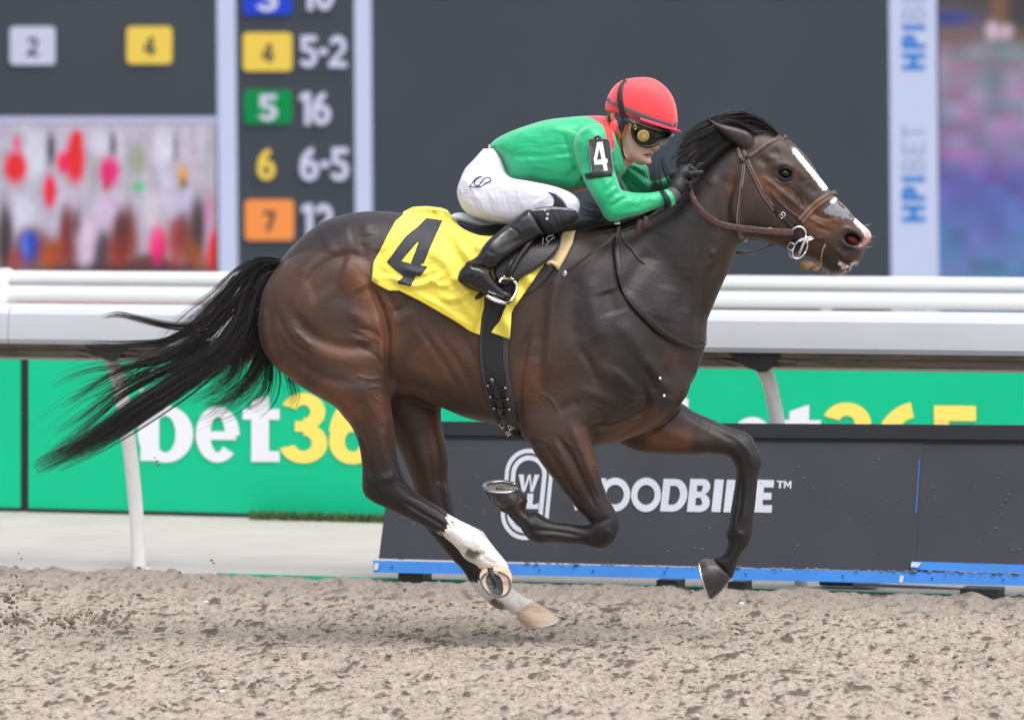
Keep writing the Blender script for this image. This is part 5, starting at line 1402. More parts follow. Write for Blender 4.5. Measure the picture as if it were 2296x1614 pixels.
# far hind: nearly flat
hoof(P(1212, 1397, 0.08), (0.070, 0.0, 0.014), (0.0, 0.060, 0.004), P(1174, 1360, 0.08), (0.036, 0.0, 0.024), (0.0, 0.045, 0.002), M_hoof_l, 'pale far hind hoof')
# near hind: sole turned towards the camera
hoof(P(1111, 1303, -0.200), (0.020, -0.022, -0.060), (0.056, -0.004, 0.006), P(1112, 1276, -0.150), (0.012, -0.020, -0.034), (0.050, 0.006, 0.002), M_hoof_l, 'pale near hind hoof showing its sole', narrow=0.60)

# ---- hair
M_hair = mat('black_hair', (0.011, 0.0085, 0.009), rough=0.36, spec=0.5, sheen=0.1, var=0.4, vscale=8)
M_hair2 = mat('dark_brown_hair', (0.016, 0.010, 0.0095), rough=0.42, spec=0.4, var=0.3, vscale=8)
def hair(name, bundles, m, parent, seed=1, rad=0.0011):
    """bundles: (path px list, path y list, n, r0px, r1px, yr0, yr1, curl, shorten)"""
    r = np.random.default_rng(seed)
    V = []; F = []
    off = 0
    for bd in bundles:
        path, ys, n, r0, r1, y0, y1, curl, shr = bd
        pts3 = np.array([[p[0], p[1], y * 600] for p, y in zip(path, ys)], float)
        base = resample(catmull(pts3, False, 6), n=15)
        ncl = max(2, n // 11 if n > 70 else n // 2)
        CLP = [(r.normal() * 0.5, r.normal() * 0.5, r.normal() * 0.55, r.normal(), r.random(), r.random() * 6, r.random()) for _ in range(ncl)]
        for s in range(n):
            cp0 = CLP[s % ncl]
            L = 15
            end = 1 - (0.75 * cp0[6] + 0.25 * r.random()) ** 2 * shr
            t = np.linspace(0, end, L)
            c = np.stack([np.interp(t * 14, np.arange(15), base[:, i]) for i in range(3)], 1)
            tan = np.gradient(c, axis=0); tan /= np.linalg.norm(tan, axis=1, keepdims=True) + 1e-9
            nx = np.stack([-tan[:, 1], tan[:, 0]], 1)
            a = cp0[0] + r.normal() * 0.10; b = cp0[1] + r.normal() * 0.12; a2 = cp0[2] + r.normal() * 0.13
            tt = t
            spread = (a * r0 * (1 - tt) + (a + a2 * 0.6) * r1 * tt) + curl * tt * tt * ((cp0[3] + r.normal() * .3) * 0.5 * r1 / 6 + 3 * np.sin(tt * (4 + 5 * cp0[4]) + cp0[5] + r.normal() * .25) * tt)
            c[:, :2] += nx * spread[:, None]
            c[:, 2] += (b * y0 * (1 - tt) + (b + r.normal() * 0.4) * y1 * tt) * 600
            wv = np.array([(CAM_D + q / 600) / FPX for q in c[:, 2]])
            W = np.stack([(c[:, 0] - CX) * wv, c[:, 2] / 600, CAM_Z - (c[:, 1] - HOR) * wv], 1)
            rr = rad * (0.7 + 0.6 * r.random()) * np.clip(1.15 - t / end, 0.15, 1)
            T = np.gradient(W, axis=0); T /= np.linalg.norm(T, axis=1, keepdims=True) + 1e-9
            u = np.cross(T, np.array([0, 1.0, 0.1])); u /= np.linalg.norm(u, axis=1, keepdims=True) + 1e-9
            v = np.cross(T, u)
            for k in range(3):
                an = 2 * math.pi * k / 3
                V.append(W + (u * math.cos(an) + v * math.sin(an)) * rr[:, None])
            i = np.arange(L - 1)
            for k in range(3):
                k2 = (k + 1) % 3
                F.append(np.stack([off + k * L + i, off + k * L + i + 1, off + k2 * L + i + 1, off + k2 * L + i], 1))
            off += 3 * L
    o = mesh_np(name, np.concatenate(V), np.concatenate(F), m, parent)
    return o
tailb = [
 # solid dock and main mass
 ([(628,590),(585,590),(540,625),(495,680),(440,735),(395,790)], [0,0,0,-.01,-.02,-.02], 420, 10, 40, .03, .05, .3, .25),
 ([(625,598),(590,605),(560,660),(540,730),(500,790),(430,830),(360,862)], [0,0,0,-.01,-.02,-.02,-.02], 420, 14, 44, .03, .05, .4, .3),
 ([(622,610),(600,640),(585,700),(560,770),(520,815),(450,850)], [0]*6, 330, 14, 40, .03, .05, .5, .3),
 # long lower tress to the tip
 ([(560,700),(490,790),(400,855),(310,910),(215,975),(140,1018),(74,1052)], [-.01,-.03,-.04,-.05,-.06,-.06,-.06], 470, 26, 17, .03, .02, .5, .38),
 ([(520,770),(430,850),(350,905),(270,955),(190,1000),(110,1035)], [-.01,-.03,-.04,-.05,-.06,-.06], 340, 20, 24, .03, .02, .7, .45),
 # middle flying locks
 ([(480,780),(400,810),(320,830),(250,862),(190,905),(145,945)], [0,0,.01,.02,.02,.02], 110, 18, 34, .02, .03, 1.6, .4),
 ([(440,800),(350,845),(270,890),(200,950),(140,990),(95,1020)], [0,-.01,-.01,-.01,0,0], 110, 22, 30, .02, .03, 1.3, .4),
 ([(420,760),(350,800),(280,845),(190,880),(110,930),(60,975)], [0,.01,.02,.02,.03,.03], 26, 20, 50, .02, .03, 1.8, .5),
 # upper locks blowing back
 ([(500,690),(430,728),(370,725),(310,712),(260,702),(225,712)], [0,0,0,.01,.02,.02], 100, 10, 8, .02, .03, .5, .45),
 ([(430,735),(370,765),(310,770),(250,772),(200,770),(172,775)], [0,0,0,.01,.02,.02], 90, 14, 8, .02, .02, .8, .5),
 ([(480,740),(400,790),(330,812),(260,820),(190,830),(110,862)], [0,0,0,.01,.02,.02], 60, 24, 20, .02, .03, 1.4, .5),
 ([(600,620),(570,680),(540,730),(500,780)], [-.02,-.02,-.02,-.02], 160, 16, 30, .02, .03, .3, .25),
 # short fringe under the dock
 ([(600,700),(600,760),(585,820),(555,870),(510,905),(455,915)], [.02,.02,.02,.02,.03,.03], 190, 22, 34, .03, .04, 1.2, .4),
 ([(602,740),(612,800),(615,850),(600,895),(560,925)], [.03]*5, 110, 14, 30, .03, .04, 1.2, .4),
 ([(610,770),(640,820),(655,860),(660,895),(640,920)], [.04]*5, 60, 12, 16, .02, .03, 1.0, .4),
 ([(570,640),(520,690),(470,740),(420,790),(370,830)], [-.02]*5, 200, 16, 22, .03, .03, .4, .3),
 ([(540,790),(520,850),(470,885),(420,905)], [.01]*4, 60, 24, 20, .03, .03, 1.0, .5),
 ([(590,760),(560,840),(520,880),(470,930),(420,945)], [.01]*5, 30, 20, 24, .03, .03, 1.6, .5),
]
hair('tail', tailb, M_hair, horse, 3, rad=0.00105)
maneb = []
crest = [(1725,300),(1700,302),(1675,306),(1652,318),(1630,330),(1612,345),(1595,362),(1580,378)]
ends = [(1560,312),(1545,318),(1535,325),(1525,338),(1522,350),(1528,362),(1535,376),(1545,386)]
tops = [(1660,262),(1640,268),(1620,280),(1600,292),(1585,305),(1575,318),(1570,335),(1570,352)]
for c_, t_, e_ in zip(crest, tops, ends):
    maneb.append(([c_, t_, ((t_[0] + e_[0]) / 2 - 6, (t_[1] + e_[1]) / 2 - 6), e_], [0, -.01, -.03, -.035], 260, 9, 15, .025, .03, .5, .3))
maneb += [
 ([(1735,300),(1700,296),(1660,304),(1625,322),(1590,350),(1560,385)], [-.01,-.02,-.025,-.03,-.035,-.04], 300, 8, 12, .02, .02, .2, .15),
 ([(1700,292),(1650,290),(1600,312),(1560,340),(1535,372)], [-.02,-.03,-.035,-.04,-.05], 260, 14, 16, .02, .02, .3, .25),
 ([(1595,362),(1570,372),(1550,392),(1540,400)], [-.02,-.05,-.06,-.06], 90, 14, 14, .03, .03, .5, .3),
 ([(1570,345),(1540,350),(1524,362),(1520,380)], [-.02,-.04,-.05,-.05], 90, 20, 14, .03, .03, .8, .4),
 # along the lower crest to the withers
 ([(1560,400),(1520,428),(1470,458),(1420,480),(1370,495)], [0,-.01,-.04,-.07,-.09], 160, 10, 18, .03, .03, .5, .3),
 ([(1480,450),(1440,470),(1390,490),(1340,500),(1290,508)], [0,-.03,-.07,-.09,-.10], 200, 14, 16, .04, .04, .6, .3),
 ([(1440,470),(1400,488),(1350,500),(1300,510),(1260,516)], [0,-.03,-.07,-.09,-.11], 160, 10, 12, .04, .04, .5, .3),
 ([(1420,478),(1385,482),(1350,470),(1328,455),(1312,446)], [0,-.01,-.01,-.01,-.01], 60, 14, 16, .03, .04, 1.2, .4),
 ([(1400,485),(1350,488),(1315,478),(1295,470)], [0,-.01,-.02,-.02], 60, 12, 12, .03, .04, .8, .4),
 # thin wisps lifting behind the rider's chin
 ([(1500,440),(1480,425),(1470,395),(1464,365),(1462,348)], [.02]*5, 34, 14, 16, .02, .03, 1.2, .5),
 ([(1520,425),(1500,400),(1488,370),(1482,345)], [.02]*4, 22, 12, 12, .02, .03, 1.0, .5),
 ([(1500,440),(1470,440),(1448,425),(1430,412)], [0]*4, 26, 10, 12, .02, .03, 1.0, .5),
]
hair('mane', maneb, M_hair, horse, 5, rad=0.0016)
fb = [([(1742,303),(1718,282),(1690,268),(1662,262),(1640,270),(1618,284)], [0,0,-.01,-.01,-.02,-.03], 260, 6, 14, .03, .03, .4, .25),
      ([(1740,302),(1710,278),(1680,266),(1650,270),(1628,276)], [-.02]*5, 200, 5, 10, .02, .03, .3, .2),
      ([(1640,280),(1610,278),(1585,284),(1560,296)], [-.02]*4, 120, 12, 14, .03, .03, .6, .3)]
hair('forelock', fb, M_hair2, horse, 6, rad=0.0014)
# chin and lip whiskers
wh = []
r_ = random.Random(5)
for i in range(46):
    a = r_.random(); x0 = 1850 + a * 75; y0 = np.interp(x0, [1850, 1875, 1895, 1910, 1925], [600, 610, 606, 596, 585])
    wh.append(([(x0, y0 - 3), (x0 - 6 + r_.random() * 6, y0 + 5), (x0 - 14 + r_.random() * 14, y0 + 8 + r_.random() * 7)], [0, 0, 0], 3, 2, 4, .05, .07, .3, .3))
for i in range(14):
    x0 = 1925 + r_.random() * 26; y0 = 500 + r_.random() * 75
    wh.append(([(x0, y0), (x0 + 10, y0 - 2), (x0 + 18 + r_.random() * 6, y0 - 8 + r_.random() * 12)], [-.02] * 3, 1, 2, 4, .03, .04, .3, .3))
M_whisk = mat('pale_whisker', (0.42, 0.38, 0.33), rough=0.5)
hair('whiskers', wh, M_whisk, horse, 8, rad=0.0006)
# ================================================================== TACK
M_lea = mat('brown_leather', (0.062, 0.030, 0.026), rough=0.36, spec=0.5, var=0.25, vscale=25, bump=0.3, bscale=120)
M_lead = mat('dark_leather', (0.010, 0.008, 0.009), rough=0.36, spec=0.5, var=0.2, vscale=20, bump=0.2, bscale=120)
M_edge = mat('raw_leather_edge', (0.26, 0.12, 0.055), rough=0.5)
M_stitch = mat('stitching', (0.55, 0.42, 0.33), rough=0.7)
M_steel = mat('polished_steel', (0.70, 0.71, 0.73), rough=0.16, metal=1.0)
M_blk = mat('black_elastic', (0.007, 0.008, 0.011), rough=0.55, var=0.15, vscale=30, bump=0.2, bscale=200)
M_blkl = mat('black_patent', (0.006, 0.006, 0.008), rough=0.14, spec=0.5, coat=0.3, bump=0.08, bscale=18)
M_pad = mat('grey_rubber_pad', (0.035, 0.034, 0.036), rough=0.6, bump=0.5, bscale=260)

def smooth1(a, n=3):
    a = np.asarray(a, float)
    for _ in range(n):
        b = np.pad(a, (1, 1), mode='edge'); a = (b[:-2] + 2 * b[1:-1] + b[2:]) / 4
    return a
def depth_at(px, py, default=None, bv=None):
    h, _ = near_hit(px, py, bv)
    return h.y if h is not None else default
def strap(name, path, width, m, parent, off=0.002, thick=0.004, ys=None, nsm=4, bv=None, mirror=False, step=4, taper=None, closed=False):
    """flat strap laid on the horse; path in photo units; ys optional depth list (None = lie on the body)"""
    dense = resample(catmull(path, False, 8), step=step)
    n = len(dense)
    t = np.gradient(dense, axis=0); t /= np.linalg.norm(t, axis=1, keepdims=True) + 1e-9
    nrm = np.stack([-t[:, 1], t[:, 0]], 1)
    w = np.full(n, width / 2.0) if not hasattr(width, '__len__') else np.interp(np.linspace(0, 1, n), np.linspace(0, 1, len(width)), width) / 2
    K = [-1, -0.82, 0, 0.82, 1]
    rows = []
    if ys is not None:
        base = resample(catmull([[p[0], p[1], y * 600] for p, y in zip(path, ys)], False, 8), n=n)[:, 2] / 600
        dep = {k: base for k in K}
    else:
        dep = {}
        for k in K:
            q = dense + nrm * (w * k)[:, None]
            d = [depth_at(a, b, None, bv) for a, b in q]
            if all(v is None for v in d): d = [0.0] * n
            last = next(v for v in d if v is not None)
            dd = []
            for v in d:
                if v is None: v = last
                last = v; dd.append(v)
            dep[k] = smooth1(dd, nsm)
        base0 = np.minimum(dep[0], (dep[-0.82] + dep[0.82]) / 2)
        for k in K: dep[k] = 0.35 * dep[k] + 0.65 * base0 if width_small(width) else dep[k]
    V = []; F = []
    prof = [0.25, 0.0, 0.0, 0.0, 0.25]
    for i in range(n):
        fr = []; bk = []
        for kk, k in enumerate(K):
            q = dense[i] + nrm[i] * w[i] * k
            y = dep[k][i] - off - thick * (1 - prof[kk])
            fr.append(P(q[0], q[1], y)); bk.append(P(q[0], q[1], dep[k][i] - off * 0.5))
        V += fr + bk[::-1]
    m_ = 10
    for i in range(n - 1):
        for j in range(m_):
            F.append((i * m_ + j, i * m_ + (j + 1) % m_, (i + 1) * m_ + (j + 1) % m_, (i + 1) * m_ + j))
    F.append(tuple(range(m_ - 1, -1, -1))); F.append(tuple((n - 1) * m_ + j for j in range(m_)))
    o = mesh_obj(name, V, F, m, parent); sharp(o, 50)
    if mirror:
        V2 = [(v[0], -v[1], v[2]) for v in V]; o2 = mesh_obj(name, V2, [f[::-1] for f in F], m, parent); sharp(o2, 50)
    return o
def width_small(w): return (max(w) if hasattr(w, '__len__') else w) < 24
def stitches(path, parent, off, m=M_stitch, step=3.2, ln=1.5, ys=None, w=0.55):
    dense = resample(catmull(path, False, 8), step=step)
    if ys is not None: yy = resample(catmull([[p[0], p[1], y * 600] for p, y in zip(path, ys)], False, 8), n=len(dense))[:, 2] / 600
    else:
        d = [depth_at(a, b, None) for a, b in dense]; last = next(v for v in d if v is not None); yy = []
        for v in d:
            v = last if v is None else v; last = v; yy.append(v)
        yy = smooth1(yy, 4)
    mb = MB()
    for i in range(len(dense) - 1):
        t = dense[i + 1] - dense[i]; t /= np.linalg.norm(t) + 1e-9; n_ = np.array([-t[1], t[0]])
        a = dense[i]; b = a + t * ln
        mb.add([P(*(a + n_ * w), yy[i] - off), P(*(b + n_ * w), yy[i] - off), P(*(b - n_ * w), yy[i] - off), P(*(a - n_ * w), yy[i] - off)], [(0, 1, 2, 3)])
    o = mb.build('stitching', m, parent, smooth=False); o['kind'] = 'stuff'
    return o
def offs(path, d):
    p = resample(catmull(path, False, 6), step=8); t = np.gradient(p, axis=0); t /= np.linalg.norm(t, axis=1, keepdims=True) + 1e-9
    return (p + np.stack([-t[:, 1], t[:, 0]], 1) * d).tolist()

bridle = empty('bridle', 'brown leather bridle with steel ring bit and reins on the horse head', 'bridle', P(1700, 420, 0))
# strap behind the ears running down the far cheek as throat latch
tl = [(1653,332),(1660,352),(1667,375),(1664,400),(1660,440),(1656,470),(1655,500),(1659,525),(1668,540)]
o = strap('throat_latch', tl, 8.5, M_lea, bridle, mirror=True)
stitches(offs(tl, 2.6), bridle, 0.0068); stitches(offs(tl, -2.6), bridle, 0.0068)
cp = [(1665,338),(1674,356),(1686,384),(1700,412),(1714,440),(1728,458),(1737,470)]
strap('cheekpiece', cp, 9.5, M_lea, bridle, mirror=True); stitches(offs(cp, 3), bridle, 0.0068); stitches(offs(cp, -3), bridle, 0.0068)
strap('cheekpiece', [(1737,468),(1750,483),(1764,498),(1777,512)], 8, M_lead, bridle, off=0.003)
bb = [(1663,364),(1680,352),(1700,338),(1722,322),(1742,312),(1758,309)]
strap('browband', bb, 9, M_lea, bridle, mirror=True); stitches(offs(bb, -2.4), bridle, 0.0068)
# over the forehead and poll
def over(name, p, r0, width, m, drop=0.0):
    """arched strap across the head between near and far side"""
    mb = MB(); path = []; V = []; F = []; n = 13
    a = depth_at(p[0], p[1], -0.05); a = a - 0.006
    for i in range(n):
        t = i / (n - 1); y = a * math.cos(math.pi * t)
        l = math.sin(math.pi * t)
        c = P(p[0] + r0[0] * l, p[1] + r0[1] * l, 0); path.append(Vector((c.x, y, c.z)))
    d = Vector((width[0], 0, width[1])) / 600
    for c in path: V += [c + d / 2, c - d / 2]
    nn = [Vector((r0[0], 0, -r0[1])).normalized() * 0.004] * n
    V += [c + d / 2 - nn[0] for c in path for _ in (0,)] + [c - d / 2 - nn[0] for c in path]
    for i in range(n - 1): F.append((2 * i, 2 * i + 2, 2 * i + 3, 2 * i + 1)); F.append((2 * n + i, 3 * n + i, 3 * n + i + 1, 2 * n + i + 1)); F.append((2 * i, 2 * n + i, 2 * n + i + 1, 2 * i + 2)); F.append((2 * i + 1, 2 * i + 3, 3 * n + i + 1, 3 * n + i))
    return mesh_obj(name, V, F, m, bridle)
over('browband', (1757, 310), (7, -5), (6, -7), M_lea)
over('headpiece', (1655, 330), (16, -28), (-7, -4), M_lea)
nb = [(1795,495),(1806,482),(1822,465),(1840,450),(1856,440),(1868,436)]
strap('noseband', nb, 13, M_lea, bridle, off=0.003, thick=0.006, mirror=True); strap('noseband_edge', offs(nb, 6.4), 2.6, M_edge, bridle, off=0.002, thick=0.007, mirror=True); strap('noseband_edge', offs(nb, -6.2), 2.4, M_edge, bridle, off=0.002, thick=0.007, mirror=True)
stitches(offs(nb, 3.6), bridle, 0.0102); stitches(offs(nb, -3.4), bridle, 0.0102)
over('noseband', (1867, 436), (8, -6), (9, -11), M_lea)
strap('noseband_hanger', [(1728,428),(1748,452),(1772,474),(1792,488)], 6, M_lea, bridle, mirror=True)
strap('noseband_chin', [(1792,492),(1786,510),(1784,530),(1788,552),(1796,570)], 10, M_lead, bridle, mirror=True)
def keeper(x, y, ang, l, w, m=M_lead, off=0.008):
    yy = depth_at(x, y, -0.08) - off
    mb = MB(); mb.box(P(x, y, yy), (w / 600, 0.006, l / 600), Matrix.Rotation(math.radians(ang), 3, 'Y'), 0.002)
    mb.build('keeper', m, bridle, smooth=True)
keeper(1663, 361, 70, 7, 14); keeper(1675, 353, 35, 11, 8); keeper(1738, 464, 25, 5, 12); keeper(1664, 362, 60, 6, 10)
def buckle(x, y, ang, w, h, parent, m=M_steel, off=0.009, r=1.1, yv=None, tongue=True):
    yy = (depth_at(x, y, -0.08) - off) if yv is None else yv
    a = math.radians(ang); c, s = math.cos(a), math.sin(a)
    pts = [(-w/2, -h/2), (w/2, -h/2), (w/2, h/2), (-w/2, h/2), (-w/2, -h/2), (w/2, -h/2)]
    mb = MB(); mb.tube([P(x + u * c - v * s, y + u * s + v * c, yy) for u, v in pts], r / 600, 6)
    if tongue: mb.tube([P(x - w/2 * c, y - w/2 * s, yy - .002), P(x + w/2 * c, y + w/2 * s, yy - .003)], r / 700, 6)
    return mb.build('buckle', m, parent)
buckle(1754, 483, 48, 9, 13, bridle); buckle(1726, 518, 4, 7, 14, bridle); buckle(1672, 538, 20, 5, 7, bridle)
# bit: ring, cheek arms and mouthpiece
bit = MB()
yb = depth_at(1795, 530, -0.07) - 0.014
def ringpx(cx_, cy_, rx, ry, rot, y, rad, mbo, a0=0, a1=360, n=30, sgn=1):
    pts = []
    for i in range(n + 1):
        a = math.radians(a0 + (a1 - a0) * i / n); u, v = rx * math.cos(a), ry * math.sin(a); c, s = math.cos(math.radians(rot)), math.sin(math.radians(rot))
        q = P(cx_ + u * c - v * s, cy_ + u * s + v * c, 0); pts.append(Vector((q.x, sgn * y, q.z)))
    mbo.tube(pts, rad, 8)
for s in (1, -1):
    mbx = MB(); ringpx(1787, 524, 16, 16, 0, yb, 0.0038, mbx, -150, 95, 26, s); mbx.build('bit_ring', M_steel, bridle)
    mbx = MB(); ringpx(1790, 557, 14, 24, 28, yb, 0.0034, mbx, 0, 360, 30, s); mbx.build('bit_ring', M_steel, bridle)
    mbx = MB(); q = [P(1804,528,0), P(1800,540,0), P(1795,552,0), P(1788,568,0)]; mbx.tube([Vector((v.x, s * yb, v.z)) for v in q], 0.0055, 8); mbx.build('bit_cheek', M_steel, bridle)
mbx = MB(); mbx.tube([P(1800,545,yb), P(1815,538,yb + .004), P(1831,533,yb + .02)], 0.005, 8); mbx.tube([P(1804,536,yb - .002), P(1816,532,yb + .004), P(1828,533,yb + .018)], 0.004, 8); mbx.build('mouthpiece', M_steel, bridle)
mb = MB(); mb.box(P(1776, 552, yb - 0.004), (0.020, 0.008, 0.028), Matrix.Rotation(math.radians(32), 3, 'Y'), 0.003); mb.build('buckle', M_lead, bridle); buckle(1774, 553, 30, 13, 15, bridle, yv=yb - 0.009, r=0.9, tongue=False)
# reins: near rein, far rein and slack loop
rein = [(1548,400),(1547,416),(1549,432),(1556,448),(1568,466),(1586,484),(1610,499),(1640,508),(1680,514),(1720,518),(1760,520),(1780,521)]
ry = [-.10,-.125,-.135,-.14,-.14,-.135,-.125,-.115,-.112,-.108,-.10,-.092]
strap('rein', rein, [8,11,12,13,12.5,12.5,13,14,14,14,14,14], M_lea, bridle, ys=ry, thick=0.006); stitches(offs(rein, 4.6), bridle, 0.0095, ys=None if False else list(np.interp(np.linspace(0,1,len(offs(rein,4.6))), np.linspace(0,1,len(ry)), ry)), m=M_edge)
strap('rein_sleeve', [(1668,513),(1690,515)], 15.5, M_lea, bridle, ys=[-.116,-.114]); strap('rein_sleeve', [(1738,520),(1766,521)], 15.5, M_lea, bridle, ys=[-.108,-.101])
mbx = MB(); mbx.tube([P(1650,565,.09), P(1670,568,.09), P(1695,565,.085), P(1718,556,.08), P(1737,545,.07)], 0.008, 8, flat=0.6); mbx.build('rein', mat('worn_rein', (0.16, 0.165, 0.19), rough=0.35), bridle)
r2 = [(1542,418),(1532,430),(1518,443),(1500,456),(1480,468),(1462,482)]
strap('rein', r2, [9,11,14,13,8,7], M_lea, bridle, ys=[-.125,-.14,-.15,-.155,-.16,-.16], thick=0.005)
strap('rein', [(1462,482),(1445,494),(1428,505),(1405,514),(1385,522),(1355,548),(1325,568),(1295,590),(1268,612)], [7,7,7,6,6,6,7,8,6], M_lead, bridle, ys=[-.16,-.165,-.17,-.172,-.178,-.205,-.225,-.238,-.245], thick=0.005)
buckle(1266, 613, -38, 9, 7, bridle, yv=-.252, r=1.2)
mb = MB(); mb.tube([P(1422,508,-.176), P(1428,494,-.178)], 0.010, 8); 
for i, (x, y) in enumerate([(1432, 505), (1446, 497)]):
    mb2 = MB(); mb2.box(P(x, y, -.180), (0.022, 0.02, 0.045), Matrix.Rotation(math.radians(14), 3, 'Y'), 0.006); mb2.build('rein_stop', M_lea, bridle)
# loop round the neck and chest
loop = [(1387,508),(1383,530),(1383,560),(1386,590),(1393,625),(1404,655),(1424,684),(1450,712),(1478,738),(1505,757),(1530,770),(1555,778),(1572,777),(1581,770)]
strap('neck_strap', loop, [10,12,13,14,14,14,14,14,14,14,13,12,10,7], M_lead, bridle, off=0.012, thick=0.009)
mbx = MB(); mbx.tube([P(1577,776,-.03), P(1583,768,-.005), P(1583,758,.02), P(1578,744,.05)], 0.006, 8, flat=.5); mbx.build('neck_strap', mat('pale_rein_edge', (0.2, 0.2, 0.23), rough=0.4), bridle)
thin = [(1412,510),(1400,515),(1397,530),(1404,545),(1415,555),(1425,570),(1434,580),(1446,590)]
strap('loose_lace', thin, 3.2, mat('thin_lace', (0.075, 0.066, 0.066), rough=0.5), bridle, off=0.004, thick=0.003)
mbx = MB(); mbx.box(P(1384, 501, -.16), (.022, .014, .010), None, .003); mbx.build('lace_end', M_steel, bridle)

# nasal strip and tongue tie
M_tape = mat('grey_tape', (0.17, 0.17, 0.19), rough=0.6, var=0.15, vscale=40, bump=0.4, bscale=90)
def patch(name, outline, m, parent, off=0.0025, res=3.0, bv=None, fn=None, mirror=False, sm=5):
    """thin sheet following the body inside a photo-space outline"""
    poly = catmull(outline, True, 1) if False else np.array(outline, float)
    x0, y0 = poly.min(0); x1, y1 = poly.max(0)
    xs = np.arange(x0, x1 + res, res); ys = np.arange(y0, y1 + res, res)
    Xg, Yg = np.meshgrid(xs, ys, indexing='ij')
    sd = poly_sd(poly, Xg.ravel(), Yg.ravel()).reshape(Xg.shape)
    keep = sd > -res * 0.5
    kp = np.pad(keep, 1); inner = keep.copy()
    for di in (0, 1, 2):
        for dj in (0, 1, 2): inner &= kp[di:di + keep.shape[0], dj:dj + keep.shape[1]]
    # pull border vertices on to the outline
    D = np.full(Xg.shape, np.nan)
    for i in range(len(xs)):
        for j in range(len(ys)):
            if keep[i, j]:
                px_, py_ = xs[i], ys[j]
                if not inner[i, j]:
                    # nearest outline point
                    a = poly; b = np.roll(poly, -1, 0); e = b - a
                    t = np.clip(((np.array([px_, py_]) - a) * e).sum(1) / ((e ** 2).sum(1) + 1e-9), 0, 1)
                    q = a + t[:, None] * e; k = np.argmin(((q - [px_, py_]) ** 2).sum(1)); px_, py_ = q[k]
                Xg[i, j], Yg[i, j] = px_, py_
                d = depth_at(px_, py_, None, bv)
                D[i, j] = np.nan if d is None else d
    # fill misses
    for _ in range(60):
        bad = np.isnan(D) & keep
        if not bad.any(): break
        Z = np.pad(D, 1, constant_values=np.nan)
        nb_ = np.stack([Z[:-2, 1:-1], Z[2:, 1:-1], Z[1:-1, :-2], Z[1:-1, 2:]])
        with np.errstate(all='ignore'):
            import warnings; warnings.simplefilter('ignore')
            mean = np.nanmean(nb_, axis=0)
        D = np.where(bad, mean, D)
    D0 = np.nan_to_num(D, nan=0.0); W = (~np.isnan(D)).astype(float)
    S = D0.copy()
    for _ in range(sm):
        S = blur2(S * W); w2 = blur2(W); S = np.where(W > 0, S / np.maximum(w2, 1e-6), 0)
    D = np.where(W > 0, np.minimum(S, D0 + 0.004), 0)
    O = off if fn is None else off + fn(Xg, Yg)
    D = D - O
    vid = np.full(Xg.shape, -1); V = []; 
    for i in range(len(xs)):
        for j in range(len(ys)):
            if keep[i, j]: vid[i, j] = len(V); V.append(P(Xg[i, j], Yg[i, j], D[i, j]))
    F = []
    for i in range(len(xs) - 1):
        for j in range(len(ys) - 1):
            q = [vid[i, j], vid[i + 1, j], vid[i + 1, j + 1], vid[i, j + 1]]
            if min(q) >= 0: F.append(q)
    o = mesh_obj(name, V, F, m, parent)
    md = o.modifiers.new('thickness', 'SOLIDIFY'); md.thickness = 0.003; md.offset = 1 if True else -1
    return o, (Xg, Yg, D, keep)
tape = [(1845,472),(1856,465),(1862,458),(1872,458),(1882,452),(1892,460),(1902,470),(1914,486),(1912,496),(1904,494),(1896,490),(1888,491),(1880,486),(1874,489),(1868,484),(1862,488),(1858,482),(1850,482)]
ns = empty('nasal_strip', 'torn grey adhesive strip across the horse nose below the noseband', 'nose strip', P(1880, 475, -.06))
patch('strip', tape, M_tape, ns, off=0.0015, res=2.2, sm=2)
tt = empty('tongue_tie', 'tan cloth tongue tie knotted under the horse lower jaw', 'tongue tie', P(1820, 590, -.05))
M_tie = mat('tan_cloth', (0.38, 0.22, 0.11), rough=0.8, bump=0.5, bscale=70, var=0.15, vscale=30)
strap('band', [(1851,547),(1845,560),(1842,574),(1841,588)], 3.4, M_tie, tt, off=0.002, thick=0.003)
def flap(name, pts_, y, m, parent, wave=0.006, th=0.003):
    mb = MB(); n_ = len(pts_); c = np.mean(pts_, axis=0)
    f1 = [P(a, b, y + wave * math.sin(i * 2.1)) for i, (a, b) in enumerate(pts_)]; f2 = [p + Vector((0, th, 0)) for p in f1]
    cc = P(c[0], c[1], y - 0.008); c2 = cc + Vector((0, th, 0))
    V = f1 + f2 + [cc, c2]; F = []
    for i in range(n_):
        j = (i + 1) % n_; F += [(2 * n_, i, j), (2 * n_ + 1, n_ + j, n_ + i), (i, n_ + i, n_ + j, j)]
    return mesh_obj(name, V, F, m, parent)
flap('tail', [tuple(p) for p in catmull([(1843,588),(1835,592),(1815,585),(1800,583),(1794,592),(1797,602),(1812,605),(1818,600),(1828,602),(1838,598)], True, 3)], -.035, M_tie, tt)
flap('tail', [tuple(p) for p in catmull([(1842,592),(1832,598),(1824,602),(1822,608),(1829,609),(1840,600)], True, 3)], -.045, M_tie, tt)

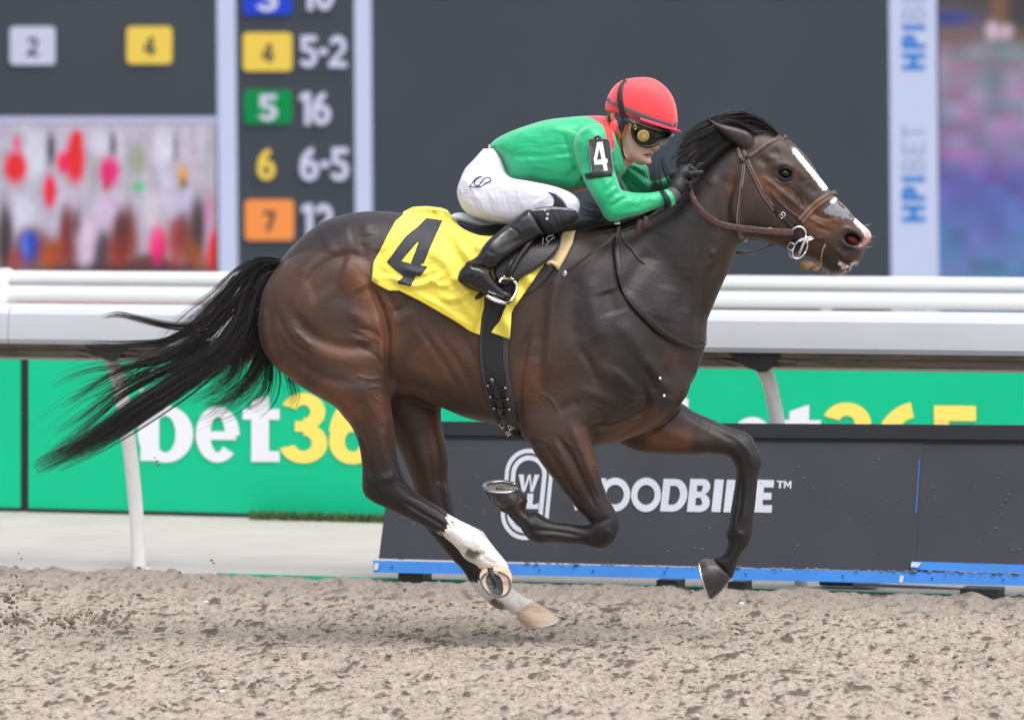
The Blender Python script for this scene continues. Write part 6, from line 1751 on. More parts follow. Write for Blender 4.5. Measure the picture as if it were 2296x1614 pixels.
# ---- saddle cloth with number
M_yel = mat('yellow_cloth', (0.80, 0.68, 0.075), rough=0.62, sheen=0.25, var=0.05, vscale=5, bump=0.25, bscale=35)
M_yel2 = mat('yellow_underside', (0.72, 0.58, 0.04), rough=0.65, bump=0.2, bscale=35)
M_num = mat('number_black', (0.022, 0.027, 0.036), rough=0.65, bump=0.2, bscale=60)
cloth = empty('saddlecloth', 'bright yellow saddlecloth with a big black number 4', 'saddlecloth', P(960, 600, -.25))
co = [(925,471),(903,482),(887,495),(870,525),(853,560),(838,586),(835,600),(833,630),(848,640),(872,652),(897,652),(920,664),(945,677),(985,700),(1020,720),(1056,744),(1076,751),(1078,730),(1080,710),(1085,690),(1086,665),(1100,640),(1130,600),(1150,560),(1150,520),(1098,530),(1075,528),(1057,522),(1040,514),(1025,502),(1012,490),(1003,478),(990,473),(955,469)]
def cloth_fn(X, Y):
    px_ = np.stack([np.asarray(X).ravel(), np.asarray(Y).ravel()], 1)
    o = np.zeros(len(px_))
    for pts_, w, a in [([(870,615),(890,625),(925,640),(965,632),(1000,612)],8,9), ([(850,600),(862,612),(905,622),(940,628)],6,-4), ([(845,590),(840,615),(845,632)],6,7), ([(985,660),(1010,672),(1040,660),(1062,640)],9,8), ([(960,560),(1000,590),(1015,620),(1010,640)],12,9),
        ([(1010,510),(1040,560),(1070,600)],9,8), ([(990,520),(1030,580),(1050,620)],9,-5), ([(1040,520),(1080,560)],8,6), ([(900,600),(950,612),(985,600)],6,5), ([(880,520),(900,500)],7,4), ([(1000,640),(1050,690),(1070,720)],12,6), ([(930,655),(990,690),(1050,728)],7,5), ([(1018,650),(1030,690)],8,-4), ([(850,565),(875,545),(900,530)],4,2.5),([(860,548),(885,530)],4,2), ([(1020,620),(1045,650),(1060,660)],8,7), ([(985,480),(1000,500),(1004,530)],7,6), ([(1060,560),(1075,600)],8,-4), ([(960,620),(985,640),(1010,636)],6,6)]:
        o += stroke_w(px_, pts_, w) * a * 0.0017
    return o.reshape(np.shape(X)) + 0.006
cl_o, cg = patch('cloth', co, M_yel, cloth, off=0.006, res=3.0, fn=cloth_fn, sm=10)
def mirror_part(o, name=None):
    me = o.data; V = [(v.co.x, -v.co.y, v.co.z) for v in me.vertices]; F = [tuple(p.vertices)[::-1] for p in me.polygons]
    m = mesh_obj(name or o.name.split('.')[0], V, F, me.materials[0], o.parent)
    md = m.modifiers.new('thickness', 'SOLIDIFY'); md.thickness = 0.003; md.offset = 1
    return m
mirror_part(cl_o)
tp = []
for (x, y) in catmull([(903,482),(925,471),(955,469),(990,473),(1003,478),(1012,490),(1025,502)], False, 3):
    q = P(x, y, -.1); v = min(cl_o.data.vertices, key=lambda v: (v.co.x - q.x) ** 2 + (v.co.z - q.z) ** 2).co; tp.append(v.copy())
V = []; F = []
for v in tp:
    for k in range(7):
        t = k / 6; V.append((v.x, v.y * (1 - 2 * t), v.z + 0.012 * math.sin(math.pi * t) - .001))
for i in range(len(tp) - 1):
    for k in range(6): F.append((i * 7 + k, i * 7 + k + 1, (i + 1) * 7 + k + 1, (i + 1) * 7 + k))
mesh_obj('cloth_top', V, F, M_yel, cloth)
CB = BVHTree.FromPolygons([tuple(v.co) for v in cl_o.data.vertices], [tuple(p.vertices) for p in cl_o.data.polygons])
n4 = [(956,489),(974,491),(992,494),(984,512),(973,535),(960,565),(950,590),(947,596),(959,597),(942,620),(932,619),(926,631),(921,642),(905,639),(889,635),(897,627),(906,620),(886,605),(867,587),(877,575),(893,552),(910,530),(922,520),(935,510),(947,498)]
h4 = [(942,535),(933,558),(921,591),(899,585),(920,560)]
patch('number', [(956,489),(974,491),(992,494),(984,512),(973,535),(960,565),(950,590),(936,592),(921,591),(932,562),(942,535),(920,560),(899,585),(921,591),(936,592),(947,596),(959,597),(942,620),(932,619),(926,631),(921,642),(905,639),(889,635),(897,627),(906,620),(886,605),(867,587),(877,575),(893,552),(910,530),(922,520),(935,510),(947,498)], M_num, cloth, off=0.0035, res=2.5, bv=CB, sm=1)[0]['label'] = 'black number 4'
# hem stitched double along the lower edge
strap('hem', [(897,650),(945,674),(985,697),(1020,717),(1056,741)], 5, M_yel2, cloth, off=0.004, thick=0.004, bv=CB)
strap('hem', [(1060,742),(1066,722),(1072,700),(1078,672)], 5, M_yel2, cloth, off=0.004, thick=0.003, bv=CB)
frontc = [(1222,590),(1208,610),(1195,630),(1182,648),(1170,666),(1152,690),(1147,702),(1146,725),(1144,745),(1142,761),(1122,753),(1102,745),(1110,732),(1120,720),(1128,702),(1135,685),(1145,670),(1156,657),(1160,640),(1163,627),(1175,618),(1190,612),(1205,600)]
patch('front_corner', frontc, M_yel, cloth, off=0.030, res=3.0, fn=lambda X, Y: 0.010 * np.sin((X - Y * 0.6) * 0.11), sm=4)
# pads
padc = [(1290,517),(1284,545),(1270,575),(1254,602),(1246,594),(1232,590),(1224,592),(1232,575),(1250,552),(1258,530),(1262,520)]
M_cham = mat('cream_chamois', (0.62, 0.47, 0.26), rough=0.7, var=0.08, vscale=9, bump=0.3, bscale=40)

# ---- saddle
saddle = empty('saddle', 'small black racing saddle with white edged seat, girth and steel stirrups', 'saddle', P(1150, 520, -.1))
patch('pad', [(1246,590),(1240,604),(1222,628),(1200,650),(1177,661),(1165,668),(1160,650),(1180,630),(1205,605),(1228,588)], M_pad, saddle, off=0.012, res=3)
patch('pad', padc, M_cham, saddle, off=0.016, res=3, fn=lambda X, Y: 0.012 * np.exp(-((X + Y * 0.5 - 1550) / 14.0) ** 2))[0]['label'] = 'cream chamois pad'
mbx = MB(); mbx.tube([P(1228,590,-.252), P(1238,588,-.262), P(1248,594,-.262), P(1252,602,-.25)], 0.008, 8); mbx.build('pad_roll', M_cham, saddle)
flapo = [(1150,505),(1190,500),(1235,505),(1252,520),(1256,540),(1250,560),(1236,578),(1215,595),(1192,609),(1168,622),(1148,632),(1135,640),(1120,640),(1110,620),(1105,590),(1115,550),(1130,520)]
patch('flap', flapo, M_lead, saddle, off=0.034, res=4, fn=lambda X, Y: 0.0 * X, sm=8)
strap('flap_edge', [(1253,522),(1256,540),(1250,560),(1236,578),(1215,594),(1192,608),(1168,620),(1146,631)], 4, M_blk, saddle, off=0.040, thick=0.006)
# seat: closed body, pale upper, dark under panel
M_seat = mat('glossy_white_seat', (0.78, 0.80, 0.86), rough=0.3, coat=0.3, spec=0.6)
SV = Vol((-0.30, -0.16, 1.50), (0.10, 0.16, 1.74), 0.004)
SV.inflate([(1009,486),(1018,479),(1035,477),(1060,483),(1090,493),(1118,501),(1150,503),(1200,498),(1200,512),(1150,516),(1110,518),(1080,515),(1050,506),(1022,497)], 0.0, 1.9, 0.105, k=0, p=2.2)
v_, q_ = SV.mesh(); mesh_np('seat', v_, q_, M_seat, saddle)
SV = Vol((-0.30, -0.18, 1.44), (0.14, 0.18, 1.72), 0.004)
SV.inflate([(1018,497),(1045,508),(1080,518),(1115,521),(1200,514),(1240,512),(1230,530),(1160,540),(1100,534),(1062,524),(1028,508)], 0.0, 1.9, 0.125, k=0, p=2.4)
v_, q_ = SV.mesh(); mesh_np('panel', v_, q_, M_lead, saddle)
mbx = MB(); mbx.tube([P(1010,488,-.03), P(1022,498,-.07), P(1048,508,-.092), P(1080,516,-.100), P(1115,519,-.104)], 0.0035, 8); mbx.build('piping', mat('blue_piping', (0.03, 0.045, 0.22), rough=0.3), saddle)
# girth: closed band round the barrel
def ring_around(xtop, xbot, w_top, w_bot, m, name, parent, off, thick, y_from=560):
    V = []; F = []
    n_ = 72; K = [-1, -.9, 0, .9, 1]
    for i in range(n_):
        for k in K: pass
    return None
def girth_band(name, edgeL, edgeR, m, off, thick, parent, ks=(0, .04, .25, .5, .75, .96, 1)):
    """near side between two traced edges, continued under the belly and up the far side"""
    eL = resample(catmull(edgeL, False, 6), n=44); eR = resample(catmull(edgeR, False, 6), n=44)
    V = []; F = []; m_ = len(ks)
    rows = []
    for i in range(44):
        row = []
        for k in ks:
            q = eL[i] * (1 - k) + eR[i] * k
            d = depth_at(q[0], q[1], None)
            row.append([q[0], q[1], d])
        rows.append(row)
    last = [-.1] * m_
    G = []
    for i in range(44):
        r = []
        for j in range(m_):
            d = rows[i][j][2]
            if d is None: d = last[j] + 0.01
            last[j] = d; r.append(d)
        G.append(r)
    G = np.array(G)
    for j in range(m_): G[:, j] = smooth1(G[:, j], 3)
    for s in (-1, 1):
        base = len(V); 
        for i in range(44):
            for j, k in enumerate(ks):
                e = 0.6 if k in (0, 1) else 0.0
                p = P(rows[i][j][0], rows[i][j][1], G[i, j] - off - thick * (1 - e))
                V.append((p.x, p.y if s < 0 else -p.y, p.z))
        for i in range(43):
            for j in range(m_ - 1):
                f = (base + i * m_ + j, base + i * m_ + j + 1, base + (i + 1) * m_ + j + 1, base + (i + 1) * m_ + j)
                F.append(f if s < 0 else f[::-1])
    b1 = 43 * m_; b2 = 44 * m_ + 43 * m_
    for j in range(m_ - 1): F.append((b1 + j, b1 + j + 1, b2 + j + 1, b2 + j))
    return mesh_obj(name, V, F, m, parent)
gL = [(1092,540),(1090,600),(1087,670),(1080,717),(1076,757),(1076,807),(1083,857),(1093,900),(1107,940),(1127,963),(1150,978)]
gR = [(1150,540),(1148,600),(1146,670),(1142,717),(1141,760),(1141,800),(1143,840),(1150,875),(1157,907),(1161,945),(1162,976)]
girth_band('girth', gL, gR, M_blk, 0.004, 0.006, saddle)
girth_band('girth_edge', [(a + 52 - max(0, (b - 860)) * .28, b) for a, b in gL], [(a - 2, b) for a, b in gR], M_pad, 0.010, 0.004, saddle, ks=(0, .5, 1))
girth_band('girth_edge', [(a + 0.5, b) for a, b in gL], [(a + 6, b) for a, b in gL], M_pad, 0.009, 0.003, saddle, ks=(0, .5, 1))
strap('girth_strap', [(1106,860),(1112,880),(1120,905),(1126,935),(1134,960)], 12, M_blkl, saddle, off=0.012, thick=0.006)
for (a, b, c, d) in [((1094,865),(1106,876),(1120,876),(1133,870)), ((1099,890),(1112,897),(1126,897),(1138,895)), ((1107,916),(1120,917),(1130,918),(1142,918))]:
    strap('girth_loop', [a, b, c, d], 4, M_lead, saddle, off=0.017, thick=0.006)
    for e in (a, d):
        mb = MB(); y = depth_at(e[0], e[1], -.2) - 0.022; mb.tube([P(e[0], e[1], y), P(e[0], e[1], y - .004)], 0.0035, 8); mb.build('rivet', M_stitch, saddle)
buckle(1127, 953, 50, 10, 12, saddle, off=0.018, r=1.4); buckle(1146, 957, 60, 10, 12, saddle, off=0.018, r=1.4); buckle(1140, 972, 60, 9, 9, saddle, off=0.016, r=1.2)
mb = MB(); y = depth_at(1102, 850, -.2) - .02; mb.tube([P(1100,846,y), P(1107,866,y - .002)], 0.011, 8, flat=.5); mb.build('keeper', M_blkl, saddle)

# ================================================================== RIDER
M_silk = mat('green_silk', (0.0, 0.42, 0.175), rough=0.42, spec=0.5, sheen=0.5, var=0.05, vscale=6, bump=0.25, bscale=22)
M_redc = mat('red_silk', (0.72, 0.035, 0.035), rough=0.5, sheen=0.35, bump=0.15, bscale=40)
M_breech = mat('white_breeches', (0.64, 0.65, 0.745), rough=0.55, sheen=0.2, bump=0.2, bscale=30, var=0.03, vscale=8)
M_skin = mat('skin', (0.72, 0.435, 0.36), rough=0.48, spec=0.4, var=0.05, vscale=30)
M_skin.node_tree.nodes['Principled BSDF'].inputs['Subsurface Weight'].default_value = 0.12
M_skin.node_tree.nodes['Principled BSDF'].inputs['Subsurface Radius'].default_value = (0.012, 0.005, 0.003)
M_boot = mat('polished_black_boot', (0.005, 0.005, 0.0065), rough=0.15, spec=0.5, coat=0.15, bump=0.12, bscale=14)
M_knee = mat('black_knee_fabric', (0.008, 0.008, 0.011), rough=0.7, bump=0.4, bscale=220)
M_glove = mat('black_glove', (0.008, 0.009, 0.014), rough=0.55, bump=0.4, bscale=110)
rider = empty('person', 'jockey in green silks and red cap crouched over the galloping horse', 'person', P(1120, 500, 0))
torso = [(1098,330),(1105,318),(1117,309),(1130,302),(1150,293),(1172,285),(1222,270),(1275,263),(1322,260),(1356,262),(1372,280),(1390,315),(1402,355),(1402,385),(1382,402),(1345,415),(1310,427),(1280,432),(1250,423),(1222,415),(1185,407),(1150,404),(1139,401),(1134,385),(1128,362),(1118,347)]
pelvis = [(1095,316),(1084,333),(1060,360),(1042,380),(1031,405),(1025,430),(1029,450),(1037,467),(1052,482),(1080,490),(1120,480),(1160,450),(1190,420),(1160,402),(1139,388),(1130,365),(1122,345),(1108,326)]
nthigh = [(1040,395),(1028,415),(1025,432),(1029,450),(1037,467),(1052,482),(1075,492),(1110,500),(1150,502),(1200,490),(1240,492),(1275,492),(1292,484),(1299,468),(1299,452),(1290,440),(1275,430),(1255,422),(1235,416),(1185,406),(1150,400),(1100,385)]
upper_arm = [(1322,285),(1302,300),(1292,325),(1293,350),(1299,375),(1308,398),(1320,422),(1334,446),(1349,470),(1362,487),(1371,492),(1385,489),(1395,470),(1392,440),(1387,417),(1381,398),(1374,375),(1370,345),(1362,315),(1348,292)]
forearm = [(1387,432),(1362,450),(1355,472),(1364,488),(1371,491),(1410,485),(1447,475),(1485,461),(1506,452),(1514,444),(1510,432),(1500,428),(1485,430),(1460,434),(1422,434),(1400,430)]
far_ua = [(1372,330),(1395,345),(1420,362),(1437,366),(1450,374),(1456,396),(1457,418),(1453,434),(1432,440),(1412,434),(1400,418),(1386,396),(1368,365)]
far_fa = [(1412,400),(1407,425),(1420,440),(1460,440),(1500,425),(1525,410),(1528,396),(1515,392),(1480,404),(1450,410),(1435,400)]
headp = [(1372,262),(1375,225),(1400,200),(1440,192),(1480,212),(1502,250),(1497,282),(1486,296),(1474,303),(1470,311),(1474,319),(1478,328),(1477,335),(1470,340),(1464.5,341.5),(1463.5,344),(1460,347.5),(1458,350),(1458.5,354),(1455,358),(1450.5,361),(1449,365),(1445,369),(1437,371),(1428,368),(1418,362),(1404,350),(1394,336),(1384,315),(1376,290)]
neckp = [(1330,275),(1355,262),(1375,265),(1395,300),(1420,340),(1425,358),(1412,372),(1398,380),(1370,360),(1345,320)]
def arms(V, off, k=0.015):
    V.inflate(upper_arm, -.20, 1.0, 0.062, k=k, offset=off, ycf=[(1320,310,-.165),(1370,470,-.215)])
    V.inflate(forearm, -.20, 1.0, 0.05, k=0.02, offset=off, ycf=[(1370,470,-.215),(1510,440,-.16)])
def farm(V, off, k=0.015):
    V.inflate(far_ua, .17, 1.0, 0.06, k=k, offset=off)
    V.inflate(far_fa, .15, 1.0, 0.045, k=0.02, offset=off, ycf=[(1420,430,.18),(1520,400,.09)])
def tors(V, off):
    V.inflate(torso, 0.0, 1.25, 0.150, k=0.0, offset=off, scf=[(1090,1.2),(1200,1.15),(1330,1.35),(1400,1.1)], p=3.5)
    for s in (-1, 1): V.ellipsoid(P(1335, 318, 0) + Vector((0, s * 0.135, 0)), [(1, 0, 0), (0, 1, 0), (0, 0, 1)], (0.075 - off, 0.062 - off, 0.062 - off), k=0.03)
# body: one continuous figure
PB = Vol((-0.24, -0.30, 1.42), (0.72, 0.30, 2.12), 0.0045)
tors(PB, 0.014)
PB.inflate(pelvis, 0.0, 1.3, 0.145, k=0.02, offset=0.016, p=3)
for s in (-1, 1): PB.inflate(nthigh, s * 0.15, 0.95, 0.095, k=0.03, offset=0.014, ycf=[(1040,440,s*.11),(1290,465,s*.19)])
arms(PB, 0.009); farm(PB, 0.009)
PB.inflate(neckp, 0.0, 0.9, 0.058, k=0.03)
for s in (-1, 1):
    PB.capsule(P(1085, 585, s*.275), P(1200, 504, s*.225), .018, .022, k=0.01); PB.capsule(P(1200, 504, s*.225), P(1262, 487, s*.200), .022, .032, k=0.02)
PB.capsule(P(1505, 437, -.16), P(1530, 410, -.13), .022, .018, k=0.02); PB.capsule(P(1510, 400, .09), P(1545, 390, .06), .02, .018, k=0.02)
pv, pq = PB.mesh(); mesh_np('body', pv, pq, M_skin, rider)
# head in finer detail as the visible continuation of the neck
HV = Vol((0.33, -0.10, 1.76), (0.60, 0.10, 2.10), 0.0026)
HV.inflate(headp, 0.0, 1.0, 0.075, k=0.0, p=3.0, scf=[(1370,0.95),(1440,0.9),(1462,.78),(1480,0.6)])
HV.inflate([(1376,290),(1400,300),(1430,330),(1432,352),(1418,362),(1400,372),(1380,350)], 0.0, .9, .06, k=0.015)
c_ = lambda x, y, s, yy: P(x, y, 0) + Vector((0, s * yy, 0))
for s in (-1, 1):
    HV.ellipsoid(c_(1462, 318, s, .030), [(.9,0,-.4),(0,1,0),(.4,0,.9)], (.022,.014,.016), k=.012)      # cheekbone
    HV.ellipsoid(c_(1472, 331, s, .010), [(1,0,0),(0,1,0),(0,0,1)], (.009,.009,.007), k=.006)             # wing of the nose
    HV.ellipsoid(c_(1474, 336, s, .006), [(1,0,0),(0,1,0),(0,0,1)], (.004,.0035,.0025), k=.003, mode='sub')
    HV.ellipsoid(c_(1440, 352, s, .030), [(.8,0,-.6),(0,1,0),(.6,0,.8)], (.040,.016,.018), k=.015)        # jaw
HV.capsule(c_(1466,306,1,0), c_(1472,328,1,0), .0085, .0105, k=.006)
HV.capsule(c_(1472,328,1,0), c_(1474,331,1,0), .0105, .0085, k=.004)
HV.capsule(c_(1461,344.5,1,.006), c_(1461,344.5,-1,.006), .0055, .0055, k=.005); HV.capsule(c_(1455.5,353.5,1,.006), c_(1455.5,353.5,-1,.006), .006, .006, k=.005)
HV.cut(lambda X, Y, Z: Z - (P(0, 222, 0).z + 0 * X))
v_, q_ = HV.mesh(); mesh_np('head', v_, q_, M_skin, rider)
M_lip = mat('lips', (0.46, 0.15, 0.14), rough=0.4)
HDB = BVHTree.FromPolygons([tuple(map(float, p)) for p in v_], [tuple(map(int, f)) for f in q_])
strap('lip', [(1443,346.2),(1449,345.2),(1455,344.6),(1461,345)], [1.2,2.6,3.2,2.6], M_lip, rider, off=.0006, thick=.0018, bv=HDB, step=1.5, nsm=1)
strap('mouth', [(1442,347),(1449,347.4),(1455,348),(1460,348)], [1.0,2.4,3.2,2.4], mat('mouth_dark', (0.04, 0.010, 0.010), rough=.6), rider, off=.0008, thick=.0012, bv=HDB, step=1.5, nsm=1)
strap('lip', [(1445,349.5),(1450,351.2),(1455,352.8),(1458.5,353.2)], [1.2,3.6,4.8,3.4], M_lip, rider, off=.0006, thick=.0020, bv=HDB, step=1.5, nsm=1)
strap('nostril', [(1461,335.4),(1464,336.6),(1467,337)], [1.2,2.2,1.6], mat('nostril_shade', (0.10, 0.035, 0.03), rough=.6), rider, off=.0005, thick=.0008, bv=HDB, step=1.2, nsm=1)
# ear seen through the harness and a little hair
ball('ear', P(1394, 281, -.066), [(.9,0,-.3),(0,1,0),(.3,0,.9)], (.012,.006,.020), M_skin, rider)
hair('hair', [([(1372,256),(1366,262),(1364,272),(1368,284)], [-.03]*4, 60, 6, 6, .03, .03, .4, .3), ([(1380,254),(1374,268),(1376,285)], [-.055]*3, 60, 5, 5, .01, .01, .4, .3)], mat('blonde_hair', (0.30, 0.19, 0.11), rough=0.5), rider, 12, rad=.0008)

# silks
JV = Vol((-0.14, -0.32, 1.58), (0.66, 0.34, 2.02), 0.0042)
tors(JV, 0.0)
arms(JV, -0.003, 0.02); farm(JV, -0.002, 0.02)
jv, jq = JV.mesh()
FR = [([(1130,345),(1180,352),(1240,350),(1290,340)],7,-3), ([(1135,368),(1200,358),(1270,352)],8,3), ([(1115,330),(1125,345),(1132,362)],4,3), ([(1122,328),(1135,348)],4,-3), ([(1262,300),(1275,340),(1300,390)],6,-3), ([(1300,300),(1318,292),(1330,290)],5,4), ([(1290,300),(1310,285),(1330,278)],4,-3), ([(1310,380),(1290,410),(1275,425)],5,3),([(1296,372),(1270,400)],6,-3),
 ([(1362,440),(1375,425),(1388,422)],3.5,2.6), ([(1366,448),(1382,434),(1394,432)],3,-2.5), ([(1370,455),(1388,442),(1402,438)],3,2.4), ([(1372,464),(1392,450),(1410,442)],3,-2), ([(1360,430),(1376,414)],3,-2), ([(1356,420),(1372,402)],3.5,2), ([(1395,470),(1440,460),(1480,447)],6,-1.5), ([(1392,480),(1440,472)],4,1.5), ([(1410,460),(1420,440)],3,1.5), ([(1430,458),(1440,438)],3,1.2), ([(1452,452),(1460,436)],3,1.2),
 ([(1405,380),(1430,400),(1450,420)],4,3,1), ([(1412,375),(1436,390),(1456,405)],4,-3,1), ([(1400,395),(1420,415),(1440,432)],4,-3,1), ([(1420,372),(1445,385)],4,3,1), ([(1150,300),(1200,290),(1260,280)],10,3), ([(1240,285),(1280,300),(1310,330)],8,2), ([(1345,330),(1350,380),(1360,420)],7,2), ([(1375,340),(1380,370),(1390,390)],4,2), ([(1180,380),(1230,392),(1280,400)],9,-2.5), ([(1150,375),(1190,372),(1240,378)],5,2), ([(1200,398),(1240,405)],5,2)]
jv = relief(jv, jq, [(f[0], f[1], f[2] * 1.5, *f[3:]) for f in FR])
jpx = toPx(jv)
red = np.zeros(len(jv))
red = np.maximum(red, ((jpx[:, 1] < 268 + (jpx[:, 0] - 1330) * 0.55) & (jpx[:, 0] > 1276)).astype(float))
red = np.maximum(red, stroke_w(jpx, [(1350,262),(1362,285),(1368,310),(1371,340)], 10) > 0.5)
red = np.maximum(red, (jpx[:, 1] > 419 + (1322 - jpx[:, 0]) * .12) & (jpx[:, 0] > 1276) & (jpx[:, 0] < 1345) & (jv[:, 1] > -.14))
M_jack = mat('racing_silk', (0.0, 0.30, 0.12), rough=0.40, spec=0.5, sheen=0.35, bump=0.25, bscale=20)
nt = M_jack.node_tree; bs = nt.nodes['Principled BSDF']
at = nt.nodes.new('ShaderNodeAttribute'); at.attribute_name = 'mask'; sp = nt.nodes.new('ShaderNodeSeparateColor'); nt.links.new(at.outputs['Color'], sp.inputs[0])
mr = nt.nodes.new('ShaderNodeMapRange'); mr.inputs['From Min'].default_value = .45; mr.inputs['From Max'].default_value = .55; nt.links.new(sp.outputs[0], mr.inputs['Value'])
mx = nt.nodes.new('ShaderNodeMix'); mx.data_type = 'RGBA'; mx.inputs['A'].default_value = (0.0, 0.42, 0.175, 1); mx.inputs['B'].default_value = (0.68, 0.03, 0.03, 1)
nt.links.new(mr.outputs[0], mx.inputs['Factor']); nt.links.new(mx.outputs['Result'], bs.inputs['Base Color'])
def fold_bump(m, rot, st, scale, strength, dist):
    nt = m.node_tree; bs = nt.nodes['Principled BSDF']
    tc = nt.nodes.new('ShaderNodeTexCoord'); mp = nt.nodes.new('ShaderNodeMapping'); mp.inputs['Rotation'].default_value = (0, math.radians(rot), 0); mp.inputs['Scale'].default_value = st
    nt.links.new(tc.outputs['Object'], mp.inputs[0])
    n = nt.nodes.new('ShaderNodeTexNoise'); n.inputs['Scale'].default_value = scale; n.inputs['Detail'].default_value = 2.5; n.inputs['Distortion'].default_value = 1.2
    nt.links.new(mp.outputs[0], n.inputs['Vector'])
    bp = nt.nodes.new('ShaderNodeBump'); bp.inputs['Strength'].default_value = strength; bp.inputs['Distance'].default_value = dist
    nt.links.new(n.outputs['Fac'], bp.inputs['Height'])
    old = bs.inputs['Normal'].links
    if old: nt.links.new(old[0].from_socket, bp.inputs['Normal'])
    nt.links.new(bp.outputs[0], bs.inputs['Normal'])
fold_bump(M_jack, 25, (1.0, 1.0, 2.2), 5.5, 0.35, 0.035)
fold_bump(M_breech, 75, (1.0, 1.0, 2.6), 6, 0.25, 0.03)
fold_bump(M_yel, 40, (1.0, 1.0, 2.0), 8, 0.35, 0.025)
fold_bump(M_knee, 60, (1.0, 1.0, 2.0), 14, 0.4, 0.015)
jk = mesh_np('silks', jv, jq, M_jack, rider); set_col(jk, np.stack([red.astype(float)] * 3, 1), 'mask'); jk['label'] = 'green silk jacket with red shoulders'
JB = BVHTree.FromPolygons([tuple(map(float, p)) for p in jv], [tuple(map(int, f)) for f in jq])
CV = Vol((0.30, -0.12, 1.78), (0.46, 0.12, 2.02), 0.004)
CV.capsule(P(1362,263,0), P(1362,263,0), .001, .001)
for t in np.linspace(0, 1, 22):
    a = t * 2 * math.pi
    CV.capsule(P(1372 + 14 * math.cos(a), 296 + 38 * math.cos(a) * -1 * -1 * -1, -.075 * math.sin(a)), P(1372 + 14 * math.cos(a + .3), 296 - 38 * math.cos(a + .3), -.075 * math.sin(a + .3)), .014, .014, k=.01)
v_, q_ = CV.mesh(); mesh_np('collar', v_, q_, M_redc, rider)
# breeches
BVv = Vol((-0.25, -0.30, 1.48), (0.30, 0.30, 1.86), 0.0042)
BVv.inflate(pelvis, 0.0, 1.35, 0.150, k=0.0, p=3)
for s in (-1, 1): BVv.inflate(nthigh, s * 0.15, 0.95, 0.095, k=0.04, ycf=[(1040,440,s*.11),(1290,465,s*.19)])
bv_, bq_ = BVv.mesh()
bv_ = relief(bv_, bq_, [([(1040,400),(1060,425),(1070,450)],4,2.5), ([(1050,440),(1065,460),(1072,478)],3.5,-2), ([(1078,440),(1085,470)],3.5,2), ([(1090,432),(1100,465),(1108,485)],4,-2), ([(1112,428),(1118,470)],4,1.6), ([(1200,470),(1235,450),(1255,440)],3.5,-2.5), ([(1195,460),(1230,440),(1250,432)],3.5,2.5), ([(1210,478),(1240,462)],3.5,2), ([(1135,403),(1100,412),(1060,410)],5,-4), ([(1130,395),(1100,402)],4,3), ([(1128,380),(1100,385),(1080,378)],4,-2.5), ([(1120,366),(1095,372)],4,2), ([(1150,405),(1200,412),(1250,428)],5,2), ([(1040,420),(1045,450)],4,-2), ([(1060,470),(1100,488),(1140,494)],6,-2), ([(1180,480),(1170,450)],5,1.6), ([(1230,470),(1262,470)],4,-2), ([(1068,436),(1082,462),(1088,482)],2.5,2), ([(1098,430),(1110,455)],2.5,2), ([(1130,430),(1140,470),(1142,490)],3,-1.6), ([(1160,425),(1165,450)],3,1.6), ([(1215,462),(1245,444),(1258,440)],2,2), ([(1205,470),(1238,455)],2,-2), ([(1046,390),(1062,400),(1090,398)],3,2.5), ([(1070,350),(1095,360),(1118,358)],3,2), ([(1062,366),(1090,380),(1124,376)],3,-2.5)])
br = mesh_np('breeches', bv_, bq_, M_breech, rider); br['label'] = 'white breeches'
BB = BVHTree.FromPolygons([tuple(map(float, p)) for p in bv_], [tuple(map(int, f)) for f in bq_])
# printed emblem at the hip
M_navy = mat('navy_print', (0.012, 0.016, 0.045), rough=0.5)
def onbb(bv, pts_, w, m, parent, name='emblem', off=.002):
    return strap(name, pts_, w, m, parent, off=off, thick=.0012, bv=bv, step=1.5, nsm=2)
onbb(BB, [(1053,418),(1070,398),(1082,396)], 1.8, M_navy, rider); onbb(BB, [(1052,418.5),(1070,419),(1075,417)], 1.8, M_navy, rider)
onbb(BB, [(1082,396),(1070,400),(1064,408),(1066,415),(1074,415),(1082,404),(1090,398),(1098,399),(1100,405),(1090,411),(1078,418),(1068,420)], 2.0, M_navy, rider)
# black inset above the knee
patch('knee_inset', [(1231,432),(1245,437),(1256,446),(1264,455),(1270,466),(1240,463),(1243,452),(1240,441)], M_knee, rider, off=.002, res=2.0, bv=BB, sm=1)
onbb(BB, [(1229,431),(1245,435),(1258,445),(1268,458),(1272,467),(1284,470),(1293,476),(1297,486)], 1.4, mat('blue_seam', (0.03, 0.05, 0.35), rough=0.5), rider, 'seam')
onbb(BB, [(1229,431),(1240,440),(1243,450),(1240,462),(1225,464),(1200,468)], 1.4, M_navy, rider, 'seam')

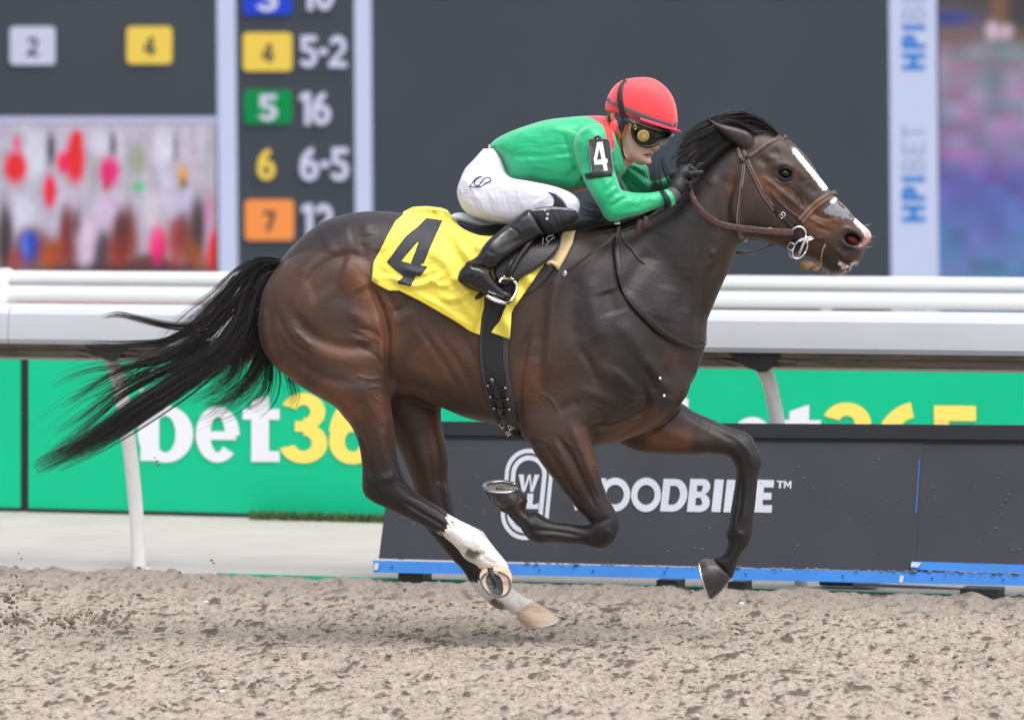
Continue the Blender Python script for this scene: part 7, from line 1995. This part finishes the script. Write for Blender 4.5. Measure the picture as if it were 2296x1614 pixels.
# boots and knee pieces
def leg(s):
    KV = Vol((0.04, min(s * .13, s * .33) , 1.52), (0.28, max(s * .13, s * .33), 1.70), 0.004)
    KV.inflate([(1178,474),(1200,467),(1222,464),(1245,463),(1271,466),(1290,473),(1297,484),(1290,496),(1275,507),(1258,516),(1240,526),(1222,524),(1200,505)], s * .215, 1.0, .072, k=0)
    v, q = KV.mesh()
    if s < 0: v = relief(v, q, [([(1232,466),(1240,490),(1252,512)],3,-2), ([(1246,470),(1256,492),(1262,506)],3,-2), ([(1225,470),(1232,494),(1242,518)],3,2), ([(1262,470),(1270,500)],5,2)])
    o1 = mesh_np('knee_guard', v, q, M_knee, rider)
    SVv = Vol((-0.22, min(s * .17, s * .38), 1.27), (0.20, max(s * .17, s * .38), 1.66), 0.0036)
    yk, ya = s * .225, s * .285
    shaft = [(1187,469),(1165,482),(1145,497),(1125,513),(1095,538),(1080,556),(1070,573),(1053,585),(1046,590),(1060,600),(1085,603),(1100,603),(1118,596),(1132,583),(1150,570),(1170,556),(1190,543),(1208,532),(1222,526),(1215,505),(1202,484)]
    foot = [(1050,586),(1040,596),(1033,604),(1027,618),(1026,628),(1034,636),(1047,642),(1067,651),(1090,661),(1110,668),(1128,673),(1140,671),(1146,664),(1142,656),(1130,648),(1118,638),(1108,626),(1102,614),(1098,603),(1080,592)]
    SVv.inflate(shaft, s * .25, .95, .056, k=0, ycf=[(1190,490,yk),(1060,590,ya)])
    SVv.inflate(foot, ya, .92, .043, k=.008)
    v, q = SVv.mesh()
    if s < 0: v = relief(v, q, [([(1110,536),(1150,508),(1180,486)],9,2.5), ([(1052,590),(1080,592),(1105,600)],3,4), ([(1055,598),(1075,602),(1098,610)],3.5,-4), ([(1140,508),(1160,520),(1172,545)],3,-1.8), ([(1066,600),(1058,612),(1054,626)],2,-1.2), ([(1072,606),(1064,620)],2,-1.2), ([(1120,560),(1160,540),(1200,522)],7,-2.5), ([(1030,628),(1060,645),(1092,659)],2.2,-2), ([(1100,620),(1110,640),(1130,654)],4,2), ([(1090,560),(1110,570)],5,-2)])
    o2 = mesh_np('boot', v, q, M_boot, rider)
    return o1, o2
kg, bt = leg(-1); leg(1)
KB = BVHTree.FromPolygons([tuple(v.co) for v in kg.data.vertices], [tuple(p.vertices) for p in kg.data.polygons])
BT = BVHTree.FromPolygons([tuple(v.co) for v in bt.data.vertices], [tuple(p.vertices) for p in bt.data.polygons])
M_star = mat('pale_star', (0.55, 0.72, 0.72), rough=0.5)
for (x, y, r_s) in [(1222, 471.5, 4.2), (1228, 480, 4.2), (1226.5, 490.5, 4.8)]:
    y0 = depth_at(x, y, -.28, KB) - .003; pts_ = []
    for k in range(10):
        a = math.radians(-90 + 36 * k); rr_ = r_s if k % 2 == 0 else r_s * .42; pts_.append(P(x + rr_ * math.cos(a), y + rr_ * math.sin(a), y0))
    mesh_obj('star', pts_ + [P(x, y, y0 - .0005)], [(k, (k + 1) % 10, 10) for k in range(10)], M_star, kg, smooth=False)
strap('boot_sole', [(1030,632),(1047,643),(1067,652),(1090,662),(1112,669)], 3.5, mat('sole_rubber', (0.02, 0.018, 0.017), rough=.6), bt, off=.001, thick=.004, bv=BT)
# rubber heel tab
ball('spur_rest', P(1076, 663, -.262), [(.85,0,.52),(0,1,0),(-.52,0,.85)], (.022,.012,.009), M_blk, saddle)
# stirrup irons and leathers
for s in (-1, 1):
    yS = s * .285
    mb = MB(); pts_ = []
    for (x, y, d) in [(1092,657,-.055),(1110,668,-.062),(1130,673,-.055),(1142,672,-.02),(1152,660,.0),(1158,645,.012),(1157,632,.014),(1148,622,.012),(1136,620,.008),(1124,622,.0),(1120,630,-.01)]:
        q_ = P(x, y, 0); pts_.append(Vector((q_.x, yS + s * -d * (1 if s < 0 else 1) * (1 if s > 0 else -1) * -1, q_.z)))
    cc_ = [Vector(p_) for p_ in catmull([tuple(p_) for p_ in pts_], False, 4)]
    mb.tube(cc_, 0.0065, 10); mb.build('stirrup_iron', M_steel, saddle)
    mb = MB(); f_ = [(1093,656),(1112,660),(1128,668),(1137,675),(1120,673),(1104,668),(1095,663)]
    a_ = [P(x, y, 0) for x, y in f_]; f1 = [Vector((v.x, yS + (-.058 if s < 0 else .058), v.z)) for v in a_]; f2 = [v + Vector((0, .05 * -s, 0)) for v in f1]; n_ = len(f1)
    mb.add(f1 + f2, [tuple(range(n_)), tuple(range(2 * n_ - 1, n_ - 1, -1))] + [(i_, i_ + n_, (i_ + 1) % n_ + n_, (i_ + 1) % n_) for i_ in range(n_)]); mb.build('tread', M_steel, saddle, smooth=False)
    mb = MB(); q1 = [P(1141,618,0), P(1150,596,0), P(1166,570,0), P(1182,548,0), P(1195,528,0)]
    mb.tube([Vector((v.x, s * d, v.z)) for v, d in zip(q1, (.288,.275,.262,.25,.235))], 0.009, 8, flat=.35, flatdir=(0, 1, 0)); mb.build('stirrup_leather', M_lead, saddle)
    mb = MB(); q1 = [P(1133,616,0), P(1142,592,0), P(1152,574,0)]
    mb.tube([Vector((v.x, s * d, v.z)) for v, d in zip(q1, (.290,.278,.268))], 0.006, 8, flat=.35, flatdir=(0, 1, 0)); mb.build('stirrup_leather', M_lead, saddle)
M_brass = mat('brass', (0.65, 0.45, 0.10), rough=.3, metal=1.0)
for x, y in ((1130, 621), (1146, 624)): ball('stud', P(x, y, -.300), [(1,0,0),(0,1,0),(0,0,1)], (.0055,.004,.0055), M_brass, saddle, 10)
# emblem on the flap
M_emb = mat('silver_emblem', (0.45, 0.45, 0.52), rough=.3, metal=.6)
def flat_line(pts_, y, w, m, parent, name='emblem'):
    p = resample(catmull(pts_, False, 5), step=1.2); t = np.gradient(p, axis=0); t /= np.linalg.norm(t, axis=1, keepdims=True) + 1e-9; nn = np.stack([-t[:, 1], t[:, 0]], 1) * w / 2
    V = [P(*(a + b), y) for a, b in zip(p, nn)] + [P(*(a - b), y) for a, b in zip(p, nn)]; n_ = len(p)
    return mesh_obj(name, V, [(i_, i_ + 1, n_ + i_ + 1, n_ + i_) for i_ in range(n_ - 1)], m, parent, smooth=False)
yf = depth_at(1227, 540, -.24) - .045
flat_line([(1218,533),(1217,556),(1234,538)], yf, 1.6, M_emb, saddle); flat_line([(1242,528),(1230,530),(1225,536),(1230,541),(1238,535),(1244,533)], yf, 1.6, M_emb, saddle)

# gloves: palm, four fingers, thumb
GV = Vol((0.56, -0.19, 1.65), (0.74, -0.03, 1.84), 0.0026)
def cp_(x, y, d): return P(x, y, d)
GV.capsule(cp_(1508,436,-.150), cp_(1519,420,-.142), .027, .027, k=.0)
GV.capsule(cp_(1519,420,-.142), cp_(1532,394,-.120), .028, .028, k=.02)
GV.capsule(cp_(1527,405,-.130), cp_(1537,384,-.112), .026, .022, k=.015)
# four fingers closing over the crest and rein
for (a, b, c, d, r) in [((1537,378,-.118),(1552,379,-.130),(1560,392,-.135),(1553,402,-.130),.0105), ((1531,377,-.100),(1545,374,-.106),(1558,383,-.108),(1556,396,-.104),.0108), ((1538,394,-.138),(1552,396,-.147),(1556,407,-.146),(1546,413,-.140),.0102), ((1533,408,-.146),(1546,411,-.154),(1548,420,-.152),(1538,424,-.146),.0092)]:
    GV.capsule(cp_(*a), cp_(*b), r * 1.08, r, k=.006); GV.capsule(cp_(*b), cp_(*c), r, r * .93, k=.004); GV.capsule(cp_(*c), cp_(*d), r * .93, r * .82, k=.004)
# thumb leaving the side of the palm and lying along the neck
GV.capsule(cp_(1530,396,-.142), cp_(1548,390,-.158), .0125, .0115, k=.008); GV.capsule(cp_(1548,390,-.158), cp_(1563,388,-.160), .0115, .0105, k=.003); GV.capsule(cp_(1563,388,-.160), cp_(1573,386.5,-.155), .0105, .0085, k=.003)
gv, gq = GV.mesh(); mesh_np('glove', gv, gq, M_glove, rider)['label'] = 'black glove holding the rein'
GV2 = Vol((0.54, 0.0, 1.68), (0.74, 0.14, 1.84), 0.004)
GV2.capsule(cp_(1512,400,.09), cp_(1540,388,.07), .024, .026, k=0)
for (a, b, c, r) in [((1540,380,.07),(1556,380,.055),(1560,392,.045),.011), ((1538,388,.06),(1554,390,.045),(1556,402,.04),.011), ((1536,396,.06),(1550,400,.045),(1550,410,.04),.010), ((1532,402,.06),(1544,408,.05),(1542,416,.045),.009)]:
    GV2.capsule(cp_(*a), cp_(*b), r, r, k=.006); GV2.capsule(cp_(*b), cp_(*c), r, r * .85, k=.004)
GV2.capsule(cp_(1530,386,.085), cp_(1550,376,.08), .012, .010, k=.006); GV2.capsule(cp_(1550,376,.08), cp_(1562,378,.07), .010, .008, k=.003)
gv, gq = GV2.mesh(); mesh_np('glove', gv, gq, M_glove, rider)
def cuff(name, a, b, ra, rb, m, flat=1.0):
    mb = MB(); mb.tube([P(*a), P(*[(x + y) / 2 for x, y in zip(a, b)]), P(*b)], [ra, (ra + rb) / 2 * 1.02, rb], 24); o = mb.build(name, m, rider); sharp(o, 50); return o
cuff('wrist_strap', (1502,443,-.165), (1513,432,-.152), .0300, .0290, mat('grey_elastic', (0.06, 0.065, 0.075), rough=.7))
cuff('cuff', (1494,447,-.170), (1503,442,-.163), .0335, .0325, M_silk); cuff('sleeve_band', (1486,449,-.174), (1494,446,-.170), .0345, .0335, M_knee)
# arm number
strap('arm_band', [(1302,398),(1315,396),(1335,392),(1355,390),(1372,388)], [15,13,13,13,13], M_blk, rider, off=.004, thick=.006, bv=JB)
M_holder = mat('number_sleeve', (0.05, 0.052, 0.065), rough=.15, coat=.8, spec=.6)
pl = [(1322,312),(1362,312),(1367,318),(1375,385),(1372,391),(1334,391),(1327,386),(1319,320)]
y_a = min(filter(None, [depth_at(x, y, None, JB) for x, y in ((1345,345),(1330,330),(1360,330),(1340,380),(1360,380))])) - .006
mb = MB(); f1 = [P(x, y, y_a - .004 + .006 * abs((x - 1347) / 22) ** 2) for x, y in pl]; f2 = [P(x, y, y_a + .012) for x, y in pl]; n_ = len(pl)
mb.add(f1 + f2, [tuple(range(n_)), tuple(range(2 * n_ - 1, n_ - 1, -1))] + [(i_, i_ + n_, (i_ + 1) % n_ + n_, (i_ + 1) % n_) for i_ in range(n_)])
ab = mb.build('arm_number', M_holder, rider, smooth=False); ab['label'] = 'black arm badge with white 4'
mb = MB(); mb.tube(f1 + [f1[0], f1[1]], .0022, 6); mb.build('badge_rim', mat('grey_rim', (0.22, 0.22, 0.22), rough=.5), ab)
M_w4 = mat('white_vinyl', (0.82, 0.83, 0.86), rough=.4)
w4 = [(1339,319),(1351,318),(1358,356),(1362,356),(1363,366),(1360,366),(1363,383),(1354,384),(1351,369),(1333,370),(1331,357)]
mesh_obj('digit', [P(x, y, y_a - .0075) for x, y in w4], [tuple(range(len(w4)))], M_w4, ab, smooth=False)
mesh_obj('digit_opening', [P(x, y, y_a - .0085) for x, y in ((1344,334),(1348.5,357),(1338.5,358))], [(0, 1, 2)], M_holder, ab, smooth=False)
mb = MB(); mb.tube([P(1333,311,y_a), P(1340,306,y_a + .01), P(1347,311,y_a)], .005, 8); mb.build('badge_clip', M_blk, ab)

# helmet
M_hel = mat('red_cap', (0.86, 0.060, 0.075), rough=.55, sheen=.3, spec=.4, bump=.05, bscale=200)
help = [(1357,243),(1361,222),(1367,208),(1376,195),(1386,186),(1400,179),(1420,175),(1440,173.5),(1456,174.5),(1470,179),(1484,188),(1496,199),(1506,213),(1514,232),(1518,252),(1519,270),(1517,288),(1512,306),(1490,310),(1472,306),(1450,300),(1432,294),(1414,288),(1398,280),(1382,272),(1366,262)]
HE = Vol((0.32, -0.13, 1.90), (0.64, 0.13, 2.16), 0.0032)
HE.inflate(help, 0.0, 1.05, .098, k=0, p=5)
la, lb = P(1357, 247, 0), P(1519, 292, 0)
_sl = (lb.z - la.z) / (lb.x - la.x)
HE.cut(lambda X, Y, Z: (la.z + (X - la.x) * _sl - Z) * 0.96 + 0 * Y)
v_, q_ = HE.mesh(); v_ = relief(v_, q_, [([(1455,176),(1464,215),(1460,250),(1452,276)],1.6,-1.2), ([(1466,180),(1492,215),(1500,260),(1499,288)],1.6,-1.2)])
helm = mesh_np('helmet', v_, q_, M_hel, rider); helm['label'] = 'red silk covered helmet'
HBt = BVHTree.FromPolygons([tuple(map(float, p)) for p in v_], [tuple(map(int, f)) for f in q_])
strap('band', [(1361,222),(1372,230),(1390,239),(1412,249),(1440,260),(1470,272),(1495,279),(1517,280)], [8,9,9,9,9.5,10,10,9], mat('grey_band', (0.085, 0.085, 0.10), rough=.35, sheen=.2), helm, off=.0008, thick=.002, bv=HBt)
strap('goggle_strap', [(1404,180),(1395,192),(1391,205),(1390,220),(1392,236),(1395,250),(1401,266),(1409,277)], [9,11,12,12.5,13,13,13,11], M_blk, helm, off=.003, thick=.003, bv=HBt)
# visor
vz = MB(); n_ = 26; V = []; F = []
for i in range(n_):
    a = math.radians(-100 + 200 * i / (n_ - 1)); 
    cin = (1446 + 71 * math.cos(a) * .98, 0.097 * math.sin(a)); 
    tx = math.cos(a); base_py = 265 + (cin[0] - 1418) * 0.30
    l = max(0.0, math.cos(a * .86)) ** .8 * 12
    for (dl, dz) in ((0, -2), (l, 1.5), (l, 6.0), (0, 5.0)):
        p = P(cin[0] + dl * max(0, math.cos(a)), base_py - 3 + dz + dl * .15, 0); V.append(Vector((p.x, cin[1] * (1 + dl * .005), p.z)))
for i in range(n_ - 1):
    for j in range(4): F.append((i * 4 + j, i * 4 + (j + 1) % 4, (i + 1) * 4 + (j + 1) % 4, (i + 1) * 4 + j))
mesh_obj('visor', V, F, mat('pink_red_visor', (0.70, 0.03, 0.09), rough=.5), helm)
strap('lining', [(1410,262),(1430,273),(1455,283),(1480,291),(1502,295)], 5.5, mat('dark_lining', (0.03, 0.018, 0.014), rough=.5), helm, off=.0, thick=.003, ys=[-.088,-.090,-.085,-.07,-.045])
strap('lining', [(1412,266),(1432,277),(1457,287),(1482,294)], 1.6, M_edge, helm, ys=[-.092,-.094,-.089,-.074], thick=.002)
# leather harness round the ear
M_har = mat('tan_harness', (0.28, 0.105, 0.035), rough=.38, spec=.5, bump=.3, bscale=60)
HH = [(1372,258),(1377,276),(1384,296),(1391,310)]
strap('harness', [(1371,254),(1374,268),(1380,284),(1386,298),(1390,310)], [9,9,8,9,11], M_har, helm, ys=[-.062,-.068,-.070,-.070,-.066], thick=.003)
strap('harness', [(1408,272),(1404,288),(1398,302),(1391,311)], [9,8,8,9], M_har, helm, ys=[-.078,-.076,-.072,-.066], thick=.003)
strap('ear_guard', [(1386,258),(1390,272),(1394,288),(1395,296)], [14,20,14,6], mat('spotted_band', (0.012, 0.014, 0.03), rough=.45, dirt=(0.5, 0.52, 0.62), dscale=70, dlo=.66, dhi=.7), helm, ys=[-.066,-.0725,-.070,-.068], thick=.002)
strap('chin_strap', [(1392,312),(1394,330),(1397,345),(1402,358)], 4.5, M_blk, helm, ys=[-.066,-.062,-.058,-.05], thick=.003)
strap('chin_cup', [(1402,356),(1410,359),(1418,361)], 8, M_har, helm, ys=[-.052,-.046,-.036], thick=.004)
# goggles
gog = MB()
fr = [(1420,283),(1418,295),(1421,308),(1430,320),(1444,328),(1458,329),(1470,324),(1476,318),(1484,312),(1496,307),(1502,300),(1500,293),(1480,289),(1455,284),(1435,279)]
def gy(x): return -.080 + .060 * max(0, (x - 1440) / 62.0) ** 1.6
cf = catmull(fr, True, 4); pts_ = [P(a, b, gy(a)) for a, b in cf]
M_gf = mat('goggle_frame', (0.005, 0.005, 0.006), rough=.3)
goggles = mesh_obj('goggles', [], [], M_gf, rider)
mb = MB(); mb.tube(pts_ + [pts_[0], pts_[1]], .0055, 10); mb.build('frame', M_gf, goggles)
M_lens = mat('dark_lens', (0.004, 0.006, 0.005), rough=.08, spec=.35)
cen = P(1455, 303, gy(1455) - .006); vs = [cen]; fs = []; nn_ = len(cf)
for f_ in (.5, 1.0):
    for (a, b), p in zip(cf, pts_): 
        q = cen.lerp(p, f_); q.y = q.y - .006 * (1 - f_ * f_); vs.append(q)
for i in range(nn_):
    j = (i + 1) % nn_; fs += [(0, 1 + i, 1 + j), (1 + i, 1 + nn_ + i, 1 + nn_ + j, 1 + j)]
mesh_obj('lens', vs, fs, M_lens, goggles)
mb = MB(); q0 = P(1442, 305, gy(1442) - .010); mb.tube([q0, q0 + Vector((0, -.004, 0)), q0 + Vector((0, -.006, 0))], [.0225, .0225, .019], 28); mb.build('vent', mat('gold_foam', (0.42, 0.27, 0.075), rough=.7, bump=.5, bscale=300), goggles)
mb = MB(); ringpx(1442, 305, 8.5, 8.5, 0, gy(1442) - .0165, .0012, mb); mb.build('vent_ring', mat('dark_gold', (0.25, 0.16, 0.05), rough=.6), goggles)
# clear far lens in front of the brow
M_clr = mat('clear_plastic', (0.26, 0.30, 0.30), rough=.08, spec=.8, coat=.6)
pcs = [(1482,327),(1493,324),(1503,308),(1499,304),(1492,309),(1484,318)]
mb = MB(); f1 = [P(x, y, -.012) for x, y in pcs]; f2 = [P(x - 2, y - 1, .05) for x, y in pcs]; n_ = len(pcs)
mb.add(f1 + f2, [tuple(range(n_)), tuple(range(2 * n_ - 1, n_ - 1, -1))] + [(i_, i_ + n_, (i_ + 1) % n_ + n_, (i_ + 1) % n_) for i_ in range(n_)]); mb.build('lens', M_clr, goggles, smooth=False)['label'] = 'clear outer lens'
ball('goggle_corner', P(1507, 302, -.02), [(1,0,0),(0,1,0),(0,0,1)], (.008,.03,.008), mat('chrome_corner', (0.6, 0.65, 0.7), rough=.15, metal=.6), goggles, 12)
strap('strap', [(1398,268),(1408,275),(1420,283)], [10,11,10], M_blk, goggles, ys=[-.088,-.088,-.084], thick=.003)
for x, y, a in ((1411, 283, 30), (1424, 286, -40)):
    buckle(x, y, a, 6, 8.5, goggles, m=M_brass, yv=-.0955, r=.8, tongue=False)
